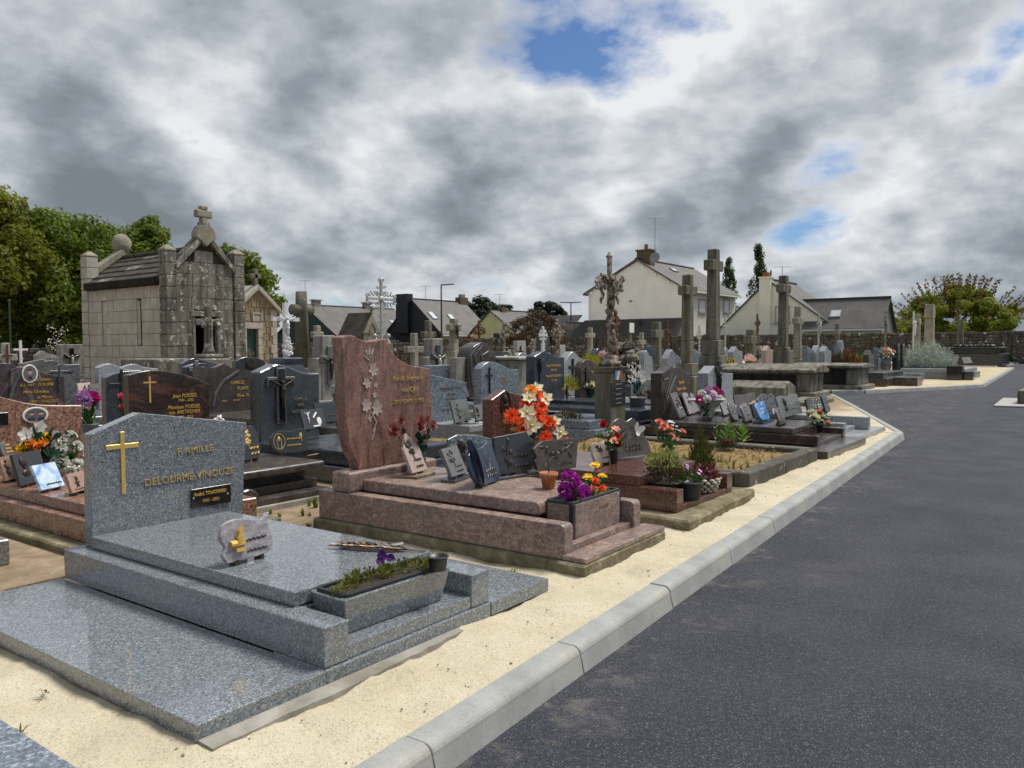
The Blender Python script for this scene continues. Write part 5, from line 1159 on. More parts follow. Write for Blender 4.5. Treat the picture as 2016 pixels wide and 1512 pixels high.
obj('liner_rim', rim(.012, .012, TL - .012, TD - .012, TH + .001, .03, .018), 'plastic_black', tr, 0.003, 2)
obj('soil', MB().add([(.03, .03, TH + .002), (TL - .03, .03, TH + .002), (TL - .03, TD - .03, TH + .002), (.03, TD - .03, TH + .002)], [(0, 1, 2, 3)]), 'soil', tr)
rp = random.Random(31)
for i in range(11):
    x = TL * (0.1 + 0.8 * i / 10) + rp.uniform(-.015, .015); y = TD / 2 + rp.uniform(-.045, .04); b = MB(); shrub(b, (x, y, TH), (.034, .034, rp.uniform(.03, .055)), 34, .026, .013, rp, .35); obj('plant', b, 'leaf_pansy', tr)
for px, py, r in ((752, 1094, .026), (768, 1098, .021), (748, 1104, .02), (701, 1124, .009), (795, 1098, .006)):
    q = G(px, py, .272 + .075 if py < 1110 else .31); loc = tr.matrix_basis.inverted() if False else None
    d_ = Matrix.Rotation(-tr.rotation_euler.z, 4, 'Z') @ (q - V3(tr.location)); flower(tr, 'pansy', 'violet', d_, r, (-.5, -.7, .35)); obj('stem', MB().tube([(d_.x + .005, d_.y + .01, TH), tuple(d_)], .0015, 4), 'stem_green', tr)
q = G(862, 1120, .222); t = thing('flower_pot', 'empty black plastic pot behind the granite trough', 'pot', (2.74, 2.62, 0.2825)); t.location = (G(862, 1122, .2825).x, G(862, 1122, .2825).y, .2825); vessel(t, 'tumbler', 'plastic_black', .098, .062, 'pot', False); 
bpy.data.objects[t.name]
# quill plaque and palm
q = G(489, 1106, .2825)
plaque('wavy lilac marble plaque with gold quill on the nearest tomb', q, .275, .185, 'marble_lilac', 'wave', 'quill', 'gold_leaf', rz=0.05, lean=.16, th=.024, lines=2, linem='bronze', lx=(-.02, .36), lz=(.44, .17))
qa, qb = G(645, 1077, .2825), G(838, 1088, .2825)
t = thing('bronze_palm', 'flat bronze palm spray lying on the nearest slab', 'ornament', (qa.x, qa.y, .2835), atan2(qb.y - qa.y, qb.x - qa.x)); LP = (qb - qa).length
obj('stem', MB().tube([(0, 0, .008), (LP * .5, .004, .012), (LP, 0, .006)], [.003, .005, .004], 6), 'bronze_pale', t)
for i in range(9):
    x = LP * (.04 + .075 * i)
    for s in (-1, 1): b = MB().petal(Matrix.Translation((x + .09, 0, .008)) @ Matrix.Rotation(pi - s * .32, 4, 'Z') @ Matrix.Rotation(-.06, 4, 'Y'), .085 + .008 * i * (1 if i < 6 else .6), .028, .4, .05, tip=.1, nc=3, nl=4); obj('leaf', b, 'bronze_pale' if (i + s) % 3 else 'bronze', t, 0, 1, True)
obj('ribbon', MB().petal(Matrix.Translation((LP * .5, .01, .02)) @ Matrix.Rotation(.3, 4, 'Z'), .13, .04, -.4, .1, tip=.5), 'steel', t)

# ---- 2. rose marble tomb
g2 = Gr('rose_marble_tomb', 'rose brown marble tomb with tall curved flower carved stele', 'tomb', 3.70, 2.26, radians(0.8))
m = 'marble_rose_flat'
g2.box('plinth', 3.70, 2.262, -.04, 4.74, 4.46, 0.062, 'concrete_mossy', 0.012, seg=1)
g2.box('step', 3.73, 2.268, 0.062, 4.735, 2.42, 0.092, m, 0.004)
g2.box('front_sill', 3.83, 2.425, 0.063, 4.57, 2.9, 0.128, m, 0.004)
for x0_, x1_ in ((3.735, 3.83), (4.57, 4.665)):
    pr = [(2.405, .063), (2.405, .23)] + [(2.405 + .03 - .03 * cos(a), .23 + .03 * sin(a)) for a in [pi / 2 * i / 4 for i in range(1, 5)]] + [(4.43, .26), (4.43, .063)]
    g2.put('kerb', MB().prism_x(pr[::-1], x0_, x1_), m, .006, seg=2)
g2.box('chest', 3.831, 2.72, .063, 4.569, 4.43, .252, m, 0.003)
sx = 3.862
pr = [(2.66, .2605), (2.66, .322), (2.675, .34), (4.12, .34), (4.12, .2605)]
g2.put('slab', MB().prism_x(pr[::-1], sx, 4.60), m, .012, seg=3)
g2.put('stele_base', MB().prism_x([(4.12, .2605), (4.3, .2605), (4.3, .40), (4.12, .40)], 3.735, 4.64), m, .02, seg=3)
Y = 4.17
pts = P2([(678, 663), (700, 660), (730, 674), (770, 668), (768, 690), (790, 710), (820, 716), (853, 724)], Y)
top = spline(P2([(677, 664), (700, 660), (728, 672), (769, 666)], Y), 4) + spline(P2([(770, 676), (785, 700), (812, 718), (835, 722), (854, 725)], Y), 4)
xr = onY(854, 800, Y).x; rb_ = [(onY(858, 850, Y).x, onY(858, 850, Y).z), (onY(845, 898, Y).x, .46), (onY(838, 905, Y).x, .402)]
lb_ = spline(P2([(712, 912), (695, 880), (684, 800), (682, 730), (677, 664)], Y), 4)
poly = [(lb_[0][0], .402), (rb_[2][0], .402), rb_[1], rb_[0]] + top[::-1] + lb_[::-1][1:-1]
st = g2.put('stele', MB().prism_y(poly, Y, Y + .095), 'marble_rose', .008, seg=2)
rr = random.Random(3)
def carve(px, py, r, n, mat='engraved_rose'):
    q = onY(px, py, Y); b = MB()
    for i in range(n): b.petal(Matrix.Translation((q.x, Y - .002, q.z)) @ Matrix.Rotation(pi / 2, 4, 'X') @ Matrix.Rotation(2 * pi * i / n + rr.random() * .4, 4, 'Z') @ Matrix.Rotation(-.05, 4, 'Y'), r, r * .62, .08, .02, tip=.35)
    g2.put('carved_flower', b, mat, 0, st)
for px, py, r, n in ((741, 727, .05, 6), (728, 753, .042, 6), (746, 757, .024, 5), (744, 776, .026, 5), (727, 797, .05, 7), (748, 803, .054, 7), (734, 822, .026, 4), (738, 742, .02, 4), (748, 790, .022, 5)): carve(px, py, r, n)
for pth in ([(729, 690), (735, 706), (727, 700)], [(722, 700), (733, 710)], [(741, 850), (747, 830), (737, 810)], [(738, 866), (745, 842)], [(760, 680), (775, 660 + 45), (800, 690)][:0]):
    if pth: g2.put('carved_stem', MB().tube([tuple(onY(a, b_, Y - .002)) for a, b_ in pth], [.004] + [.007] * (len(pth) - 1), 5), 'engraved_rose', 0, st)
for i in range(3):
    q = onY(730 + 3 * i, 700 - i, Y); b = MB().petal(Matrix.Translation((q.x, Y - .002, q.z)) @ Matrix.Rotation(pi / 2, 4, 'X') @ Matrix.Rotation(2.0 - .5 * i, 4, 'Z'), .06, .022, .1, 0, tip=.06); g2.put('carved_leaf', b, 'engraved_rose', 0, st)
g2.text('Famille Bourgeois', 809, 749, Y, 10, 'gold_faded', .35, .86, st); g2.text('née Ogé', 812, 771, Y, 10, 'gold_faded', .35, .95, st); g2.text('2011.1924-10.11.1995', 811, 793, Y, 8, 'gold_faded', .35, .86, st)
# things on it
zS = .3405
def onslab(px, py, z=zS): return G(px, py, z)
pq('pink marble gable shaped plaque on a stone stand', (810, 942), (840, 934), 860, zS, 'granite_blush', 'house', 'posy', lean=.42, lines=2, feet='stand', standm='concrete_mossy', lx=(-.1, .3), lz=(.3, .14))
pq('grey rectangular plaque with bronze posy on a dark stand', (888, 950), (918, 939), 889, zS, 'plaque_grey', 'rect', 'posy', lean=.42, lines=2, feet='stand', standm='granite_slate', lx=(-.1, .3), lz=(.3, .14))
t = pq('polished night blue plaque with a carved curling ribbon', (934, 966), (984, 946), 880, zS, 'marble_night', 'curl', None, lean=.3, lines=2, lx=(.0, .38), lz=(.3, .16))
wq = (G(984, 946, zS) - G(934, 966, zS)).length
obj('carved_ribbon', MB().petal(Matrix.Translation((-wq * .28, -.03, .02)) @ Matrix.Rotation(-.3, 4, 'X') @ Matrix.Rotation(-pi / 2, 4, 'Y'), wq * .75, wq * .16, .6, .06, tip=.5, nl=6), 'marble_night', t, 0, 1, True)
pq('blue granite plaque with bronze bust at the back of the rose slab', (884, 934), (973, 922), 856, zS, 'granite_bluegrey', 'slant', 'bust', lean=.08, lines=0)
pq('six sided slate plaque with bronze rose stem', (976, 944), (1054, 932), 858, zS, 'plaque_slate', 'hex', 'rose', lean=.12, th=.03, lines=2, feet='stand', standm='granite_slate', lx=(-.05, .3), lz=(.42, .16))
pq('notched brown stone plaque with bronze rose spray', (1052, 938), (1140, 924), 868, zS, 'marble_taupe', 'notch', 'spray', lean=.12, th=.028, lines=1, lx=(.0, .3), lz=(.2,))
p = onslab(1080, 962); t = thing('terracotta_pot', 'terracotta pot with a dead stalk on the rose marble slab', 'pot', p); vessel(t, 'pot', 'terracotta', .118, .105, 'pot'); b = MB().tube([(0, 0, .08), (.004, 0, .14), (-.004, .002, .19)], .003, 5)
for i in range(9): a = i * 1.3; b.tube([(0, 0, .1 + .01 * i), (.02 * cos(a), .02 * sin(a), .115 + .01 * i)], .002, 4); 
obj('stalk', b, 'twig', t)
# roses in a navy vase
Yv = 4.03
hd = [('rose', 'dusky_rose', onY(x, y, Yv - .03 + dy), r, (dx, -.8, .35)) for x, y, r, dx, dy in ((776, 848, .058, -.5, -.02), (826, 834, .06, 0, -.04), (848, 838, .055, .5, .03), (789, 828, .038, -.3, .05), (839, 826, .038, .3, .08))]
bouquet('five dusky pink roses in a navy vase before the rose stele', V3((onY(822, 900, 4.05).x, 4.05, zS)), hd, ('urn', 'glaze_navy', .125, .15), 26, 'leaf_dark', .07, .045)
# planter box at the foot
q0 = V3((3.935, 2.475, .129)); t = thing('planter_box', 'rose marble planter box with black corners and bright artificial flowers', 'planter', q0, radians(1))
PL, PD, PH = .585, .20, .205
obj('panel', MB().box(.025, 0, 0, PL - .012, .018, PH - .004), 'marble_rose_flat', t, .002); obj('panel', MB().box(0, .03, 0, .016, PD - .02, PH - .004), 'marble_rose_flat', t, .002)
for x, y in ((0, 0), (PL - .02, 0), (0, PD - .02), (PL - .02, PD - .02)): obj('corner_post', MB().box(x, y, 0, x + .022, y + .022, PH), 'plastic_black', t, .002)
obj('back_panel', MB().box(.02, PD - .016, 0, PL - .02, PD, PH - .004).box(PL - .016, .03, 0, PL, PD - .02, PH - .004), 'marble_rose_flat', t)
obj('liner_rim', rim(.004, .004, PL - .004, PD - .004, PH, .02, .016), 'plastic_slate', t, .002)
obj('soil', MB().add([(.02, .02, PH - .02), (PL - .02, .02, PH - .02), (PL - .02, PD - .02, PH - .02), (.02, PD - .02, PH - .02)], [(0, 1, 2, 3)]), 'plastic_black', t)
text('engraving', 'Famille', .045, 'marble_rose', t, (PL * .62, -.0005, PH * .62), (pi / 2, 0, 0), .3, .001)
pm = MB(); rr = random.Random(9); cpos = [(1122, 948, .062), (1132, 978, .055), (1148, 972, .045), (1112, 965, .035)]
b0 = bouquet('purple pompom hydrangea in the rose marble planter', q0 + V3((.16, .1, PH - .02)), [], None, 0)
pom = MB()
for px, py, r in cpos:
    c = onY(px, py, 2.55) - (q0 + V3((.16, .1, PH - .02)))
    for i in range(int(900 * r)):
        pass
    for i in range(230):
        d = V3((rr.gauss(0, 1), rr.gauss(0, 1), rr.gauss(0, 1))).normalized()
        if d.y > .6: continue
        pom.petal(aim(d, c + d * r * rr.uniform(.6, .82), rr.uniform(0, 6)) @ Matrix.Rotation(-pi / 2 + .5, 4, 'Y'), .024, .022, .5, .2, tip=.4, nl=2)
obj('flower_cluster', pom, 'magenta', b0, 0, 1, True); fb = MB(); leafspray(fb, (-.05, -.02, 0), (-.1, -.06, .08), 6, .08, .04, rr, .6); leafspray(fb, (.05, -.02, 0), (.1, -.06, .06), 5, .08, .04, rr, .6); obj('foliage', fb, 'leaf_green', b0)
pb_ = q0 + V3((.40, .11, PH - .02)); Yb = pb_.y
hd = [('mum', 'orange_red', onY(x, y, Yb + dy), r) for x, y, r, dy in ((1172, 948, .034, 0), (1185, 962, .036, -.03), (1168, 965, .034, -.03), (1190, 985 - 8, .034, -.04))] + [('daisy', 'yellow', onY(x, y, Yb + dy), r) for x, y, r, dy in ((1172, 917, .04, .03), (1158, 940, .036, .02), (1186, 938, .036, .03), (1192, 975, .034, -.02), (1178, 982, .03, -.05))]
bouquet('red and yellow artificial blooms in the rose marble planter', pb_, hd, None, 24, 'leaf_green', .07, .045)

# ---- 3. red-brown granite tomb
g3 = Gr('red_granite_tomb', 'polished red brown granite tomb with portrait stele and planting pit', 'tomb', 5.08, 2.27)
m = 'granite_red'; rr = random.Random(2)
pl_pts = [(5.08, 2.27), (5.5, 2.268), (5.9, 2.30), (6.3, 2.305), (6.56, 2.345), (6.52, 2.7), (6.5, 4.5), (5.1, 4.5)]
g3.put('plinth', MB().prism_z(pl_pts, -.03, .062), 'concrete_mossy', .014)
g3.box('kerb', 5.262, 2.445, .063, 5.375, 4.42, .222, m, .004); g3.box('kerb', 6.20, 2.447, .063, 6.31, 4.42, .222, m, .004)
g3.box('front_sill', 5.376, 2.45, .063, 6.199, 2.56, .105, m, .003); g3.box('chest', 5.376, 2.82, .063, 6.199, 4.42, .218, m, .003); g3.box('pit_floor', 5.376, 2.56, .063, 6.199, 2.82, .075, 'soil', 0)
g3.box('slab', 5.275, 2.745, .223, 6.26, 4.2, .298, m, .006, seg=2)
Y = 4.2; pts = P2([(968, 787), (994, 768)], Y) + spline(P2([(994, 768), (1015, 776), (1036, 778)], Y), 4)[1:] + [(6.25, onY(1036, 778, Y).z)]
st = g3.stele(pts, .22, Y, .105, m, xb=(pts[0][0], 6.25))
q = onY(995, 794, Y); md = MB(); n = 24
for i in range(n):
    a0, a1 = 2 * pi * i / n, 2 * pi * (i + 1) / n
    for rr0, rr1, y0_, y1_ in ((1, .86, -.012, -.012), (1, 1, 0, -.012), (.86, .86, -.012, 0)):
        md.add([(q.x + .068 * rr0 * cos(a0), Y + y0_, q.z + .108 * rr0 * sin(a0)), (q.x + .068 * rr0 * cos(a1), Y + y0_, q.z + .108 * rr0 * sin(a1)), (q.x + .068 * rr1 * cos(a1), Y + y1_, q.z + .108 * rr1 * sin(a1)), (q.x + .068 * rr1 * cos(a0), Y + y1_, q.z + .108 * rr1 * sin(a0))], [(0, 1, 2, 3)])
md2 = ornament('bust', .0, .2, Y - .004, rq_); md2.v = [(p[0] + q.x, p[1], p[2] + q.z - .1) for p in md2.v]
g3.put('medallion_rim', md, 'bronze', 0, st); g3.put('medallion', md2, 'bronze', 0, st)
g3.text('FAMILLE', 1004, 834, Y, 9, 'gold_leaf', 0, 1.0, st); g3.text('PRUD', 1014, 850, Y, 9, 'gold_leaf', 0, 1.0, st)
Yf = 4.0
hd = []
for x, y, r, k_, mt, dy in ((1045, 770, .05, 'mum', 'orange', .0), (1057, 779, .05, 'mum', 'orange_red', .0), (1037, 798, .055, 'mum', 'orange_red', 0), (1008, 820, .06, 'mum', 'orange_red', -.03), (1034, 833, .06, 'mum', 'orange_red', -.06), (1060, 818, .06, 'mum', 'orange_red', -.05), (1066, 802, .05, 'mum', 'orange_red', .02), (1080, 833, .06, 'mum', 'orange_red', -.02), (1030, 845, .05, 'mum', 'orange_red', -.08), (1075, 861, .05, 'mum', 'orange_red', -.1), (1108, 862, .04, 'mum', 'orange_red', -.04),
                           (1056, 766, .08, 'lily', 'cream', .02), (1043, 783, .08, 'lily', 'cream', -.03), (1075, 786, .08, 'lily', 'cream', -.03), (1038, 813, .09, 'lily', 'cream', -.1), (1047, 839, .1, 'lily', 'cream', -.14), (1093, 831, .07, 'lily', 'cream', .0), (1103, 853, .08, 'lily', 'cream', -.1)):
    hd.append((k_, mt, onY(x, y, Yf + dy), r * (1.35 if k_ == 'mum' else .95)))
bouquet('large bouquet of orange blooms and cream lilies before the red stele', G(1062, 880, .299), hd, ('tumbler', 'plastic_black', .16, .16), 70, 'leaf_dark', .11, .04, centre='gold_leaf')
pq('cream plaque with bronze posy beside the red rose vase', (1170, 919), (1204, 911), 872, .299, 'plaque_cream', 'curl', 'posy', lean=.25, lines=1, lx=(-.05, .3), lz=(.2,))
t = pq('grey butterfly plaque engraved with lilies on a round base', (1204, 907), (1276, 897), 824, .299, 'marble_taupe', 'fly', None, lean=.2, th=.028, lines=2, lx=(-.1, .3), lz=(.26, .16))
obj('base', MB().lathe([(.19, 0), (.19, .016), (0, .016)], 28, 0, .02, .55), 'plaque_grey', t)
Mx = Matrix.Translation((0, 0, .018)) @ Matrix.Rotation(-.2, 4, 'X'); b = MB()
for s in (-1, 1): b.petal(Mx @ Matrix.Translation((.1, -.02, .2)) @ Matrix.Rotation(pi / 2, 4, 'X') @ Matrix.Rotation(.9 + s * .55 + (.35 if s > 0 else 0), 4, 'Z') @ Matrix.Rotation(-.35, 4, 'Y'), .09, .055, .1, .1, tip=.4); b.petal(Mx @ Matrix.Translation((.1, -.02, .2)) @ Matrix.Rotation(pi / 2, 4, 'X') @ Matrix.Rotation(-.9 + s * .5, 4, 'Z') @ Matrix.Rotation(-.3, 4, 'Y'), .045, .04, .1, .1, tip=.4)
obj('butterfly', b, 'petal_white', t); b = MB()
for cx, zz_, s in ((-.05, .13, .07), (.03, .1, .06), (-.1, .17, .05)): b.tube([Mx @ V3((cx + s * .5 * cos(a), -.0145, zz_ + s * sin(a))) for a in [i * 2 * pi / 14 for i in range(15)]], .0025, 4)
b.tube([Mx @ V3((-.02, -.0145, .02)), Mx @ V3((-.03, -.0145, .12)), Mx @ V3((.02, -.0145, .2))], .003, 4); obj('engraving', b, 'engraved_pale', t)
Yf = G(1209, 912, .299).y
hd = [('rose', 'crimson', onY(x, y, Yf + dy), r) for x, y, r, dy in ((1188, 837, .042, 0), (1215, 862, .045, -.03), (1216, 876, .04, -.05))] + [('carn', 'petal_white', onY(x, y, Yf), .026) for x, y in ((1193, 855), (1202, 852))] + [('lily', 'coral', onY(1208, 868, Yf - .04), .05), ('lily', 'coral', onY(1212, 845, Yf), .045)]
bouquet('red roses and ferns in a slim black vase on the red tomb', G(1209, 912, .299), hd, ('tumbler', 'plastic_black', .075, .11), 40, 'leaf_green', .11, .022)
# pots in the pit
def potplant(label, p, pot, blobs, cat='plant', name='potted_plant', flowers=()):
    t = thing(name, label, cat, p)
    if pot: vessel(t, pot[0], pot[1], pot[2], pot[3], 'pot')
    for nm, c, rad, n, L, W, mat, up in blobs:
        b = MB(); shrub(b, c, rad, n, L, W, rf_, up); obj(nm, b, mat, t)
    for k_, mt, c, r in flowers: flower(t, k_, mt, c, r)
    return t
p = V3((5.55, 2.68, .076)); potplant('round shrub with pale green flower heads in a dark pot', p, ('tumbler', 'plastic_black', .30, .16), [('foliage', (0, 0, .15), (.15, .15, .2), 420, .045, .014, 'leaf_heather_dark', .8), ('flower_heads', (0, 0, .26), (.15, .15, .15), 520, .022, .014, 'leaf_yellowgreen', .3)])
p = V3((5.62, 2.50, .106)); potplant('dark plastic pot with pale pink trailing flowers', p, ('tumbler', 'plastic_slate', .19, .13), [('foliage', (0.02, .02, .12), (.1, .09, .09), 160, .03, .012, 'leaf_green', .4)], flowers=[('pansy', 'lilac', (.10, -.03, .20), .022), ('pansy', 'lilac', (.12, -.01, .175), .022), ('pansy', 'lilac', (-.02, .02, .25), .02), ('pansy', 'lilac', (.05, .0, .17), .02), ('pansy', 'lilac', (0, .03, .23), .018)])
p = V3((5.98, 2.545, .106)); t = thing('wicker_basket', 'pale woven basket holding a dark red leaved plant', 'basket', p)
for j in range(5):
    z = .012 + j * .022; rad = .09 + j * .009; bk = MB(); n = 12
    for i in range(n):
        a = 2 * pi * (i + .5 * (j % 2)) / n; bk.ball((rad * cos(a) * 1.15, rad * sin(a) * .85, z), (.024, .024, .0125), 7, 5)
    stuff(obj('weave', bk, 'wicker', t, 0, 1, True))
obj('liner', MB().lathe([(.085, .0), (.12, .115), (0, .11)], 16, 0, 0, .8), 'plastic_black', t); b = MB(); shrub(b, (0, 0, .11), (.13, .11, .09), 190, .04, .022, rf_, .2); obj('foliage', b, 'maroon_leaf', t)

# ---- 4. grass grave inside an old stone border
g4 = Gr('bordered_grave', 'dry grass grave inside a lichened old stone border', 'grave', 6.9, 2.52)
def bstone(x0, y0, x1, y1): g4.put('border_stone', MB().box(x0, y0, -.03, x1, y1, .132), 'border_stone', .012)
bstone(6.90, 2.52, 7.9, 2.66); bstone(7.906, 2.525, 8.98, 2.665); bstone(6.90, 2.665, 7.03, 4.0); bstone(6.905, 4.005, 7.03, 5.2); bstone(8.85, 2.67, 8.98, 4.2); bstone(8.85, 4.205, 8.98, 5.2)
tu = MB(); n, mm = 24, 30
from mathutils import noise as mn
for j in range(mm + 1):
    for i in range(n + 1):
        x = 7.0 + 1.87 * i / n; y = 2.64 + 2.56 * j / mm; tu.v.append((x, y, .085 + .03 * mn.noise((x * 3, y * 3, 1)) + .012 * mn.noise((x * 11, y * 11, 4))))
for j in range(mm):
    for i in range(n): a = j * (n + 1) + i; tu.f.append((a, a + 1, a + n + 2, a + n + 1))
g4.put('turf', tu, 'dry_turf', 0, None, 1, True)
b = MB(); rr = random.Random(6)
for i in range(420): tuft(b, rr.uniform(7.05, 8.85), rr.uniform(2.68, 5.15), 5, rr.uniform(.015, .04), .03, .085, rr)
stuff(g4.put('dry_grass', b, 'grass_dry', 0))
b = MB()
for i in range(120): tuft(b, rr.uniform(7.05, 7.9), rr.uniform(2.75, 5.0), 6, rr.uniform(.03, .09), .04, .085, rr)
stuff(g4.put('green_grass', b, 'grass_blade', 0))
# stone pillar with an iron cross and tricolour plaque
g5 = Gr('memorial_pillar', 'mossy stone pillar with tall rusty iron crucifix and tricolour plaque', 'monument', 9.0, 5.25)
Y = 5.25; xa, xb = onY(1201, 760, Y).x, onY(1232, 760, Y).x; zt_ = onY(1215, 722, Y).z
g5.box('shaft', xa, Y, 0, xb, Y + .24, zt_ - .08, 'stone_cross', .012); g5.put('cap', MB().frustum((xa + xb) / 2, Y + .12, zt_ - .08, zt_ + .0, (xb - xa) / 2, .12, (xb - xa) / 2 + .03, .15).box((xa + xb) / 2 - .14, Y, zt_, (xa + xb) / 2 + .14, Y + .24, zt_ + .02), 'stone_cross', .006)
zf0, zf1 = onY(1215, 748, Y).z, onY(1215, 722 + 2, Y).z; cx = (xa + xb) / 2
fp = obj('flag_plaque', MB().box(-.09, -.006, -(zf1 - zf0) / 2, .09, 0, (zf1 - zf0) / 2), 'flag_print', g5.t, .002, loc=(cx - g5.o.x, Y - .004 - g5.o.y, (zf0 + zf1) / 2))
for k_, (y0_, y1_) in enumerate(((752, 770), (772, 798))):
    sl = g5.box('inscription_slab', xa + .02, Y - .008, onY(1215, y1_, Y).z, xb - .02, Y - .002, onY(1215, y0_, Y).z, 'granite_slate', .002)
    for j in range(2 + k_): b = MB(); zz_ = onY(1215, y0_ + (y1_ - y0_) * (j + .5) / (2 + k_), Y).z; squiggle(b, cx - .07, cx + .07, zz_, .022, Y - .009, rq_); g5.put('lettering', b, 'engraved_pale', 0, sl)
zc0 = zt_ + .02; Ht = onY(1207, 497, Y + .1).z - zc0; b = MB(); yc = Y + .12
b.lathe([(.15, 0), (.15, .05), (.12, .06), (.13, .1), (.08, .14)], 14, cx - .015, yc); b.v = [(p[0], p[1], p[2] + zc0) for p in b.v]
pd = g5.put('crucifix_foot', b, 'iron_rust', 0, None, 1, True)
cxx = cx - .015; z1 = zc0 + .13; zA = zc0 + Ht * .74
ir = MB().box(cxx - .035, yc - .02, z1, cxx + .03, yc + .02, zc0 + Ht * .96).box(cxx - .34, yc - .018, zA - .03, cxx + .33, yc + .018, zA + .025); rr = random.Random(5)
for s in (-1, 1):
    for i in range(20): ir.ball((cxx + s * rr.uniform(.1, .38), yc - .01, zA + rr.uniform(-.09, .07)), (.04, .02, .035), 6, 5, .4, rr)
    for i in range(9): a = i / 8; ir.ball((cxx + s * (.2 + .03 * sin(i)), yc, zA - .05 - .22 * a), (.035 * (1 - a) + .012, .018, .03), 6, 5, .4, rr)
for i in range(26): ir.ball((cxx + rr.uniform(-.05, .045), yc + rr.uniform(-.02, .02), z1 + Ht * .7 * rr.random()), (.035, .022, .045), 6, 5, .4, rr)
for i in range(10): a = i * 2 * pi / 10; ir.tube([(cxx + .06 * cos(a), yc, zA + .02 + .06 * sin(a)), (cxx + .13 * cos(a), yc, zA + .02 + .13 * sin(a))], [.012, .004], 5)
ir.frustum(cxx - .01, yc, zc0 + Ht * .93, zc0 + Ht * .965, .02, .015, .045, .03); ir.frustum(cxx - .01, yc, zc0 + Ht * .965, zc0 + Ht, .04, .02, .006, .006)
g5.put('iron_cross', ir, 'iron_rust', 0); b = MB(); christ(b, cxx - .005, yc - .03, zA - .42, .5); g5.put('christ_figure', b, 'iron_rust', 0, None, 1, True)
b = MB(); b.tube([(cxx, yc - .03, z1), (cxx + .01, yc - .05, z1 + .16), (cxx - .01, yc - .04, z1 + .28), (cxx - .02, yc - .05, z1 + .36)], [.055, .06, .05, .02], 8); b.ball((cxx - .03, yc - .055, z1 + .4), .042, 8, 6); b.tube([(cxx + .02, yc - .06, z1 + .22), (cxx + .07, yc - .08, z1 + .18)], [.025, .02], 6); g5.put('mourner_figure', b, 'iron_rust', 0, None, 1, True)
# plants on the grass grave
def at4(px, py, z=.1): return G(px, py, z)
p = at4(1378, 925); t = potplant('bronze green conifer shrub in the grass grave', p, None, [('foliage', (0, 0, .02), (.12, .12, .3), 520, .05, .012, 'leaf_conifer', 2.2), ('foliage', (.12, .02, .0), (.14, .12, .16), 260, .045, .012, 'leaf_conifer', 1.4), ('foliage', (-.02, 0, .2), (.05, .05, .2), 160, .05, .01, 'leaf_conifer', 3.0)], 'shrub', 'conifer_shrub')
p = at4(1425, 880); t = thing('leafy_plant', 'tall leafy green plant standing in the grass grave', 'plant', p); b = MB(); rr = random.Random(14)
for i in range(9):
    x, y = rr.uniform(-.14, .16), rr.uniform(-.1, .1); hh = rr.uniform(.12, .33); b2 = MB().tube([(x, y, 0), (x * 1.2, y, hh)], .004, 4); obj('stem', b2, 'stem_green', t)
    for j in range(14): z = hh * (j + 2) / 16; a = j * 2.4; b.petal(Matrix.Translation((x * (1 + .2 * z), y, z)) @ Matrix.Rotation(a, 4, 'Z') @ Matrix.Rotation(-.5, 4, 'Y'), .07 * (1.15 - z), .018, .3, .1, tip=.08)
obj('foliage', b, 'leaf_bright', t)
p = at4(1462, 872); t = thing('leafy_plant', 'bright green rosette plant at the right of the grass grave', 'plant', p); b = MB()
for i in range(26): a = i * 2.4; b.petal(Matrix.Translation((0, 0, .01 * i * .5)) @ Matrix.Rotation(a, 4, 'Z') @ Matrix.Rotation(-.35 - i * .035, 4, 'Y'), .13, .03, .3, -.1, tip=.1)
obj('foliage', b, 'leaf_bright', t)
p = at4(1432, 884); t = thing('ornamental_cabbage', 'wine red ornamental cabbage in the grass grave', 'plant', p)
for n_, L, tl, mt in ((10, .12, .15, 'leaf_green'), (9, .1, .5, 'wine_cabbage'), (8, .07, .9, 'wine_cabbage'), (6, .05, 1.2, 'wine_cabbage')):
    b = MB()
    for i in range(n_): b.petal(Matrix.Translation((0, 0, .03)) @ Matrix.Rotation(2 * pi * i / n_ + tl, 4, 'Z') @ Matrix.Rotation(-tl, 4, 'Y'), L, L * .8, .5, .1, tip=.6)
    obj('leaf_ring', b, mt, t)
p = at4(1385, 890); potplant('small heuchera with reddish bells behind the conifer', p, None, [('foliage', (0, 0, 0), (.1, .1, .08), 90, .05, .03, 'leaf_conifer', .4), ('foliage', (-.02, 0, .06), (.07, .06, .1), 60, .025, .02, 'maroon_leaf', .6)], 'plant', 'small_plant')
Yf = at4(1310, 892).y
hd = [('rose', 'coral', onY(x, y, Yf + dy), r) for x, y, r, dy in ((1297, 832, .05, 0), (1308, 838, .05, -.03), (1318, 846, .05, -.04), (1303, 845, .045, -.05), (1343, 852, .055, -.02), (1322, 858, .04, -.04), (1330, 866, .04, -.04))] + [('lily', 'pale_blue', onY(x, y, Yf), .05) for x, y in ((1320, 832), (1328, 840), (1334, 848))]
t = bouquet('coral roses with large dark leaves lying on the grass grave', at4(1312, 892), hd, None, 30, 'leaf_green', .08, .04)
for px, py, a in ((1300, 862, .4), (1288, 848, 1.2)):
    q = onY(px, py, Yf - .05) - V3(t.location); obj('big_leaf', MB().petal(Matrix.Translation(q) @ Matrix.Rotation(.4, 4, 'Z') @ Matrix.Rotation(pi / 2 - .2, 4, 'X') @ Matrix.Rotation(a - pi, 4, 'Z') @ Matrix.Translation((-.11, 0, 0)), .22, .19, .25, .1, tip=.2, nc=5, nl=6), 'leaf_dark', t, 0, 1, True)
p = at4(1255, 872); potplant('low green weeds behind the butterfly plaque', p, None, [('foliage', (0, 0, 0), (.12, .1, .08), 60, .06, .018, 'leaf_bright', .8)], 'plant', 'small_plant')

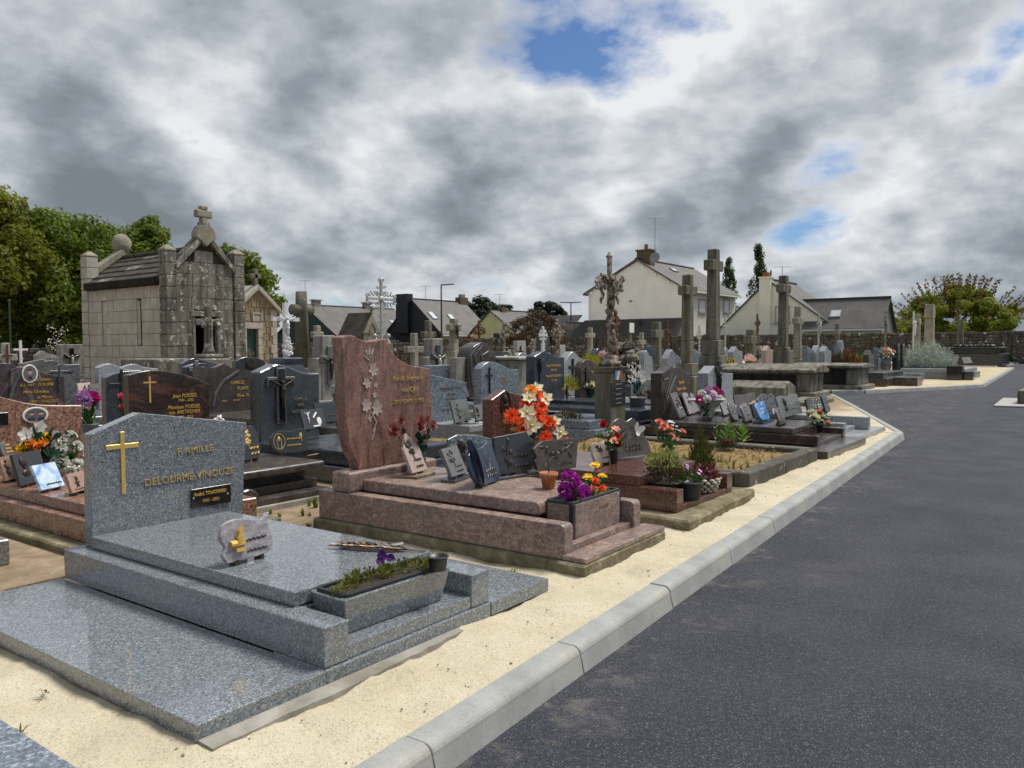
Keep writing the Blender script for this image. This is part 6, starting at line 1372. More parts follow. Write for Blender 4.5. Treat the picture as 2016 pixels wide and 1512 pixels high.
# ---- 5. brown granite tomb crowded with plaques
g6 = Gr('brown_granite_tomb', 'brown veined granite tomb crowded with memorial plaques', 'tomb', 9.05, 2.45)
m = 'marble_brownblack'
g6.box('step', 9.1, 2.45, 0, 10.82, 2.72, .085, 'marble_taupe', .005); g6.box('plinth', 9.3, 2.72, -.02, 10.8, 5.1, .07, 'concrete', .01)
g6.box('kerb', 9.56, 2.69, .085, 9.68, 5.0, .2, m, .01, seg=2); g6.box('kerb', 10.66, 2.69, .085, 10.77, 5.0, .2, m, .01, seg=2); g6.box('front_sill', 9.681, 2.70, .085, 10.659, 2.98, .13, 'marble_taupe', .004); g6.box('chest', 9.681, 2.98, .085, 10.659, 5.0, .196, m, .004)
g6.box('slab', 9.60, 2.99, .2005, 10.72, 4.84, .272, 'marble_taupe', .012, seg=2)
Y = 4.85; zb_ = .2
top = spline(P2([(1302, 735), (1312, 730), (1324, 718)], Y), 4) + spline(P2([(1326, 724), (1334, 722), (1345, 728), (1352, 734), (1359, 734)], Y), 4)
st = g6.stele(top, zb_, Y, .16, 'marble_taupe')
g6.text('Famille', 1341, 756, Y, 6.5, 'gold_leaf', .3, .95, st); g6.text('Eugène Fary', 1341, 768, Y, 6.5, 'gold_leaf', .3, .9, st)
b = MB()
for pth in ([(1306, 815), (1312, 780), (1324, 735)], [(1310, 815), (1318, 770), (1328, 740)], [(1312, 812), (1314, 785), (1332, 738)], [(1304, 740), (1308, 748), (1316, 744)], [(1303, 735), (1308, 748)]):
    b.tube([tuple(onY(a, c_, Y - .003)) for a, c_ in pth], .005, 4)
g6.put('engraving', b, 'engraved_pale', 0, st)
z5 = .2725; gp = 'plaques crowded on the brown granite tomb'
def q5(px, py): return G(px, py, z5)
pq('narrow grey plaque with bronze roses, leftmost on the brown tomb', (1338, 827), (1350, 821), 775, z5, 'plaque_grey', 'rect', 'spray', lean=.4, lines=1, group=gp)
pq('lilac square plaque with bronze grapes beside the wrapped bouquet', (1356, 819), (1379, 811), 773, z5, 'marble_lilac', 'slant', 'posy', lean=.35, lines=0, group=gp)
Yf = q5(1393, 826).y
hd = [('carn', mt, onY(x, y, Yf + dy), .065) for x, y, mt, dy in ((1378, 787, 'fuchsia', 0), (1382, 776, 'petal_white', 0), (1396, 769, 'lilac', .03), (1407, 769, 'fuchsia', .03), (1403, 777, 'petal_white', -.05), (1402, 784, 'lilac', -.08), (1418, 776, 'fuchsia', .02), (1418, 786, 'petal_white', -.04), (1391, 786, 'petal_white', -.07), (1390, 772, 'lilac', .02))]
t = bouquet('round bouquet of purple and white carnations wrapped in paper', q5(1393, 826), hd, None, 40, 'leaf_green', .09, .05)
obj('wrapping', MB().lathe([(.05, 0), (.09, .04), (.07, .12), (.19, .26), (.25, .27), (.2, .25), (.05, .13)], 14).xf(Matrix.Identity(4)), 'silver_paint', t, 0, 1, False)
for a, c_, pyt, mat, shp, orn, om, ln, lb in (
    ((1400, 817), (1408, 812), 783, 'plaque_grey', 'rect', None, 'bronze', .35, 'thin grey plaque half hidden by the wrapped bouquet'),
    ((1425, 821), (1438, 815), 788, 'marble_lilac', 'arch', 'motif', 'bronze', .35, 'pale arched plaque right of the wrapped bouquet'),
    ((1443, 832), (1453, 827), 792, 'plaque_grey', 'curl', 'motif', 'bronze', .35, 'small grey plaque with dark relief near the blue plaque'),
    ((1446, 797), (1488, 790), 777, 'marble_taupe', 'book', None, 'bronze', .2, 'brown open book plaque in the back row'),
    ((1452, 825), (1480, 818), 792, 'marble_brownblack', 'curl', 'motif', 'gold_leaf', .3, 'dark brown curled plaque with gold ornament'),
    ((1468, 834), (1482, 829), 797, 'plaque_grey', 'arch', 'motif', 'bronze', .4, 'grey arched plaque just left of the blue plaque'),
    ((1484, 827), (1521, 819), 793, 'marble_taupe', 'book', None, 'bronze', .25, 'brown open book plaque behind the blue plaque'),
    ((1497, 834), (1515, 828), 795, 'plaque_blue', 'curl', 'motif', 'chalk_white', .4, 'bright blue glass plaque on a black stand'),
    ((1494, 813), (1531, 806), 776, 'granite_slate', 'lobes', 'spray', 'bronze', .25, 'dark lobed plaque in the back row'),
    ((1535, 840), (1547, 835), 805, 'marble_taupe', 'arch', 'motif', 'bronze', .35, 'small brown plaque in front of the grey green book'),
    ((1538, 827), (1579, 817), 779, 'granite_greygreen', 'book', 'bust', 'bronze', .3, 'large grey green open book plaque with bronze bust')):
    pq(lb, a, c_, pyt, z5, mat, shp, orn, om, ln, .024, 1, group=gp, feet='stand' if 'stand' in lb else 'pegs', standm='granite_black' if 'stand' in lb else None, linem='iron_dark')
# flower basket at the front of the brown tomb
p = V3((10.35, 2.86, .131)); p = G(1607, 848, .15); Yf = p.y
hd = [('rose', 'coral', onY(x, y, Yf + dy), .06) for x, y, dy in ((1612, 813, .0), (1608, 814, .04), (1628, 834, -.04))] + [('carn', 'cream', onY(x, y, Yf + dy), .075) for x, y, dy in ((1616, 825, -.03), (1598, 816, .02), (1604, 824, -.04))]
bouquet('coral and cream flower basket at the foot of the plaque tomb', p, hd, ('pot', 'plastic_black', .2, .1), 110, 'leaf_green', .16, .022, name='flower_basket')

# ---- 6. light grey tomb at the corner
g7 = Gr('light_grey_tomb', 'light grey granite tomb with black cross at the path corner', 'tomb', 11.0, 2.6)
m = 'granite_lightgrey'
g7.box('ledge', 11.0, 2.60, 0, 12.65, 2.93, .06, m, .004); g7.box('plinth', 11.02, 2.93, -.02, 12.5, 4.95, .06, m, .004)
g7.box('kerb', 11.13, 2.80, .061, 11.28, 4.9, .215, m, .004); g7.box('kerb', 12.05, 2.70, .061, 12.17, 4.9, .235, m, .004); g7.box('front_sill', 11.281, 2.86, .061, 12.049, 3.2, .12, m, .003); g7.box('chest', 11.281, 3.2, .061, 12.049, 4.9, .212, m, .003)
g7.box('slab', 11.2, 3.28, .2355, 12.15, 4.7, .30, m, .006)
Y = 4.75; top = P2([(1394, 735), (1407, 720)], Y) + spline(P2([(1407, 720), (1416, 729), (1425, 734), (1443, 735)], Y), 4)[1:]
st = g7.stele(top, .2, Y, .17, m)
q = onY(1413, 748, Y); b = MB(); latin_cross(b, q.x, Y - .03, Y - .001, onY(1410, 765, Y).z, .42, .24, .09, .58); g7.put('cross', b, 'iron_dark', .008, st)
b = MB(); christ(b, q.x, Y - .03, onY(1410, 772, Y).z, .3); g7.put('christ_figure', b, 'iron_dark', 0, st)
pq('black plaque with gold praying hands on the light grey tomb', (1590, 813), (1619, 807), 784, .301, 'granite_black', 'slant', 'motif', 'gold_leaf', lean=.25, lines=2, linem='chalk_white')
pq('small black plaque at the right rear of the light grey slab', (1625, 814), (1634, 810), 781, .301, 'granite_black', 'rect', None, lean=.3, lines=1)

# ---- corner pieces of two tombs cut by the left and bottom edges
q = G(126, 1500, .05); g8 = Gr('corner_tomb', 'grey granite tomb corner at the bottom left of the picture', 'tomb', q.x - 1.0, q.y - .9)
qa, qb = G(125, 1492, .13), G(0, 1402, .13)
g8.box('kerb', qa.x - .16, qa.y - .6, 0, qa.x, qb.y + 1.5, .13, 'granite_bluegrey', .004); g8.box('ledge', qa.x - .5, qa.y - .62, 0, qa.x + .025, qb.y + 1.52, .05, 'granite_bluegrey', .004); g8.box('slab', qa.x - 1.1, qa.y - .6, .0, qa.x - .165, qb.y + 1.5, .12, 'granite_bluegrey', .004)
qa = G(20, 1105, .02); g9 = Gr('corner_tomb', 'grey granite kerb end touching the left picture edge', 'tomb', qa.x - .8, qa.y)
g9.box('kerb', qa.x - .14, qa.y, 0, qa.x, qa.y + 1.9, .15, 'granite_grey', .006); g9.box('slab', qa.x - .9, qa.y + .1, 0, qa.x - .145, qa.y + 1.9, .13, 'granite_grey', .006)
# ================================================================ SECOND ROW AND BEYOND
# ---- pink granite tomb on the left
g = Gr('pink_granite_tomb', 'pink granite tomb with oval portrait stele at the left edge', 'tomb', 2.40, 4.9)
m = 'granite_pink'
g.box('plinth', 2.28, 4.7, -.02, 3.6, 7.3, .05, 'concrete_mossy', .012)
g.box('kerb', 2.40, 4.85, .051, 2.52, 7.2, .19, m, .006); g.box('kerb', 3.38, 4.85, .051, 3.5, 7.2, .19, m, .006); g.box('chest', 2.521, 4.9, .051, 3.379, 7.2, .186, m, .004); g.box('slab', 2.47, 5.0, .191, 3.43, 6.98, .265, m, .008, seg=2)
Y = 7.0; top = spline(P2([(-45, 785), (-15, 779), (20, 786), (55, 794), (100, 798), (161, 798)], Y), 4)
st = g.stele(top, .19, Y, .12, m)
def oval_photo(g, px, py, Y, rx, rz_, parent, two=False):
    q = onY(px, py, Y); b = MB(); n = 26
    b.prism_y([(q.x + rx * cos(2 * pi * i / n), q.z + rz_ * sin(2 * pi * i / n)) for i in range(n)], Y - .012, Y); fr = g.put('portrait_frame', b, 'chalk_white', .003, parent)
    b = MB().prism_y([(q.x + rx * .82 * cos(2 * pi * i / n), q.z + rz_ * .84 * sin(2 * pi * i / n)) for i in range(n)], Y - .0135, Y - .0122); g.put('portrait_ground', b, 'plaque_grey', 0, fr)
    for dx in ((-.35, .38) if two else (0,)):
        s = .45 if two else .62
        g.put('portrait_head', MB().ball((q.x + dx * rx, Y - .0137, q.z + .12 * rz_), (rx * .36 * s * 1.3, .002, rz_ * .42 * s * 1.2), 10, 7), 'skin_print', 0, fr, 1, True)
        g.put('portrait_hair', MB().ball((q.x + dx * rx, Y - .0133, q.z + .3 * rz_), (rx * .4 * s * 1.3, .002, rz_ * .3 * s * 1.2), 10, 7), 'bark', 0, fr, 1, True)
        g.put('portrait_coat', MB().prism_y([(q.x + dx * rx - .3 * rx, q.z - .62 * rz_), (q.x + dx * rx + .3 * rx, q.z - .62 * rz_), (q.x + dx * rx + .2 * rx, q.z - .3 * rz_), (q.x + dx * rx - .2 * rx, q.z - .3 * rz_)], Y - .0145, Y - .0124), 'granite_slate', 0, fr)
oval_photo(g, 69, 817, Y, .1, .065, st, True)
q = onY(2, 825, Y); g.box('dark_plate', q.x - .1, Y - .008, q.z - .05, q.x + .05, Y - .0005, q.z + .05, 'granite_black', .002, st)
for px, t_ in ((100, 'V'), (118, 'U'), (133, 'D')): g.text(t_, px, 856, Y, 9, 'granite_blush', 0, 1, st)
zP = .2655
pq('salmon plaque with bronze flower at the left edge', (10, 952), (36, 946), 902, zP, 'granite_salmon', 'rect', 'rose', lean=.3, lines=0)
pq('large slate plaque with bronze bust of a bearded figure', (38, 963), (92, 948), 893, zP, 'plaque_slate', 'rect', 'bust', lean=.25, lines=0)
t = pq('pale blue open book plaque with bronze ship', (80, 972), (126, 962), 918, zP, 'book_print', 'rect', None, lean=.45, lines=1, lx=(-.2, .4), lz=(.18,))
pq('small salmon plaque with a bronze teddy bear', (140, 978), (172, 968), 935, zP, 'granite_salmon', 'rect', 'bear', lean=.3, lines=1, lx=(-.3, .4), lz=(.14,))
pq('curved grey plaque with gold hands behind the slate bust plaque', (2, 905), (45, 898), 867, zP + .12, 'plaque_grey', 'lobes', 'stripes', 'gold_bright', lean=.2, lines=0)
pq('curved grey plaque beside the white rose bouquet', (80, 905), (112, 898), 880, zP + .12, 'plaque_grey', 'lobes', None, lean=.2, lines=0)
pq('rounded mauve plaque leaning on the pink stele', (96, 880), (125, 875), 855, zP + .15, 'marble_taupe', 'arch', None, lean=.2, lines=0)
p = V3((onY(68, 900, 6.5).x, 6.5, zP)); Yf = 6.45
hd = [('orchid', 'petal_white', onY(x, y, Yf + .05), .05, (-.4, -.9, .2)) for x, y in ((50, 855), (52, 866), (72, 848), (76, 854), (80, 840), (98, 866), (106, 858), (99, 872))] + [('rose', 'orange', onY(x, y, Yf), .05) for x, y in ((61, 878), (83, 876), (69, 889))] + [('carn', 'yellow', onY(x, y, Yf + .03), .045) for x, y in ((44, 884), (85, 865), (90, 862), (76, 868))] + [('bud', 'coral', onY(x, y, Yf), .02) for x, y in ((73, 846), (104, 862), (53, 860))]
t = bouquet('white orchids with orange and yellow flowers on the pink tomb', p, hd, ('tumbler', 'plastic_black', .12, .1), 30, 'leaf_dark', .1, .06)
p = G(140, 930, zP); Yf = p.y - .1
hd = [('carn', 'petal_white', onY(x, y, Yf + dy), .055) for x, y, dy in ((139, 860, 0), (124, 872, 0), (150, 880, -.03), (122, 888, -.03), (123, 908, -.05), (126, 918, -.06), (138, 925, -.07), (152, 914, -.05))] + [('carn', 'cream', onY(x, y, Yf + .03), .05) for x, y in ((127, 876), (148, 918))]
t = bouquet('white rose bouquet with a dark palmate leaf on the pink tomb', p, hd, ('tumbler', 'plastic_black', .12, .1), 60, 'leaf_green', .1, .05)
q = onY(100, 902, Yf - .1) - V3(p); b = MB()
for i in range(8): b.petal(Matrix.Translation(q) @ Matrix.Rotation(pi / 2 - .3, 4, 'X') @ Matrix.Rotation(-.9 + .42 * i, 4, 'Z') @ Matrix.Translation((0, 0, 0)), .1, .035, .3, .1, tip=.1)
obj('palmate_leaf', b.xf(Matrix.Identity(4)), 'leaf_dark', t)

# ---- dark brown tomb with gold names
g = Gr('dark_marble_tomb', 'dark brown veined marble tomb with gold names and rounded stele', 'tomb', 3.58, 5.14)
m = 'marble_taupe'
g.box('plinth', 3.56, 5.14, -.02, 4.5, 7.1, .05, 'concrete', .01); g.box('step', 3.58, 5.15, .051, 4.44, 5.42, .10, m, .008, seg=2); g.box('front_sill', 3.6, 5.30, .1005, 4.42, 5.5, .165, m, .008, seg=2); g.box('chest', 3.6, 5.45, .051, 4.42, 7.0, .25, 'marble_brownblack', .006); g.box('slab', 3.56, 5.22, .2505, 4.44, 6.78, .315, m, .02, seg=3)
b = MB().prism_y([(3.66 + .10 * cos(a), .1005 + .09 * sin(a)) for a in [pi * i / 8 for i in range(9)]], 5.17, 5.36); g.put('rounded_corner', b, m, .01)
Y = 6.8; top = spline(P2([(253, 739), (280, 731), (310, 729), (345, 734), (375, 741), (414, 757)], Y), 4)
st = g.stele(top, .25, Y, .1, 'marble_brownblack', xb=(onY(255, 800, Y).x, onY(410, 800, Y).x))
q = onY(294.5, 750, Y); b = MB(); b.box(q.x - .008, Y - .004, onY(296, 793, Y).z, q.x + .008, Y, onY(294, 741, Y).z).box(onY(282, 754, Y).x, Y - .0045, q.z - .02, onY(307, 754, Y).x, Y - .0002, q.z - .006); g.put('inlaid_cross', b, 'gold_bright', 0, st)
for s_, px, py, h_ in (('Jean POISSEL', 364, 782, 7.5), ('1934 - 2022', 365, 790, 5.5), ('Monique POISSEL', 362, 804, 7.5), ('née BRETECHER', 363, 814, 7.5), ('1937 - 2023', 364, 823, 5.5)): g.text(s_, px, py, Y, h_, 'gold_leaf', .25, .92, st)
zB = .3155
pq('black plaque with gold praying figure on the brown tomb', (534, 898), (606, 891), 848, zB, 'plaque_slate', 'curl', 'madonna', 'gold_bright', lean=.18, lines=2, linem='gold_leaf', lx=(-.05, .3), lz=(.58, .3))
pq('black plaque with gold flower half hidden behind the blue stele', (476, 912), (514, 905), 842, zB, 'plaque_slate', 'hex', 'posy', 'gold_bright', lean=.2, lines=2, linem='gold_leaf')
q = G(615, 898, zB); t = thing('bronze_leaf', 'small flat bronze leaf lying on the brown slab', 'ornament', q); obj('leaf', MB().petal(Matrix.Translation((-.05, 0, .006)), .12, .04, .3, .05, tip=.2), 'bronze_pale', t)
q = G(430, 853, .9); t = thing('white_figurine', 'tiny white flower figurine behind the blue granite stele', 'ornament', (G(430, 858, zB).x, G(430, 858, zB).y, zB)); b = MB(); zz_ = onY(430, 818, t.location.y).z - zB
b.lathe([(.05, 0), (.03, .1), (.015, zz_ * .5)], 8)
for i in range(16): b.ball((rf_.gauss(0, .035), rf_.gauss(0, .02), zz_ * (.75 + .25 * rf_.random() ** 2)), .016, 6, 5)
obj('porcelain', b, 'chalk_white', t, 0, 1, True)

# ---- dark stele left of it, further back
g = Gr('dark_stele_grave', 'dark granite grave with a black cross and flower relief behind the tulips', 'tomb', 3.9, 6.2)
Y = 8.2; top = spline(P2([(208, 744), (225, 736), (245, 731), (275, 731)], Y), 4); st = g.stele(top, .1, Y, .1, 'granite_slate', xb=(top[0][0], top[-1][0])); g.box('slab', top[0][0] - .05, 7.2, 0, top[-1][0], 8.19, .25, 'granite_slate', .006)
q = onY(239, 757, Y); b = MB(); latin_cross(b, q.x, Y - .015, Y - .001, q.z - .22, .38, .26, .028, .55); g.put('cross', b, 'iron_dark', .003, st); b = ornament('rose', .2, .26, Y - .012, rq_); b.v = [(p[0] + q.x + .05, p[1], p[2] + q.z - .3) for p in b.v]; g.put('flower_relief', b, 'bronze', 0, st)
p = G(252, 826, .3); Yf = 7.4; p = V3((onY(252, 820, Yf).x, Yf, .25))
hd = [('tulip', 'tulip_pink', onY(x, y, Yf), .055, (dx, -.3, .9)) for x, y, dx in ((240, 786, -.5), (256, 786, 0), (259, 779, .2), (243, 805, -.6))]
bouquet('pink red tulips before the dark stele', p, hd, ('tumbler', 'glaze_navy', .1, .18), 24, 'leaf_green', .14, .03)

# ---- brown stele with engraved rose (half seen) and its slab
g = Gr('taupe_stele_grave', 'taupe granite grave with peaked stele and gold family name', 'tomb', 6.0, 8.0)
Y = 9.7; top = spline(P2([(388, 721), (420, 724), (441, 716), (443, 715)], Y), 4) + spline(P2([(445, 718), (460, 726), (475, 727), (498, 730)], Y), 4)
st = g.stele(top, .3, Y, .1, 'marble_taupe'); xa, xb = top[0][0], top[-1][0]; g.box('slab', xa - .02, 7.9, .3, xb + .05, 9.69, .38, 'marble_taupe', .01); g.box('base', xa - .05, 7.95, 0, xb + .1, 9.9, .3, 'marble_taupe', .01); g.box('step', xa - .05, 7.6, 0, xb + .1, 7.95, .15, 'marble_taupe', .01)
g.text('FAMILLE', 467, 756, Y, 6.5, 'gold_leaf', 0, .95, st); g.text('PLANT', 478, 767, Y, 6.5, 'gold_leaf', 0, .95, st); g.text('Marie-Th', 478, 781, Y, 6, 'gold_leaf', .2, .9, st); g.text('papa        grand', 454, 790, Y, 5, 'gold_faded', .3, .9, st)
b = MB().tube([tuple(onY(a, c_, Y - .004)) for a, c_ in ((419, 800), (424, 775), (440, 750), (470, 730))], .02, 5); g.put('carved_curve', b, 'marble_greyveined', 0, st)
p = G(453, 806, .381); t = thing('navy_vase', 'glossy empty navy vase on the taupe slab', 'vase', p); d = p.x * FW.x + p.y * FW.y; vessel(t, 'vase', 'glaze_navy', 21 / FPX * d, 36 / FPX * d, 'vase', False)

# ---- slate blue tomb with a black crucifix
g = Gr('slate_blue_tomb', 'slate blue granite tomb with large black crucifix on wavy stele', 'tomb', 4.95, 5.2)
m = 'granite_slate'; Y = 6.9
top = spline(P2([(511, 733), (530, 724), (547, 717), (570, 723), (600, 734), (629, 734)], Y), 4)
st = g.stele(top, .2, Y, .17, m, bevel=.012, xb=(onY(511, 800, Y).x, onY(629, 800, Y).x))
g.box('base', 4.95, 5.25, 0, 6.12, 7.1, .16, m, .008); g.box('slab', 5.0, 5.3, .161, 6.1, 6.89, .30, m, .02, seg=2); g.box('step', 4.93, 5.1, 0, 6.14, 5.245, .1, m, .006)
q = onY(551, 750, Y); zb_, zt_ = onY(549, 835, Y).z, onY(551, 724, Y).z; b = MB(); t_ = .085
latin_cross(b, q.x, Y - .03, Y - .001, zb_, zt_ - zb_, .34, t_ + .02, .66); g.put('cross_frame', b, 'plaque_grey', .004, st)
b = MB(); latin_cross(b, q.x, Y - .034, Y - .03, zb_ + .012, zt_ - zb_ - .024, .316, t_ - .006, .67); g.put('cross', b, 'granite_black', .001, st)
b = MB(); christ(b, q.x, Y - .04, zb_ + (zt_ - zb_) * .28, .3); g.put('christ_figure', b, 'bronze', 0, st)
g.text('FAMILLE', 592, 788, Y, 6.5, 'gold_dull', 0, .95, st); g.text('BIRE', 592, 800, Y, 6.5, 'gold_dull', 0, .95, st); g.text('ROUSSEL', 590, 813, Y, 6.5, 'gold_dull', 0, .95, st)
zB = .3005
pq('dark plaque with silver crucifix and medal before the slate blue stele', (598, 851), (641, 843), 809, zB + .15, 'plaque_slate', 'rect', 'medal', 'chalk_white', lean=.25, lines=0)
pq('plain dark plaque behind the medal plaque', (622, 838), (664, 832), 795, zB + .15, 'plaque_slate', 'rect', None, lean=.15, lines=1)
pq('dark plaque with rose relief beside the rose stele edge', (662, 808), (684, 804), 775, zB + .2, 'plaque_slate', 'rect', 'motif', lean=.15, lines=1)
p = V3((onY(671, 830, 7.6).x, 7.6, .3)); t = thing('terracotta_pot', 'small orange pot beside the slate blue tomb', 'pot', p); vessel(t, 'pot', 'terracotta', .17, .2, 'pot')
t = thing('stone_block', 'small dark stone block under the orange pot', 'block', (p.x - .3, p.y - .3, 0)); obj('block', MB().box(0, 0, 0, .7, .7, .3), 'granite_slate', t, .01)
p = V3((onY(662, 775, 9.3).x, 9.3, .45)); t = thing('celadon_urn', 'pale green urn left of the rose marble stele', 'urn', p); vessel(t, 'urn', 'glaze_celadon', .17, .24, 'urn', False)
t = thing('stone_block', 'grey stone block carrying the pale green urn', 'block', (p.x - .25, p.y - .2, 0)); obj('block', MB().box(0, 0, 0, .6, .5, .45), 'cement_grey', t, .01)

# ---- grass grave, grey stele with gold writing
g = Gr('heather_grave', 'small grass grave with heather between the rose and red steles', 'grave', 6.5, 5.3)
g.box('border', 6.35, 5.2, -.02, 7.35, 5.32, .16, 'stone_tomb', .012); g.put('turf', MB().box(6.35, 5.32, -.02, 7.35, 7.0, .14), 'dry_turf', 0); b = MB(); rr = random.Random(8)
for i in range(160): tuft(b, rr.uniform(6.38, 7.3), rr.uniform(5.34, 6.2), 6, rr.uniform(.03, .09), .04, .14, rr)
stuff(g.put('grass', b, 'grass_blade', 0))
p = G(909, 856, .14); t = potplant('faded pink brown heather between the two steles', p, None, [('foliage', (0, 0, 0), (.17, .15, .16), 420, .05, .012, 'leaf_heather', 1.0)], 'plant', 'heather')
pq('grey plaque with bronze figure behind the heather', (895, 836), (927, 830), 789, .3, 'granite_greygreen', 'rect', 'rose', lean=.25, lines=1)
pq('small grey photo plaque behind the red stele', (937, 832), (952, 829), 799, .3, 'plaque_grey', 'rect', 'bust', lean=.2, lines=0)
pq('small white card plaque beside the heather', (941, 850), (953, 848), 829, .16, 'chalk_white', 'rect', None, lean=.3, lines=3, linem='granite_bluegrey', lx=(-.3, .3), lz=(.7, .5, .3))
g = Gr('bluegrey_name_grave', 'blue grey granite grave with rows of faded gold names', 'tomb', 7.3, 5.6); Y = 7.0
top = spline(P2([(845, 738), (862, 741), (890, 747), (919, 753)], Y), 4); st = g.stele(top, .2, Y, .1, 'granite_bluegrey'); xa, xb = top[0][0], top[-1][0]
g.box('slab', xa - .05, 6.3, .2, xb + .05, 6.99, .28, 'granite_lightgrey', .006); g.box('base', xa - .05, 6.35, 0, xb + .05, 7.1, .2, 'granite_lightgrey', .006)
for s_, py, w_ in (('FAMILLE RENAUD - HERVE', 765, 50), ('1901 - 1978', 777, 20), ('Louis HERVE', 786, 24), ('1899 - 1967', 795, 20), ('Marie-Anne   1911-1997', 806, 44)): g.text(s_, 888, py, Y, 4.5, 'gold_dull', 0, .85, st)

# ---- light grey arched grave with thin cross
def wavegrave(label, topx, Y, mat, th=.12, zb=.1, slabmat=None, slabh=.3, front=1.9, zslab=None, bevel=.006, extra=.06):
    top = spline(P2(topx, Y), 4); xa, xb = top[0][0], top[-1][0]; g = Gr('granite_grave', label, 'tomb', xa, Y - front)
    g.st = g.stele(top, zb, Y, th, mat, bevel=bevel); sm = slabmat or mat
    g.box('base', xa - extra, Y - front, 0, xb + extra, Y + th + .05, slabh * .62, sm, .006); g.box('slab', xa - extra * .3, Y - front + .12, slabh * .62 + .0005, xb + extra * .3, Y - .001, slabh, sm, .01); g.xa, g.xb, g.Y = xa, xb, Y; return g
def thincross(g, px, pyt, pyb, w_=.16, mat='iron_dark', t_=.02):
    q0, q1 = onY(px, pyt, g.Y), onY(px, pyb, g.Y); b = MB(); latin_cross(b, (q0.x + q1.x) / 2, g.Y - .02, g.Y - .001, q1.z, q0.z - q1.z, w_, t_, .68); g.put('cross', b, mat, .002, g.st)
g = wavegrave('blue grey granite grave with arched stele and thin black cross', [(946, 726), (955, 716), (968, 712), (985, 717), (1003, 726), (1021, 727)], 7.1, 'granite_bluegrey', .13); thincross(g, 963, 723, 775)
for k_, (s_, py) in enumerate((('Famille', 745), ('LE GAL', 751), ('1975', 757))): g.text(s_, 993, py, g.Y, 4.5, 'gold_faded', 0, .8, g.st)
pq('small slate plaque with gold bars between two steles', (919, 784), (930, 782), 761, .3, 'plaque_grey', 'rect', 'stripes', 'gold_bright', lean=.2, lines=0)
pq('translucent grey plaque before the arched stele', (1005, 778), (1030, 774), 756, .32, 'marble_lilac', 'lobes', 'motif', 'engraved_pale', lean=.2, lines=1)
g = wavegrave('navy granite grave with bronze crucifix and two gold names', [(1052, 702), (1060, 697), (1072, 692), (1085, 697), (1098, 703), (1111, 703)], 7.0, 'granite_navy', .16, slabmat='granite_slate', slabh=.36, extra=.2)
q = onY(1062, 712, 7.0); b = MB(); latin_cross(b, q.x, 6.98, 6.999, onY(1062, 751, 7.0).z, .36, .1, .018, .74); christ(b, q.x, 6.98, onY(1062, 735, 7.0).z, .24); g.put('crucifix', b, 'bronze', 0, g.st)
for s_, py, h_ in (('Marie LETOCROSLACH', 722, 4.6), ('1924 - 2006', 730, 3.6), ('Charles LETOCROSLACH', 742, 4.6), ('1923 - 1998', 750, 3.6)): g.text(s_, 1090, py, 7.0, h_, 'gold_leaf', 0, .78, g.st)
pq('cream plaque with owl relief on the navy tomb', (1094, 783), (1117, 780), 754, .362, 'plaque_cream', 'notch', 'rose', lean=.2, lines=1)
pq('grey plaque with angel relief on the navy tomb', (1118, 781), (1135, 778), 756, .362, 'plaque_grey', 'lobes', 'posy', lean=.2, lines=1)
pq('dark tilted plaque lying before the navy tomb', (1085, 803), (1112, 800), 786, .25, 'granite_slate', 'rect', None, lean=1.1, lines=0)
g = wavegrave('brown granite grave with arched stele behind cream flowers', [(1143, 724), (1148, 712), (1158, 708), (1168, 712), (1178, 720), (1190, 724)], 7.0, 'marble_taupe', .12, slabmat='granite_slate', slabh=.36, extra=.2); thincross(g, 1153, 724, 752)
g.text('Claude BOCHER', 1172, 733, 7.0, 4.2, 'gold_leaf', .2, .8, g.st); g.text('1937-1994', 1174, 740, 7.0, 3.4, 'gold_leaf', .2, .8, g.st)
# low slabs in front of them
def lowtomb(label, px0, py0, px1, py1, z, L, mat, mat2=None, name='low_tomb', kerb=False, group=None):
    """front lower-left and lower-right corners measured on the ground"""
    p0, p1 = G(px0, py0, 0), G(px1, py1, 0); g = Gr(name, label, 'tomb', p0.x, p0.y, 0, group); x1 = max(p1.x, p0.x + .5)
    g.box('base', p0.x, p0.y, -.02, x1, p0.y + L, z * .6, mat, .01); g.box('slab', p0.x + .04, p0.y + .1, z * .6 + .0005, x1 - .04, p0.y + L, z, mat2 or mat, .012, seg=2); return g
g = lowtomb('light grey low tomb with kerb ends in front of the navy grave', 1087, 862, 1172, 848, .3, 1.6, 'granite_bluegrey', 'granite_lightgrey')
p0 = G(1133, 858, 0); g.box('kerb_end', p0.x + .35, p0.y - .25, 0, p0.x + .6, p0.y + .1, .24, 'granite_lightgrey', .008); g.box('kerb_end', p0.x - .45, p0.y - .3, 0, p0.x - .25, p0.y + .1, .2, 'granite_lightgrey', .008)
p = G(1119, 856, .08); potplant('brownish heather bush in a dark bowl before the navy tomb', p, ('tumbler', 'plastic_black', .32, .16), [('foliage', (0, 0, .14), (.22, .2, .2), 420, .06, .014, 'leaf_heather_dark', .9)], 'plant', 'heather')
p = G(1179, 832, 0); d = p.x * FW.x + p.y * FW.y; w_ = 24 / FPX * d; h_ = 42 / FPX * d
t = thing('stone_planter', 'tall square brown planter left of the mossy pillar', 'planter', p); obj('box', MB().frustum(0, .15, 0, h_, w_ * .42, w_ * .42, w_ * .5, w_ * .5), 'marble_taupe', t, .01)
Yf = p.y + .15; hd = [('rose', 'cream', onY(x, y, Yf + dy), .09) for x, y, dy in ((1160, 764, 0), (1165, 760, -.05), (1170, 768, .05))] + [('lily', 'petal_white', onY(x, y, Yf), .1) for x, y in ((1176, 756), (1183, 754), (1186, 760))]
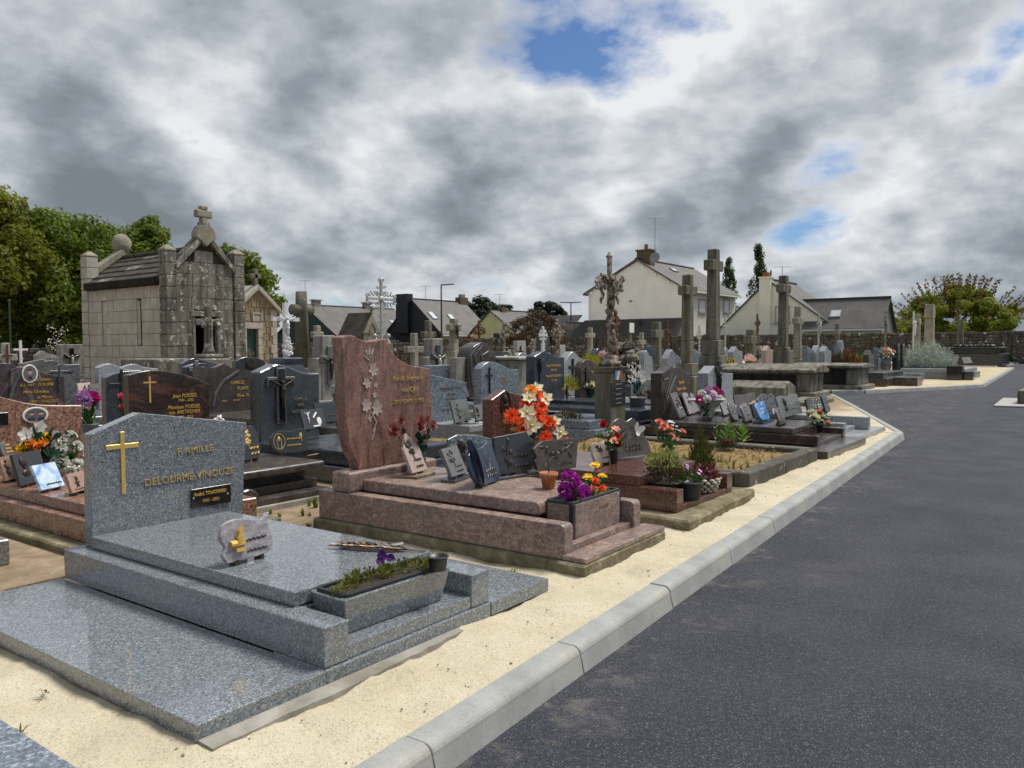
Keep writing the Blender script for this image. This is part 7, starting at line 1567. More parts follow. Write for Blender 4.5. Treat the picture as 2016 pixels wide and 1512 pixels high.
bouquet('cream roses and white lilies in the square brown planter', V3((p.x, Yf, h_ + .001)), hd, None, 60, 'leaf_dark', .2, .05)
# right of the pillar
g = lowtomb('dark slate low tomb right of the mossy pillar', 1235, 850, 1292, 842, .42, 1.6, 'granite_slate')
p = G(1255, 822, .2); t = potplant('white dried flowers in a grey tub right of the pillar', p, ('tumbler', 'vase_grey', .26, .3), [('foliage', (0, 0, .3), (.06, .06, .25), 60, .12, .015, 'vase_teal', 3.0), ('foliage', (0, 0, .5), (.13, .13, .28), 130, .05, .02, 'petal_white', .6)], 'plant', 'dried_flowers')
g = wavegrave('pale grey kerb grave behind the white dried flowers', [(1262, 748), (1275, 748), (1287, 749)], 9.2, 'granite_lightgrey', .2, slabh=.45)

# ---------------------------------------------------------------- far and middle-distance steles
TOPS = {'peak': [(0, .86), (.3, 1), (.6, .9), (1, .86)], 'wave': [(0, .9), (.25, 1), (.55, .9), (.8, .84), (1, .84)], 'arch': [(0, .8), (.25, .96), (.5, 1), (.75, .96), (1, .8)], 'flat': [(0, 1), (.5, 1), (1, 1)], 'slope': [(0, 1), (.5, .93), (1, .85)], 'hump': [(0, .8), (.2, .93), (.4, 1), (.65, .9), (1, .82)], 'heart': [(0, .8), (.12, .96), (.35, 1), (.6, .86), (.75, .84), (.9, .8), (1, .62)]}
def fstele(label, px, pyt, D, mat, top='wave', w_=.85, th=.16, slab=1.6, group='distant headstones', cross=None, base=None, name='headstone'):
    q = atD(px, pyt, D); h = max(.35, q.z); g = Gr(name, label, 'headstone', q.x - w_ / 2, q.y, 0, group)
    tp = [(q.x - w_ / 2 + a * w_, c_ * h) for a, c_ in TOPS[top]]
    if top in ('wave', 'arch', 'hump', 'heart'): tp = spline(tp, 4)
    st = g.stele(tp, 0, q.y, th, mat, bevel=.01)
    if slab: g.box('slab', q.x - w_ / 2 - .04, q.y - slab, 0, q.x + w_ / 2 + .04, q.y - .002, .26, base or mat, .015)
    if cross:
        b = MB(); latin_cross(b, q.x - w_ * .15, q.y - .025, q.y - .001, h * .4, h * .48, h * .24, h * .045, .66); g.put('cross', b, cross, .002, st)
    return g
# left side
fs = fstele
g = wavegrave('wine red veined grave with oval portrait and gold script', [(20, 728), (40, 722), (62, 724), (90, 735), (110, 740), (127, 741)], 9.9, 'marble_wine', .1); oval_photo(g, 58, 735.5, 9.9, .085, .105, g.st)
for s_, py, px in (('Sébastien Olivier', 750, 72), ('6.5.1987   11.9.2006', 760, 72), ('Marie Christine,', 774, 71), ('sa Maman', 784, 88), ('1967 - 17.05.2012', 793, 86)): g.text(s_, px, py, 9.9, 6, 'gold_leaf', .35, .9, g.st)
b = MB(); q = onY(116, 752, 9.9); latin_cross(b, q.x, 9.885, 9.899, onY(117, 768, 9.9).z, .3, .2, .025, .68); g.put('cross', b, 'granite_slate', .002, g.st)
top = spline(P2([(-25, 725), (-5, 717), (12, 715), (28, 720), (40, 736), (38, 760)], 9.95), 4); g.stele(top, .1, 9.92, .1, 'marble_wine', name='side_stele')
b = MB().tube([tuple(onY(a, c_, 9.895)) for a, c_ in ((19, 790), (25, 765), (38, 735))], .02, 5); g.put('raised_edge', b, 'marble_greyveined', 0, g.st)
g = wavegrave('wide grey veined stele with faint black script on the left', [(43, 716), (62, 712), (85, 707), (88, 711), (105, 710), (128, 717), (157, 717)], 13.2, 'marble_greyveined', .14)
g.text('Marcel    Menard', 120, 735, 13.2, 4.5, 'granite_black', .3, 1.0, g.st)
g = fs('small pink granite headstone with a dark niche', 141, 744, 13.2, 'granite_pink', 'slope', .62, .14, group=None); q = atD(141, 775, 13.2); g.box('niche', g.o.x + .1, g.o.y - .012, .3, g.o.x + .55, g.o.y - .001, .62, 'granite_black', .004)  # raised black plate paints the shade of the hollow
g = wavegrave('light grey wavy granite grave at the foot of the chapel', [(193, 724), (205, 718), (216, 716), (230, 720), (250, 728), (279, 729)], 13.0, 'granite_lightgrey', .13)
g = wavegrave('second light grey wavy grave behind the first at the chapel foot', [(240, 724), (255, 718), (268, 717), (285, 723), (312, 726)], 15.6, 'granite_lightgrey', .13)
g = wavegrave('dark granite grave with grey crucifix before the chapel', [(366, 723), (380, 717), (398, 715), (418, 718), (432, 722)], 11.6, 'granite_slate', .12); b = MB(); q = onY(386, 728, 11.6); latin_cross(b, q.x, 11.57, 11.599, onY(386, 752, 11.6).z, .34, .26, .07, .5); g.put('cross', b, 'plaque_grey', .004, g.st)
g = wavegrave('black polished grave with curved ridge before the chapel', [(360, 716), (375, 707), (388, 706), (405, 712), (425, 716)], 13.6, 'granite_navy', .14)
g = wavegrave('slate grave with round bronze medallion before the rubble chapel', [(464, 711), (478, 704), (495, 703), (508, 705), (522, 711)], 15.0, 'granite_slate', .14); q = onY(494, 714, 15.0); g.put('medallion', MB().lathe([(.13, 0), (.13, .02), (.1, .03), (0, .03)], 16).xf(Matrix.Translation((q.x, 15.0, q.z)) @ Matrix.Rotation(pi / 2, 4, 'X')), 'bronze', 0, g.st)
p = onY(491, 702, 15.07); potplant('pale dry plant on top of the medallion stele', p, None, [('foliage', (0, 0, 0), (.1, .06, .12), 40, .09, .02, 'leaf_heather', 1.5)], 'plant', 'small_plant')
# concrete cross monument with black crucifix, left background
def concrete_cross(label, px, pyt, D, w0, hcross, mat='cement_grey', figm='silver_paint', wide=True, crossm=None, group='concrete cross monuments'):
    q = atD(px, pyt, D); g = Gr('cross_monument', label, 'monument', q.x, q.y, 0, group); h = q.z; x, y = q.x, q.y
    b = MB().box(x - w0 * .28, y, 0, x + w0 * .28, y + .25, h).box(x - w0 * .5, y + .001, 0, x - w0 * .28, y + .25, h * .72).box(x + w0 * .28, y + .001, 0, x + w0 * .5, y + .25, h * .72)
    if wide: b.box(x - w0 * .75, y - .05, 0, x + w0 * .75, y + .3, h * .3)
    g.put('monument', b, mat, .02); b = MB(); latin_cross(b, x, y - .05, y - .001, h * .38, hcross, hcross * .62, hcross * .17, .58); c_ = g.put('cross', b, crossm or 'granite_black', .008); b = MB(); christ(b, x, y - .05, h * .38 + hcross * .12, hcross * .6); g.put('christ_figure', b, figm, 0, c_, 1, True)
    g.box('slab', x - w0 * .5, y - 1.7, 0, x + w0 * .5, y - .06, .25, mat, .02); return g
concrete_cross('grey concrete monument with black crucifix left of the chapel', 140, 678, 26, 1.3, .75)
concrete_cross('tall grey concrete monument with silver framed crucifix', 647, 660, 15, .62, .72, crossm='plaque_grey', figm='iron_dark', wide=False)
concrete_cross('broad grey concrete monument with dark crucifix in mid view', 861, 666, 18, .7, .75, crossm='granite_slate', wide=False)
fs('small grey stone with a round wreath left of the black crucifix', 92, 690, 27, 'cement_grey', 'peak', .7, .2, 0)
# ---------------------------------------------------------------- crosses
def stonecross(label, px, pyt, D, t_, arm, za, ped, mat='stone_cross', rnd_=False, armt=None, group='old stone crosses', taper=.9):
    q = atD(px, pyt, D); g = Gr('stone_cross', label, 'cross', q.x, q.y, 0, group); x, y, h = q.x, q.y, q.z; z = 0.0
    for i, (w_, hh) in enumerate(ped): g.put('pedestal', MB().frustum(x, y, z, z + hh, w_ / 2, w_ / 2, w_ / 2 * .93, w_ / 2 * .93), mat, .02); z += hh
    at_ = armt or t_; zA = z + (h - z) * za
    if rnd_:
        b = MB().tube([(x, y, z), (x, y, zA), (x, y, h)], [t_ * .62, t_ * .5, t_ * .45], 14); a = MB().tube([(x - arm, y, zA), (x + arm, y, zA)], t_ * .45, 14)
    else:
        b = MB().frustum(x, y, z, z + .25 * (h - z), t_ / 2 * 1.06, t_ / 2 * 1.06, t_ / 2 * 1.03, t_ / 2 * 1.03).frustum(x, y, z + .25 * (h - z), h, t_ / 2, t_ / 2, t_ / 2 * taper, t_ / 2 * taper); a = MB().box(x - arm, y - t_ * .47, zA - at_ / 2, x + arm, y + t_ * .47, zA + at_ / 2)
    g.put('shaft', b, mat, .015 if not rnd_ else 0, None, 1, rnd_); g.put('arm', a, mat, .02 if not rnd_ else 0, None, 1, rnd_); return g
stonecross('second tallest square stone cross left of the tallest one', 1354, 541, 19.0, .225, .33, .82, [(.62, .55), (.42, .3)])
stonecross('tallest square stone cross on a stepped pedestal', 1405, 491, 21.2, .275, .36, .82, [(.72, .7), (.58, .3), (.46, .4)])
stonecross('grey square stone cross right of the cream house chimney', 1543, 543, 24.6, .25, .36, .82, [(.62, .55), (.5, .55), (.38, .1)], taper=.95)
stonecross('pale ochre stone cross right of the grey square cross', 1571, 603, 27.0, .22, .3, .72, [(.5, .5), (.36, .3)], 'stone_cross_pale')
stonecross('dark round shafted stone cross left of centre', 593, 574, 17.5, .26, .26, .76, [(.42, .5), (.38, .32)], 'stone_cross', True)
stonecross('short mossy stone cross beside the round shafted cross', 624, 641, 19.5, .15, .16, .62, [(.3, .9), (.22, .3)], 'stone_cross_pale')
stonecross('plain grey stone cross right of the white iron cross', 815, 656, 21, .17, .32, .62, [(.45, .3), (.34, .2)], 'cement_grey')
stonecross('stone cross with a dark figure before the black gabled house', 843, 631, 23, .17, .28, .68, [(.5, .55), (.34, .2)], 'stone_cross')
g = stonecross('stone crucifix on a pale pedestal before the dark house', 893, 627, 23, .2, .25, .72, [(.9, .3), (.6, .6), (.36, .25)], 'stone_cross_pale'); b = MB(); q = g.o; christ(b, q.x, q.y - .12, 1.45, .45); g.put('christ_figure', b, 'iron_dark', 0)
stonecross('small stone cross against the lean-to roof', 1162, 645, 36, .2, .3, .75, [(.6, .4), (.4, .3)], 'stone_cross_pale')
stonecross('mossy stone cross with bent arms before the lean-to', 1293, 634, 28, .28, .34, .72, [(.8, .35), (.6, .25)], 'stone_cross')
stonecross('thin stone cross beside the rock grotto', 1263, 655, 30, .16, .25, .75, [(.4, .3)], 'stone_cross_pale')
stonecross('dark stone cross before the cream house wall', 1478, 649, 30, .3, .36, .74, [(.7, .4)], 'stone_cross')
stonecross('tall pale cross beyond the silver bush', 1831, 599, 41, .42, .4, .80, [(1.1, .6), (.8, .4)], 'stone_cross_pale')
stonecross('slim stone cross beside the white crucifix on the right', 1807, 619, 43, .26, .35, .85, [(.6, .4)], 'stone_cross_pale')
stonecross('single stone pillar cross above the black raised tomb', 1891, 629, 49, .36, .12, .8, [(.6, .5)], 'stone_cross')
stonecross('stone cross far right of the cream house gable', 1649, 637, 36, .2, .26, .78, [(.5, .5)], 'stone_cross')
g = stonecross('pale concrete cross carrying a rusty iron cross, left edge', 10, 675, 24, .2, .3, .62, [(.5, .3)], 'concrete_pale'); q = g.o; b = MB(); latin_cross(b, q.x, q.y - .14, q.y - .11, .5, .9, .3, .05, .6); g.put('iron_cross', b, 'iron_redrust', .004)
# mossy cross on big steps before the chapel
q = atD(409, 604, 18.5); g = Gr('calvary_cross', 'heavily lichened stone cross on broad steps before the chapel', 'cross', q.x, q.y); x, y, h = q.x, q.y, q.z
for w_, z0_, z1_ in ((1.15, 0, .42), (.9, .42, .62), (.72, .62, 1.02), (.5, 1.02, 1.12)): g.put('step', MB().frustum(x, y, z0_, z1_, w_ / 2, w_ / 2, w_ / 2 * .96, w_ / 2 * .96), 'ashlar_lichen', .03)
b = MB().lathe([(.16, 1.12), (.12, 1.2), (.10, 1.3), (.09, 1.8), (.13, 1.86), (.1, 1.9)], 12, x, y); g.put('shaft', b, 'ashlar_lichen', 0, None, 1, True)
b = MB().box(x - .06, y - .06, 1.85, x + .06, y + .06, h).box(x - .32, y - .06, h - .42, x + .32, y + .06, h - .28); rr = random.Random(4)
for i in range(10): b.ball((x + rr.uniform(-.3, .3), y - .05, h - .35 + rr.uniform(-.1, .1)), (.07, .05, .06), 7, 5, .3, rr)
g.put('cross', b, 'ashlar_lichen', .02); b = MB(); christ(b, x, y - .07, h - .75, .5); g.put('christ_figure', b, 'ashlar_lichen', 0, None, 1, True)
q = atD(345, 706, 19); t = thing('old_tomb', 'lichened grey stone tomb slab before the chapel corner', 'tomb', (q.x, q.y, 0)); obj('slab', MB().box(-.6, -.3, 0, .6, 1.4, q.z), 'ashlar_lichen', t, .06, 2)
# metal crosses
def curl(b, c, r, a0, turns, y, n=9, t_=.012, s=1):
    b.tube([(c[0] + r * (1 - .75 * i / n) * cos(a0 + s * turns * 2 * pi * i / n), y, c[1] + r * (1 - .75 * i / n) * sin(a0 + s * turns * 2 * pi * i / n)) for i in range(n + 1)], t_, 5)
def ironcross(label, px, pyt, D, w_, h, mat, ornate=1, ped=((.5, .5),), pedm='stone_cross', fig=False, t_=.03, group='iron crosses', seed=1, rustic=False):
    q = atD(px, pyt, D); g = Gr('iron_cross', label, 'cross', q.x, q.y, 0, group); x, y, z = q.x, q.y, q.z; zb_ = z - h; zz_ = 0
    for i, (pw, ph) in enumerate(ped):
        ph = ph if i < len(ped) - 1 else max(.1, zb_ - zz_); g.put('pedestal', MB().frustum(x, y, zz_, zz_ + ph, pw / 2, pw / 2, pw / 2 * .9, pw / 2 * .9), pedm, .015); zz_ += ph
    b = MB(); zA = zb_ + h * .7; r = random.Random(seed)
    b.box(x - t_ / 2, y - t_ / 2, zb_, x + t_ / 2, y + t_ / 2, z).box(x - w_ / 2, y - t_ / 2 + .001, zA - t_ / 2, x + w_ / 2, y + t_ / 2 - .001, zA + t_ / 2)
    if ornate:
        for s in (-1, 1):
            for k_ in range(3):
                c = (x + s * w_ * (.14 + .12 * k_), zA); curl(b, (c[0], c[1] + t_ * 2), w_ * .07, pi / 2, .8, y, 8, t_ * .3, s); curl(b, (c[0], c[1] - t_ * 2), w_ * .07, -pi / 2, .8, y, 8, t_ * .3, -s)
            curl(b, (x + s * w_ * .48, zA + w_ * .07), w_ * .06, 0, 1, y, 8, t_ * .35, 1); curl(b, (x + s * w_ * .48, zA - w_ * .07), w_ * .06, 0, 1, y, 8, t_ * .35, -1)
            for k_ in range(5 if ornate > 1 else 3):
                zz2 = zb_ + h * (.12 + .11 * k_); curl(b, (x + s * t_ * 1.6, zz2), w_ * .05, 0, .9, y, 7, t_ * .28, s)
            for k_ in range(2): curl(b, (x + s * t_ * 2, zA + h * (.1 + .09 * k_)), w_ * .05, 0, .9, y, 7, t_ * .28, s)
            b.tube([(x + s * w_ * .06, y, zA + w_ * .06), (x + s * w_ * .2, y, zA + w_ * .2)], [t_ * .4, t_ * .15], 5); b.tube([(x + s * w_ * .06, y, zA - w_ * .06), (x + s * w_ * .2, y, zA - w_ * .2)], [t_ * .4, t_ * .15], 5)
        curl(b, (x - w_ * .05, z), w_ * .06, 0, 1, y, 8, t_ * .35, 1); curl(b, (x + w_ * .05, z), w_ * .06, pi, 1, y, 8, t_ * .35, -1)
        b.ball((x, y, zA), (w_ * .09, t_, w_ * .09), 8, 6)
    if rustic:
        for i in range(22): u = r.random(); b.ball((x + r.uniform(-1, 1) * t_ * 1.2, y - t_ * .4, zb_ + h * u), (t_ * .9, t_ * .6, t_ * 1.1), 6, 5, .4, r)
        for i in range(14): b.ball((x + r.uniform(-.5, .5) * w_, y - t_ * .4, zA + r.uniform(-1, 1) * t_ * 1.6), (t_ * .9, t_ * .6, t_ * .9), 6, 5, .4, r)
    g.put('cross', b, mat, 0)
    if fig: b = MB(); christ(b, x, y - t_ * .6, zA - h * .36, h * .42); g.put('christ_figure', b, mat, 0, None, 1, True)
    return g
g = ironcross('large white painted ornate iron cross above the rose stele', 750, 552, 17.5, .85, 1.35, 'silver_paint', 2, ((.5, .6), (.4, .2)), t_=.05)
q = g.o; b = MB()
for s in (-1, 1): b.tube([(q.x + s * .2, q.y, 1.0), (q.x + s * .2, q.y, 1.35), (q.x + s * .16, q.y, 1.5)], [.06, .05, .01], 8); b.ball((q.x + s * .2, q.y, 1.5), .05, 7, 6)
g.put('angel', b, 'silver_paint', 0, None, 1, True)
g = ironcross('white painted crucifix with rocky foot on a navy granite base', 561, 596, 15.5, .62, 1.05, 'white_iron', 0, ((.5, .55),), 'granite_navy', True, .075); q = g.o; b = MB(); rr = random.Random(2)
zb_ = atD(561, 700, 15.5).z
for i in range(60): a = rr.random(); b.ball((q.x + rr.uniform(-.1, .12) * (1.1 - a), q.y - .03, zb_ + .42 * a), (.04, .04, .04), 6, 5, .3, rr)
g.put('rock_foot', b, 'white_iron', 0)
t = thing('navy_plinth', 'dark blue polished stone base under the white crucifix', 'plinth', (q.x, q.y, 0)); obj('base', MB().box(-.3, -.3, 0, .3, .3, .75).frustum(0, 0, .75, .95, .3, .3, .22, .22), 'granite_navy', t, .02); obj('trim', MB().frustum(0, 0, .95, .97, .2, .2, .2, .2), 'granite_black', t)
ironcross('small white metal cross with rays at the left', 40, 670, 20, .32, .75, 'white_iron', 0, ((.25, .45),), 'granite_slate', False, .05, seed=5)
for lb, px, pyt, D, w_, h, mat, orn, fig in (
    ('rusty iron cross left of the yellow house', 943, 633, 32, .75, 1.2, 'iron_redrust', 1, False), ('leaning pale rusted iron cross before the yellow house', 992, 637, 24, .45, 1.05, 'iron_rust', 0, False),
    ('low rusty scrolled iron cross before the dark house', 924, 661, 30, .9, .7, 'iron_redrust', 1, False), ('ornate rusty iron cross right of the brown shrub', 1097, 632, 20, .5, 1.05, 'iron_rust', 1, True),
    ('thin rusted iron cross before the cream house', 1491, 618, 33, .5, 1.3, 'iron_redrust', 0, False), ('red rusted iron cross before the lean-to', 1314, 633, 33, .55, 1.4, 'iron_redrust', 1, False),
    ('silvery iron cross left of the tallest stone cross', 1377, 641, 34, .5, 1.3, 'silver_paint', 1, False), ('thin silvery iron cross right of the tallest stone cross', 1428, 621, 33, .5, 1.4, 'silver_paint', 0, False),
    ('grey crucifix on a pale pedestal before the cream gable', 1612, 616, 30, .45, 1.3, 'silver_paint', 0, True), ('dark rusted crucifix before the slate wing', 1743, 612, 36, .5, 1.6, 'iron_rust', 0, True),
    ('white painted crucifix on a pale pedestal at the right', 1799, 613, 36, .3, 1.7, 'white_iron', 0, True), ('white iron cross by the brown shrub', 1069, 645, 24, .4, .75, 'white_iron', 1, False),
    ('small stone coloured iron cross by the wall', 1048, 670, 26, .25, .5, 'iron_rust', 0, False), ('second small iron cross by the wall', 1056, 668, 27, .25, .5, 'iron_rust', 0, False)):
    ironcross(lb, px, pyt, D, w_, h, mat, orn, ((.5, .5), (.36, .3)), 'stone_cross_pale', fig, .055, seed=px, rustic='rust' in mat)
ironcross('rusty tall crucifix standing behind the pillar crucifix', 1203, 616, 22, .5, 1.3, 'iron_redrust', 0, ((.5, .4), (.4, .3)), 'stone_cross', True, .14, rustic=True)
# ---------------------------------------------------------------- middle pieces
q = atD(716, 612, 22); g = Gr('gothic_shrine', 'small gothic stone shrine with steep dark roof behind the rose stele', 'shrine', q.x, q.y); x, y = q.x, q.y; zr_, ze_ = atD(716, 618, 22).z, atD(716, 655, 22).z; hw = .32
g.box('body', x - hw + .04, y - .3, 0, x + hw - .04, y + .6, ze_, 'stone_cross_pale', .01)
g.put('gable', MB().prism_y([(x - hw, ze_ - .02), (x + hw, ze_ - .02), (x, zr_)], y - .33, y - .28), 'stone_cross_pale', .006)
for s in (-1, 1):
    pts = [(x, zr_ + .04), (x + s * (hw + .1), ze_ - .12), (x + s * (hw + .04), ze_ - .16), (x, zr_ - .04)]; g.put('roof', MB().prism_y(pts if s < 0 else pts[::-1], y - .3, y + .62), 'stone_roof', .006)
b = MB(); latin_cross(b, x, y - .33, y - .27, zr_, .2, .14, .05, .45); g.put('finial', b, 'stone_cross', .006)
b = MB().tube([(x - .1, y - .335, ze_ - .1), (x - .1, y - .335, ze_ + .1), (x, y - .335, ze_ + .25), (x + .1, y - .335, ze_ + .1), (x + .1, y - .335, ze_ - .1)], .02, 5).lathe([(.05, 0), (.07, .02), (.05, .03)], 10).xf(Matrix.Identity(4)); g.put('tracery', b, 'stone_cross', 0)
g = wavegrave('large curved brown stele shaped like a leaf', [(922, 728), (924, 700), (932, 683), (950, 674), (958, 682), (964, 690), (973, 692), (977, 705), (978, 716)], 9.6, 'marble_taupe', .3, slabmat='marble_taupe'); b = MB()
for pth in (((930, 760), (926, 700), (944, 678)), ((945, 750), (934, 700), (950, 680)), ((955, 745), (948, 700), (962, 692))): b.tube([tuple(onY(a, c_, 9.595)) for a, c_ in pth], .02, 5)
g.put('carved_line', b, 'marble_greyveined', 0, g.st)
top = spline(P2([(952, 700), (960, 676), (970, 692), (975, 700)], 9.7), 4); g.stele(top, .5, 9.72, .1, 'granite_slate', name='side_wing')
g = Gr('letter_pillar', 'dark square pillar with white letters right of the leaf stele', 'pillar', 13.2, 12.0); q = atD(995, 692, 17); g.o = V3((q.x, q.y, 0)); g.t.location = g.o; g.box('shaft', q.x - .12, q.y, 0, q.x + .12, q.y + .24, q.z, 'granite_slate', .01)
for i, z_ in enumerate((.72, .84, .96)): g.box('letter', q.x - .06, q.y - .008, q.z * z_ - .07, q.x + .06, q.y - .001, q.z * z_ - .03, 'chalk_white', 0)
q = atD(1016, 708, 16); t = thing('box_tomb', 'pale concrete box tomb behind the navy grave', 'tomb', (q.x, q.y, 0)); obj('box', MB().box(-.35, -.3, 0, .5, 1.2, q.z), 'cement_grey', t, .02); obj('lid', MB().box(-.38, -.33, q.z, .53, 1.23, q.z + .06), 'concrete_pale', t, .015)
for lb, px, pyt, D, mat, top, w_, cr_ in (
    ('blue grey low headstone behind the gold name stele', 864, 719, 15, 'granite_bluegrey', 'flat', .6, None), ('dark headstone with white lettering behind the plaques', 895, 717, 16, 'marble_brownblack', 'arch', .5, None),
    ('grey cement post headstone left of the leaf stele', 908, 704, 15, 'cement_grey', 'flat', .3, None), ('pale grey arched headstone behind the box tomb', 1030, 694, 20, 'granite_lightgrey', 'arch', .7, 'iron_dark'),
    ('light grey wavy headstone with thin black cross right of navy grave', 1134, 692, 15.5, 'granite_lightgrey', 'hump', .85, 'iron_dark'), ('navy headstone with red flowers behind the golden bush', 1182, 686, 21, 'granite_navy', 'hump', .8, None),
    ('white arched headstone with black cross by the wall', 1027, 671, 27, 'concrete_pale', 'flat', .5, 'granite_black'), ('dark square headstone with white crucifix by the brown shrub', 1073, 662, 25, 'granite_slate', 'flat', .5, None),
    ('pale stone cross shaped headstone right of the navy grave', 1108, 679, 24, 'concrete_pale', 'flat', .3, None), ('slate headstone left of the rust crosses', 1083, 695, 22, 'granite_slate', 'wave', .8, None),
    ('light grey wavy headstone left of the square crosses', 1327, 688, 20.5, 'granite_lightgrey', 'hump', .8, None), ('small pale blue headstone behind the mossy bent cross', 1277, 690, 24, 'granite_lightgrey', 'heart', .6, None),
    ('dark headstone behind the mossy bent cross', 1283, 680, 27, 'granite_navy', 'arch', .6, None), ('small dark grave marker with white text by the grotto', 1226, 691, 26, 'granite_slate', 'arch', .6, None),
    ('grey headstone between the two tallest crosses', 1374, 686, 24, 'granite_bluegrey', 'slope', .6, None), ('grey headstone right of the tallest cross', 1434, 684, 28, 'granite_lightgrey', 'wave', .7, None),
    ('pale grey peaked headstone right of the tallest cross', 1453, 682, 25, 'granite_lightgrey', 'peak', .8, None), ('pinkish peaked headstone before the cream house', 1516, 680, 28, 'granite_blush', 'peak', .8, None),
    ('pale headstone behind the ochre cross', 1579, 677, 28, 'granite_lightgrey', 'hump', .8, None), ('bright grey square headstone right of the ochre cross', 1597, 681, 26, 'granite_bluegrey', 'slope', .8, None),
    ('pale headstone with dark marks right of the bright one', 1613, 680, 27, 'granite_lightgrey', 'hump', .8, None), ('bright grey peaked headstone above the pale sarcophagus', 1630, 681, 26, 'granite_lightgrey', 'peak', .8, None),
    ('slim dark grey headstone above the red flowers', 1641, 673, 30, 'granite_slate', 'slope', .5, None), ('tall rounded grey headstone above the red flowers', 1659, 670, 30, 'granite_bluegrey', 'arch', .5, None),
    ('taupe peaked headstone right of the pale sarcophagus', 1716, 689, 25.5, 'marble_taupe', 'peak', .75, None), ('small blue grey headstone right of the taupe one', 1733, 685, 29, 'granite_bluegrey', 'slope', .6, None)):
    fs(lb, px, pyt, D, mat, top, w_, .17, 1.4, cross=cr_)
# rock grotto with dark opening
q = atD(1250, 676, 25); t = thing('rock_grotto', 'small artificial rock grotto with a dark pointed opening', 'grotto', (q.x, q.y, 0)); rr = random.Random(16); h = q.z
for i in range(46):
    a = rr.uniform(0, pi); rx_, rz_ = .52, h * .92; c = (rx_ * cos(a) * rr.uniform(.72, 1.05), rr.uniform(-.1, .7), rz_ * sin(a) * rr.uniform(.75, 1.02) + .05); obj('rock', MB().ball(c, (rr.uniform(.12, .2), rr.uniform(.12, .2), rr.uniform(.1, .18)), 7, 5, .25, rr), 'stone_tomb', t)
obj('back', MB().box(-.4, .5, 0, .4, .8, h * .8), 'stone_tomb_dark', t); obj('opening_shade', MB().prism_y([(.02, 0), (.5, 0), (.45, h * .5), (.28, h * .88), (.08, h * .5)], -.18, -.1), 'granite_black', t)  # solid black prism stands in for the shade inside the opening
q = atD(1243, 636, 30); t = thing('notice_board', 'white notice board on a dark post above the grotto', 'sign', (q.x, q.y, 0)); obj('post', MB().box(-.06, 0, 0, .06, .1, q.z - .2), 'stone_cross', t); obj('board', MB().box(-.17, -.03, q.z - .36, .17, .0, q.z), 'chalk_white', t, .005)
# long flat tomb edge behind the pillar
q0, q1 = onY(1235, 722, 13.0), onY(1370, 722, 13.0); g = Gr('raised_tomb', 'long raised dark stone tomb behind the mossy pillar', 'tomb', q0.x, 13.0); g.box('chest', q0.x, 13.0, 0, q1.x, 14.4, q0.z - .1, 'stone_tomb_dark', .02); g.box('lid', q0.x - .06, 12.94, q0.z - .1, q1.x + .06, 14.46, q0.z, 'stone_tomb', .03)
# sarcophagus tombs
def sarcophagus(label, pa, pb, pyt, pxfar, mat, side, roof=.14, taper=.0, step=True):
    a = G(*pa, 0); b_ = onY(pb[0], pb[1], a.y); far = onX(pxfar, 720, a.x).y; zt_ = onX(pa[0], pyt, a.x).z; g = Gr('sarcophagus', label, 'tomb', a.x, a.y); W = max(.8, b_.x - a.x); L = max(1.8, far - a.y); x, y = a.x, a.y; cx = x + W / 2; cy = y + L / 2
    g.put('chest', MB().frustum(cx, cy, .12, zt_ - .16, W / 2 - .02, L / 2 - .02, W / 2 - taper, L / 2 - taper), mat, .03, None, 2); g.put('base', MB().box(x - .12, y - .12, -.02, x + W + .12, y + L + .1, .13), mat, .03)
    lid = MB().prism_y([(x - .1, zt_ - .16), (x + W + .1, zt_ - .16), (x + W + .1, zt_ - .08), (cx, zt_ - .08 + roof), (x - .1, zt_ - .08)], y - .1, y + L + .1); g.put('lid', lid, mat, .025, None, 2)
    if side: g.put('shaded_side', MB().box(x - .035, y + .35, .16, x + .03, y + L - .05, zt_ - .2), side, .01)  # near-black stone on one long side puts its shade into the colour
    return g
sarcophagus('dark weathered sarcophagus with a roof shaped lid at the path', (1597, 783), (1622, 781), 722, 1395, 'stone_tomb', 'stone_tomb_dark')
sarcophagus('pale edged weathered sarcophagus across the side path', (1690, 768), (1712, 766), 714, 1560, 'stone_tomb', 'stone_tomb_dark', .06, .05)
q = G(1543, 788, 0); g = Gr('low_sarcophagus', 'low mossy ridged stone tomb before the dark sarcophagus', 'tomb', q.x, q.y); z_ = onX(1543, 757, q.x).z; yf = onX(1430, 760, q.x).y
g.put('chest', MB().prism_y([(q.x, 0), (q.x + .9, 0), (q.x + .9, z_ - .08), (q.x + .45, z_ + .06), (q.x, z_ - .08)], q.y, yf), 'stone_tomb', .03, None, 2)
q = G(1652, 791, 0); t = thing('stone_step', 'flat weathered stone kerb at the foot of the dark sarcophagus', 'step', (q.x - 1.2, q.y, 0)); obj('slab', MB().box(-.6, .1, -.01, 1.2, .8, .09), 'stone_tomb', t, .02)
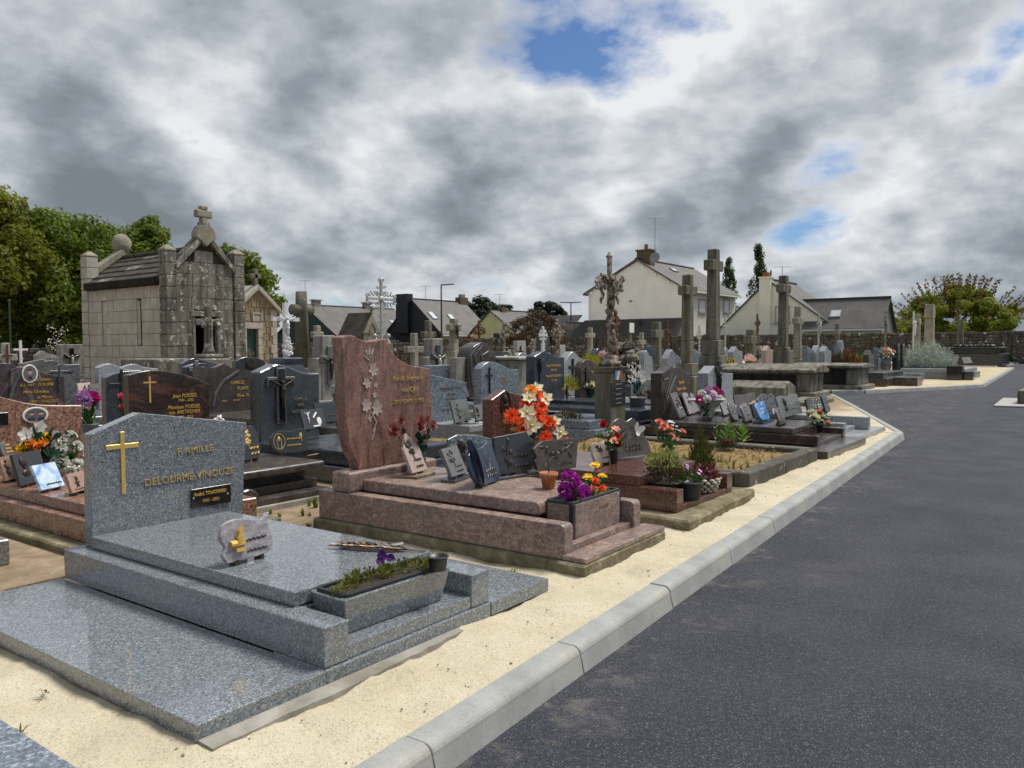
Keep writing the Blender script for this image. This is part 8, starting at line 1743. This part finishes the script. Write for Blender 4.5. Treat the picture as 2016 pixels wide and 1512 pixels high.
# right-hand far graves
g = lowtomb('dark granite kerbed tomb beyond the side path', 1745, 762, 1865, 756, .42, 2.0, 'granite_brown', 'granite_slate')
q = atD(1768, 677, 30.5); g = Gr('black_twin_stele', 'black polished tomb with two upright slabs at the right', 'tomb', q.x, q.y); 
for dx in (0, .85): g.box('stele', q.x + dx, q.y, 0, q.x + dx + .42, q.y + .2, q.z, 'granite_black', .01)
g.box('panel', q.x + .42, q.y + .05, .3, q.x + .85, q.y + .12, q.z * .86, 'granite_slate', .005); g.box('slab', q.x - .1, q.y - 1.9, 0, q.x + 1.6, q.y - .01, .42, 'granite_black', .01)
q = atD(1744, 735, 28.5); t = thing('flower_vase', 'dark urn of pink and cream roses at the right', 'vase', (q.x, q.y, .25)); vessel(t, 'urn', 'granite_slate', .38, .55, 'urn')
t2 = thing('stone_block', 'low stone block carrying the dark rose urn', 'block', (q.x - .3, q.y - .2, 0)); obj('block', MB().box(0, 0, 0, .6, .5, .25), 'cement_grey', t2, .01)
for i in range(12): flower(t, 'rose', rf_.choice(['coral', 'cream', 'petal_white', 'coral']), (rf_.uniform(-.22, .22), rf_.uniform(-.2, .1), .62 + rf_.uniform(0, .25)), .1)
b = MB(); shrub(b, (0, 0, .55), (.25, .25, .25), 60, .12, .05, rf_, .3); obj('foliage', b, 'leaf_dark', t)
q = G(1853, 735, .15); t = thing('silver_bush', 'large silvery green bush on the graves at the right', 'bush', (q.x, q.y + .5, 0)); b = MB(); rr = random.Random(12)
for i in range(420):
    a = rr.uniform(0, 2 * pi); u = rr.random() ** .6; p0 = V3((.85 * u * cos(a) * .9, .95 * u * sin(a) * .9, .1)); hh = (1.2 - .62 * u * u) * rr.uniform(.8, 1.08); p1 = p0 + V3((cos(a) * .25 * u, sin(a) * .25 * u, hh))
    for k_ in range(9): p = p0.lerp(p1, .15 + .85 * k_ / 8); d = (p1 - p0).normalized() + V3((rr.gauss(0, .8), rr.gauss(0, .8), rr.gauss(0, .3))); b.petal(aim(d, p, rr.uniform(0, 6)) @ Matrix.Rotation(-pi / 2, 4, 'Y'), .13, .035, .2, .1, tip=.1, nc=2, nl=2)
obj('foliage', b, 'leaf_silver', t); b = MB()
for i in range(14): a = i * .45; b.tube([(0, 0, 0), (.6 * cos(a), .6 * sin(a), .5)], .015, 4)
obj('stems', b, 'twig', t)
g = lowtomb('grey low tomb with stepped black planter right of the silver bush', 1905, 748, 1945, 742, .38, 2.2, 'granite_grey', 'granite_lightgrey')
p = g.o; g.box('planter', p.x - .5, p.y + .1, 0, p.x - .1, p.y + .6, .5, 'granite_black', .01); g.box('planter', p.x - .3, p.y - .2, 0, p.x + .2, p.y + .09, .3, 'granite_black', .01)
pq('grey slanted headstone plaque right of the silver bush', (1898, 716), (1914, 715), 704, .4, 'plaque_grey', 'rect', 'posy', lean=.4, lines=1)
q0 = atD(1974, 700, 47); g = Gr('black_raised_tomb', 'wide black raised tomb with dark ornaments against the wall', 'tomb', q0.x, q0.y); zt_ = q0.z; z1_ = atD(1900, 684, 47).z; z2_ = atD(1900, 697, 47).z
g.box('chest', q0.x, q0.y, 0, q0.x + 4.0, q0.y + 3.2, z2_, 'granite_dark', .02); g.box('upper_chest', q0.x + .1, q0.y + .2, z2_, q0.x + 3.8, q0.y + 3.0, z1_ - .06, 'granite_black', .02); g.box('lid', q0.x, q0.y + .1, z1_ - .06, q0.x + 3.9, q0.y + 3.1, z1_, 'granite_slate', .02)
b = MB(); 
for i in range(16): b.ball((q0.x + .3, q0.y + .5 + i * .13, z1_ + .07), (.12, .12, .09), 7, 5, .3, rr)
g.put('ornament', b, 'bronze', 0)
for lb, px, py, D, mats, s in (('green and grey pots beside the black raised tomb', 1985, 716, 50, ('leaf_dark',), .5), ('red leaved shrub above the pale sarcophagus', 1640, 706, 27, ('photinia', 'leaf_dark'), .5), ('second red leaved shrub above the pale sarcophagus', 1668, 698, 28, ('photinia', 'leaf_conifer'), .55), ('light green shrub right of the red leaved shrubs', 1690, 700, 29, ('leaf_bright',), .45),
                               ('golden green conifer behind the brown arched stele', 1163, 708, 17, ('leaf_gold',), .22), ('round golden bush beside the golden conifer', 1174, 712, 17.5, ('leaf_gold',), .2), ('yellow pansies on the raised tomb by the tallest cross', 1434, 714, 22, ('yellow', 'leaf_dark'), .2), ('red cut flowers in the distance beside the golden bush', 1187, 702, 19, ('crimson', 'petal_white'), .13),
                               ('green bush beside the dark stone cross', 1500, 696, 29, ('leaf_dark',), .35), ('green yellow conifer left of the brown grave', 1116, 756, 13, ('leaf_gold',), .2), ('orange flowers on a distant grave by the yellow house', 946, 690, 27, ('orange', 'leaf_dark'), .3), ('white flowers by the letter pillar', 1003, 702, 19, ('petal_white', 'leaf_green'), .16),
                               ('brown dry shrub left of the tall crosses', 1288, 775, 14, ('leaf_shrub_brown',), .3), ('dry grasses on the corner grave across the path', 1727, 745, 25.5, ('grass_dry', 'leaf_gold'), .35), ('pot of pink flowers by the dark stone cross', 1476, 705, 27, ('coral', 'petal_white'), .2), ('purple and pink flower ball left of the dark stele', 0, 0, 0, (), 0)):
    if not mats: continue
    q = atD(px, py, D); t = thing('small_shrub', lb, 'plant', (q.x, q.y, 0)); hz_ = max(.25, q.z + .15)
    for k_, mt in enumerate(mats): b = MB(); shrub(b, (0, 0, max(0, hz_ - s * 1.3)), (s, s, s * 1.2), 240, s * .3, s * .12, rf_, .8); obj('foliage', b, mt, t)
    obj('stem', MB().tube([(0, 0, 0), (0, 0, hz_ * .8)], .02, 5), 'twig', t)
# bunch of artificial flowers left of the dark stele
Yf = 8.0; p = V3((onY(176, 800, Yf).x, Yf, .3)); hd = [('carn', mt, onY(x, y, Yf + dy), r) for x, y, mt, r, dy in ((164, 783, 'lilac', .08, 0), (172, 779, 'lilac', .075, .03), (169, 789, 'lilac', .07, -.05), (181, 784, 'fuchsia', .08, -.02), (187, 787, 'fuchsia', .06, -.05))]
bouquet('lilac and fuchsia flower ball left of the dark stele', p, hd, ('tumbler', 'vase_grey', .16, .22), 20, 'leaf_green', .12, .05)
t = thing('low_tomb', 'pale low tomb slab under the lilac flowers', 'tomb', (p.x - .5, p.y - .6, 0)); obj('slab', MB().box(0, 0, 0, 1.3, 1.6, .298), 'granite_grey', t, .01)
pq('pale photo plaque with oval portrait left of the dark stele', (158, 792), (182, 788), 755, .45, 'plaque_cream', 'rect', 'posy', lean=.15, lines=0); pq('grey plaque with dark flowers left of the dark stele', (180, 790), (202, 786), 757, .45, 'plaque_grey', 'rect', 'motif', lean=.15, lines=0)
pq('small stone with gold stripes under the lilac flowers', (162, 816), (178, 814), 795, .3, 'granite_slate', 'rect', 'stripes', 'gold_bright', lean=.3, lines=0)
p = V3((onY(203, 846, 7.2).x, 7.2, .0)); t = potplant('dried yellow plant in an orange pot left of the dark stele', p, ('pot', 'terracotta', .16, .2), [('foliage', (0, 0, .2), (.06, .06, .16), 50, .06, .02, 'leaf_gold', 1.2)], 'plant')
flush_text()
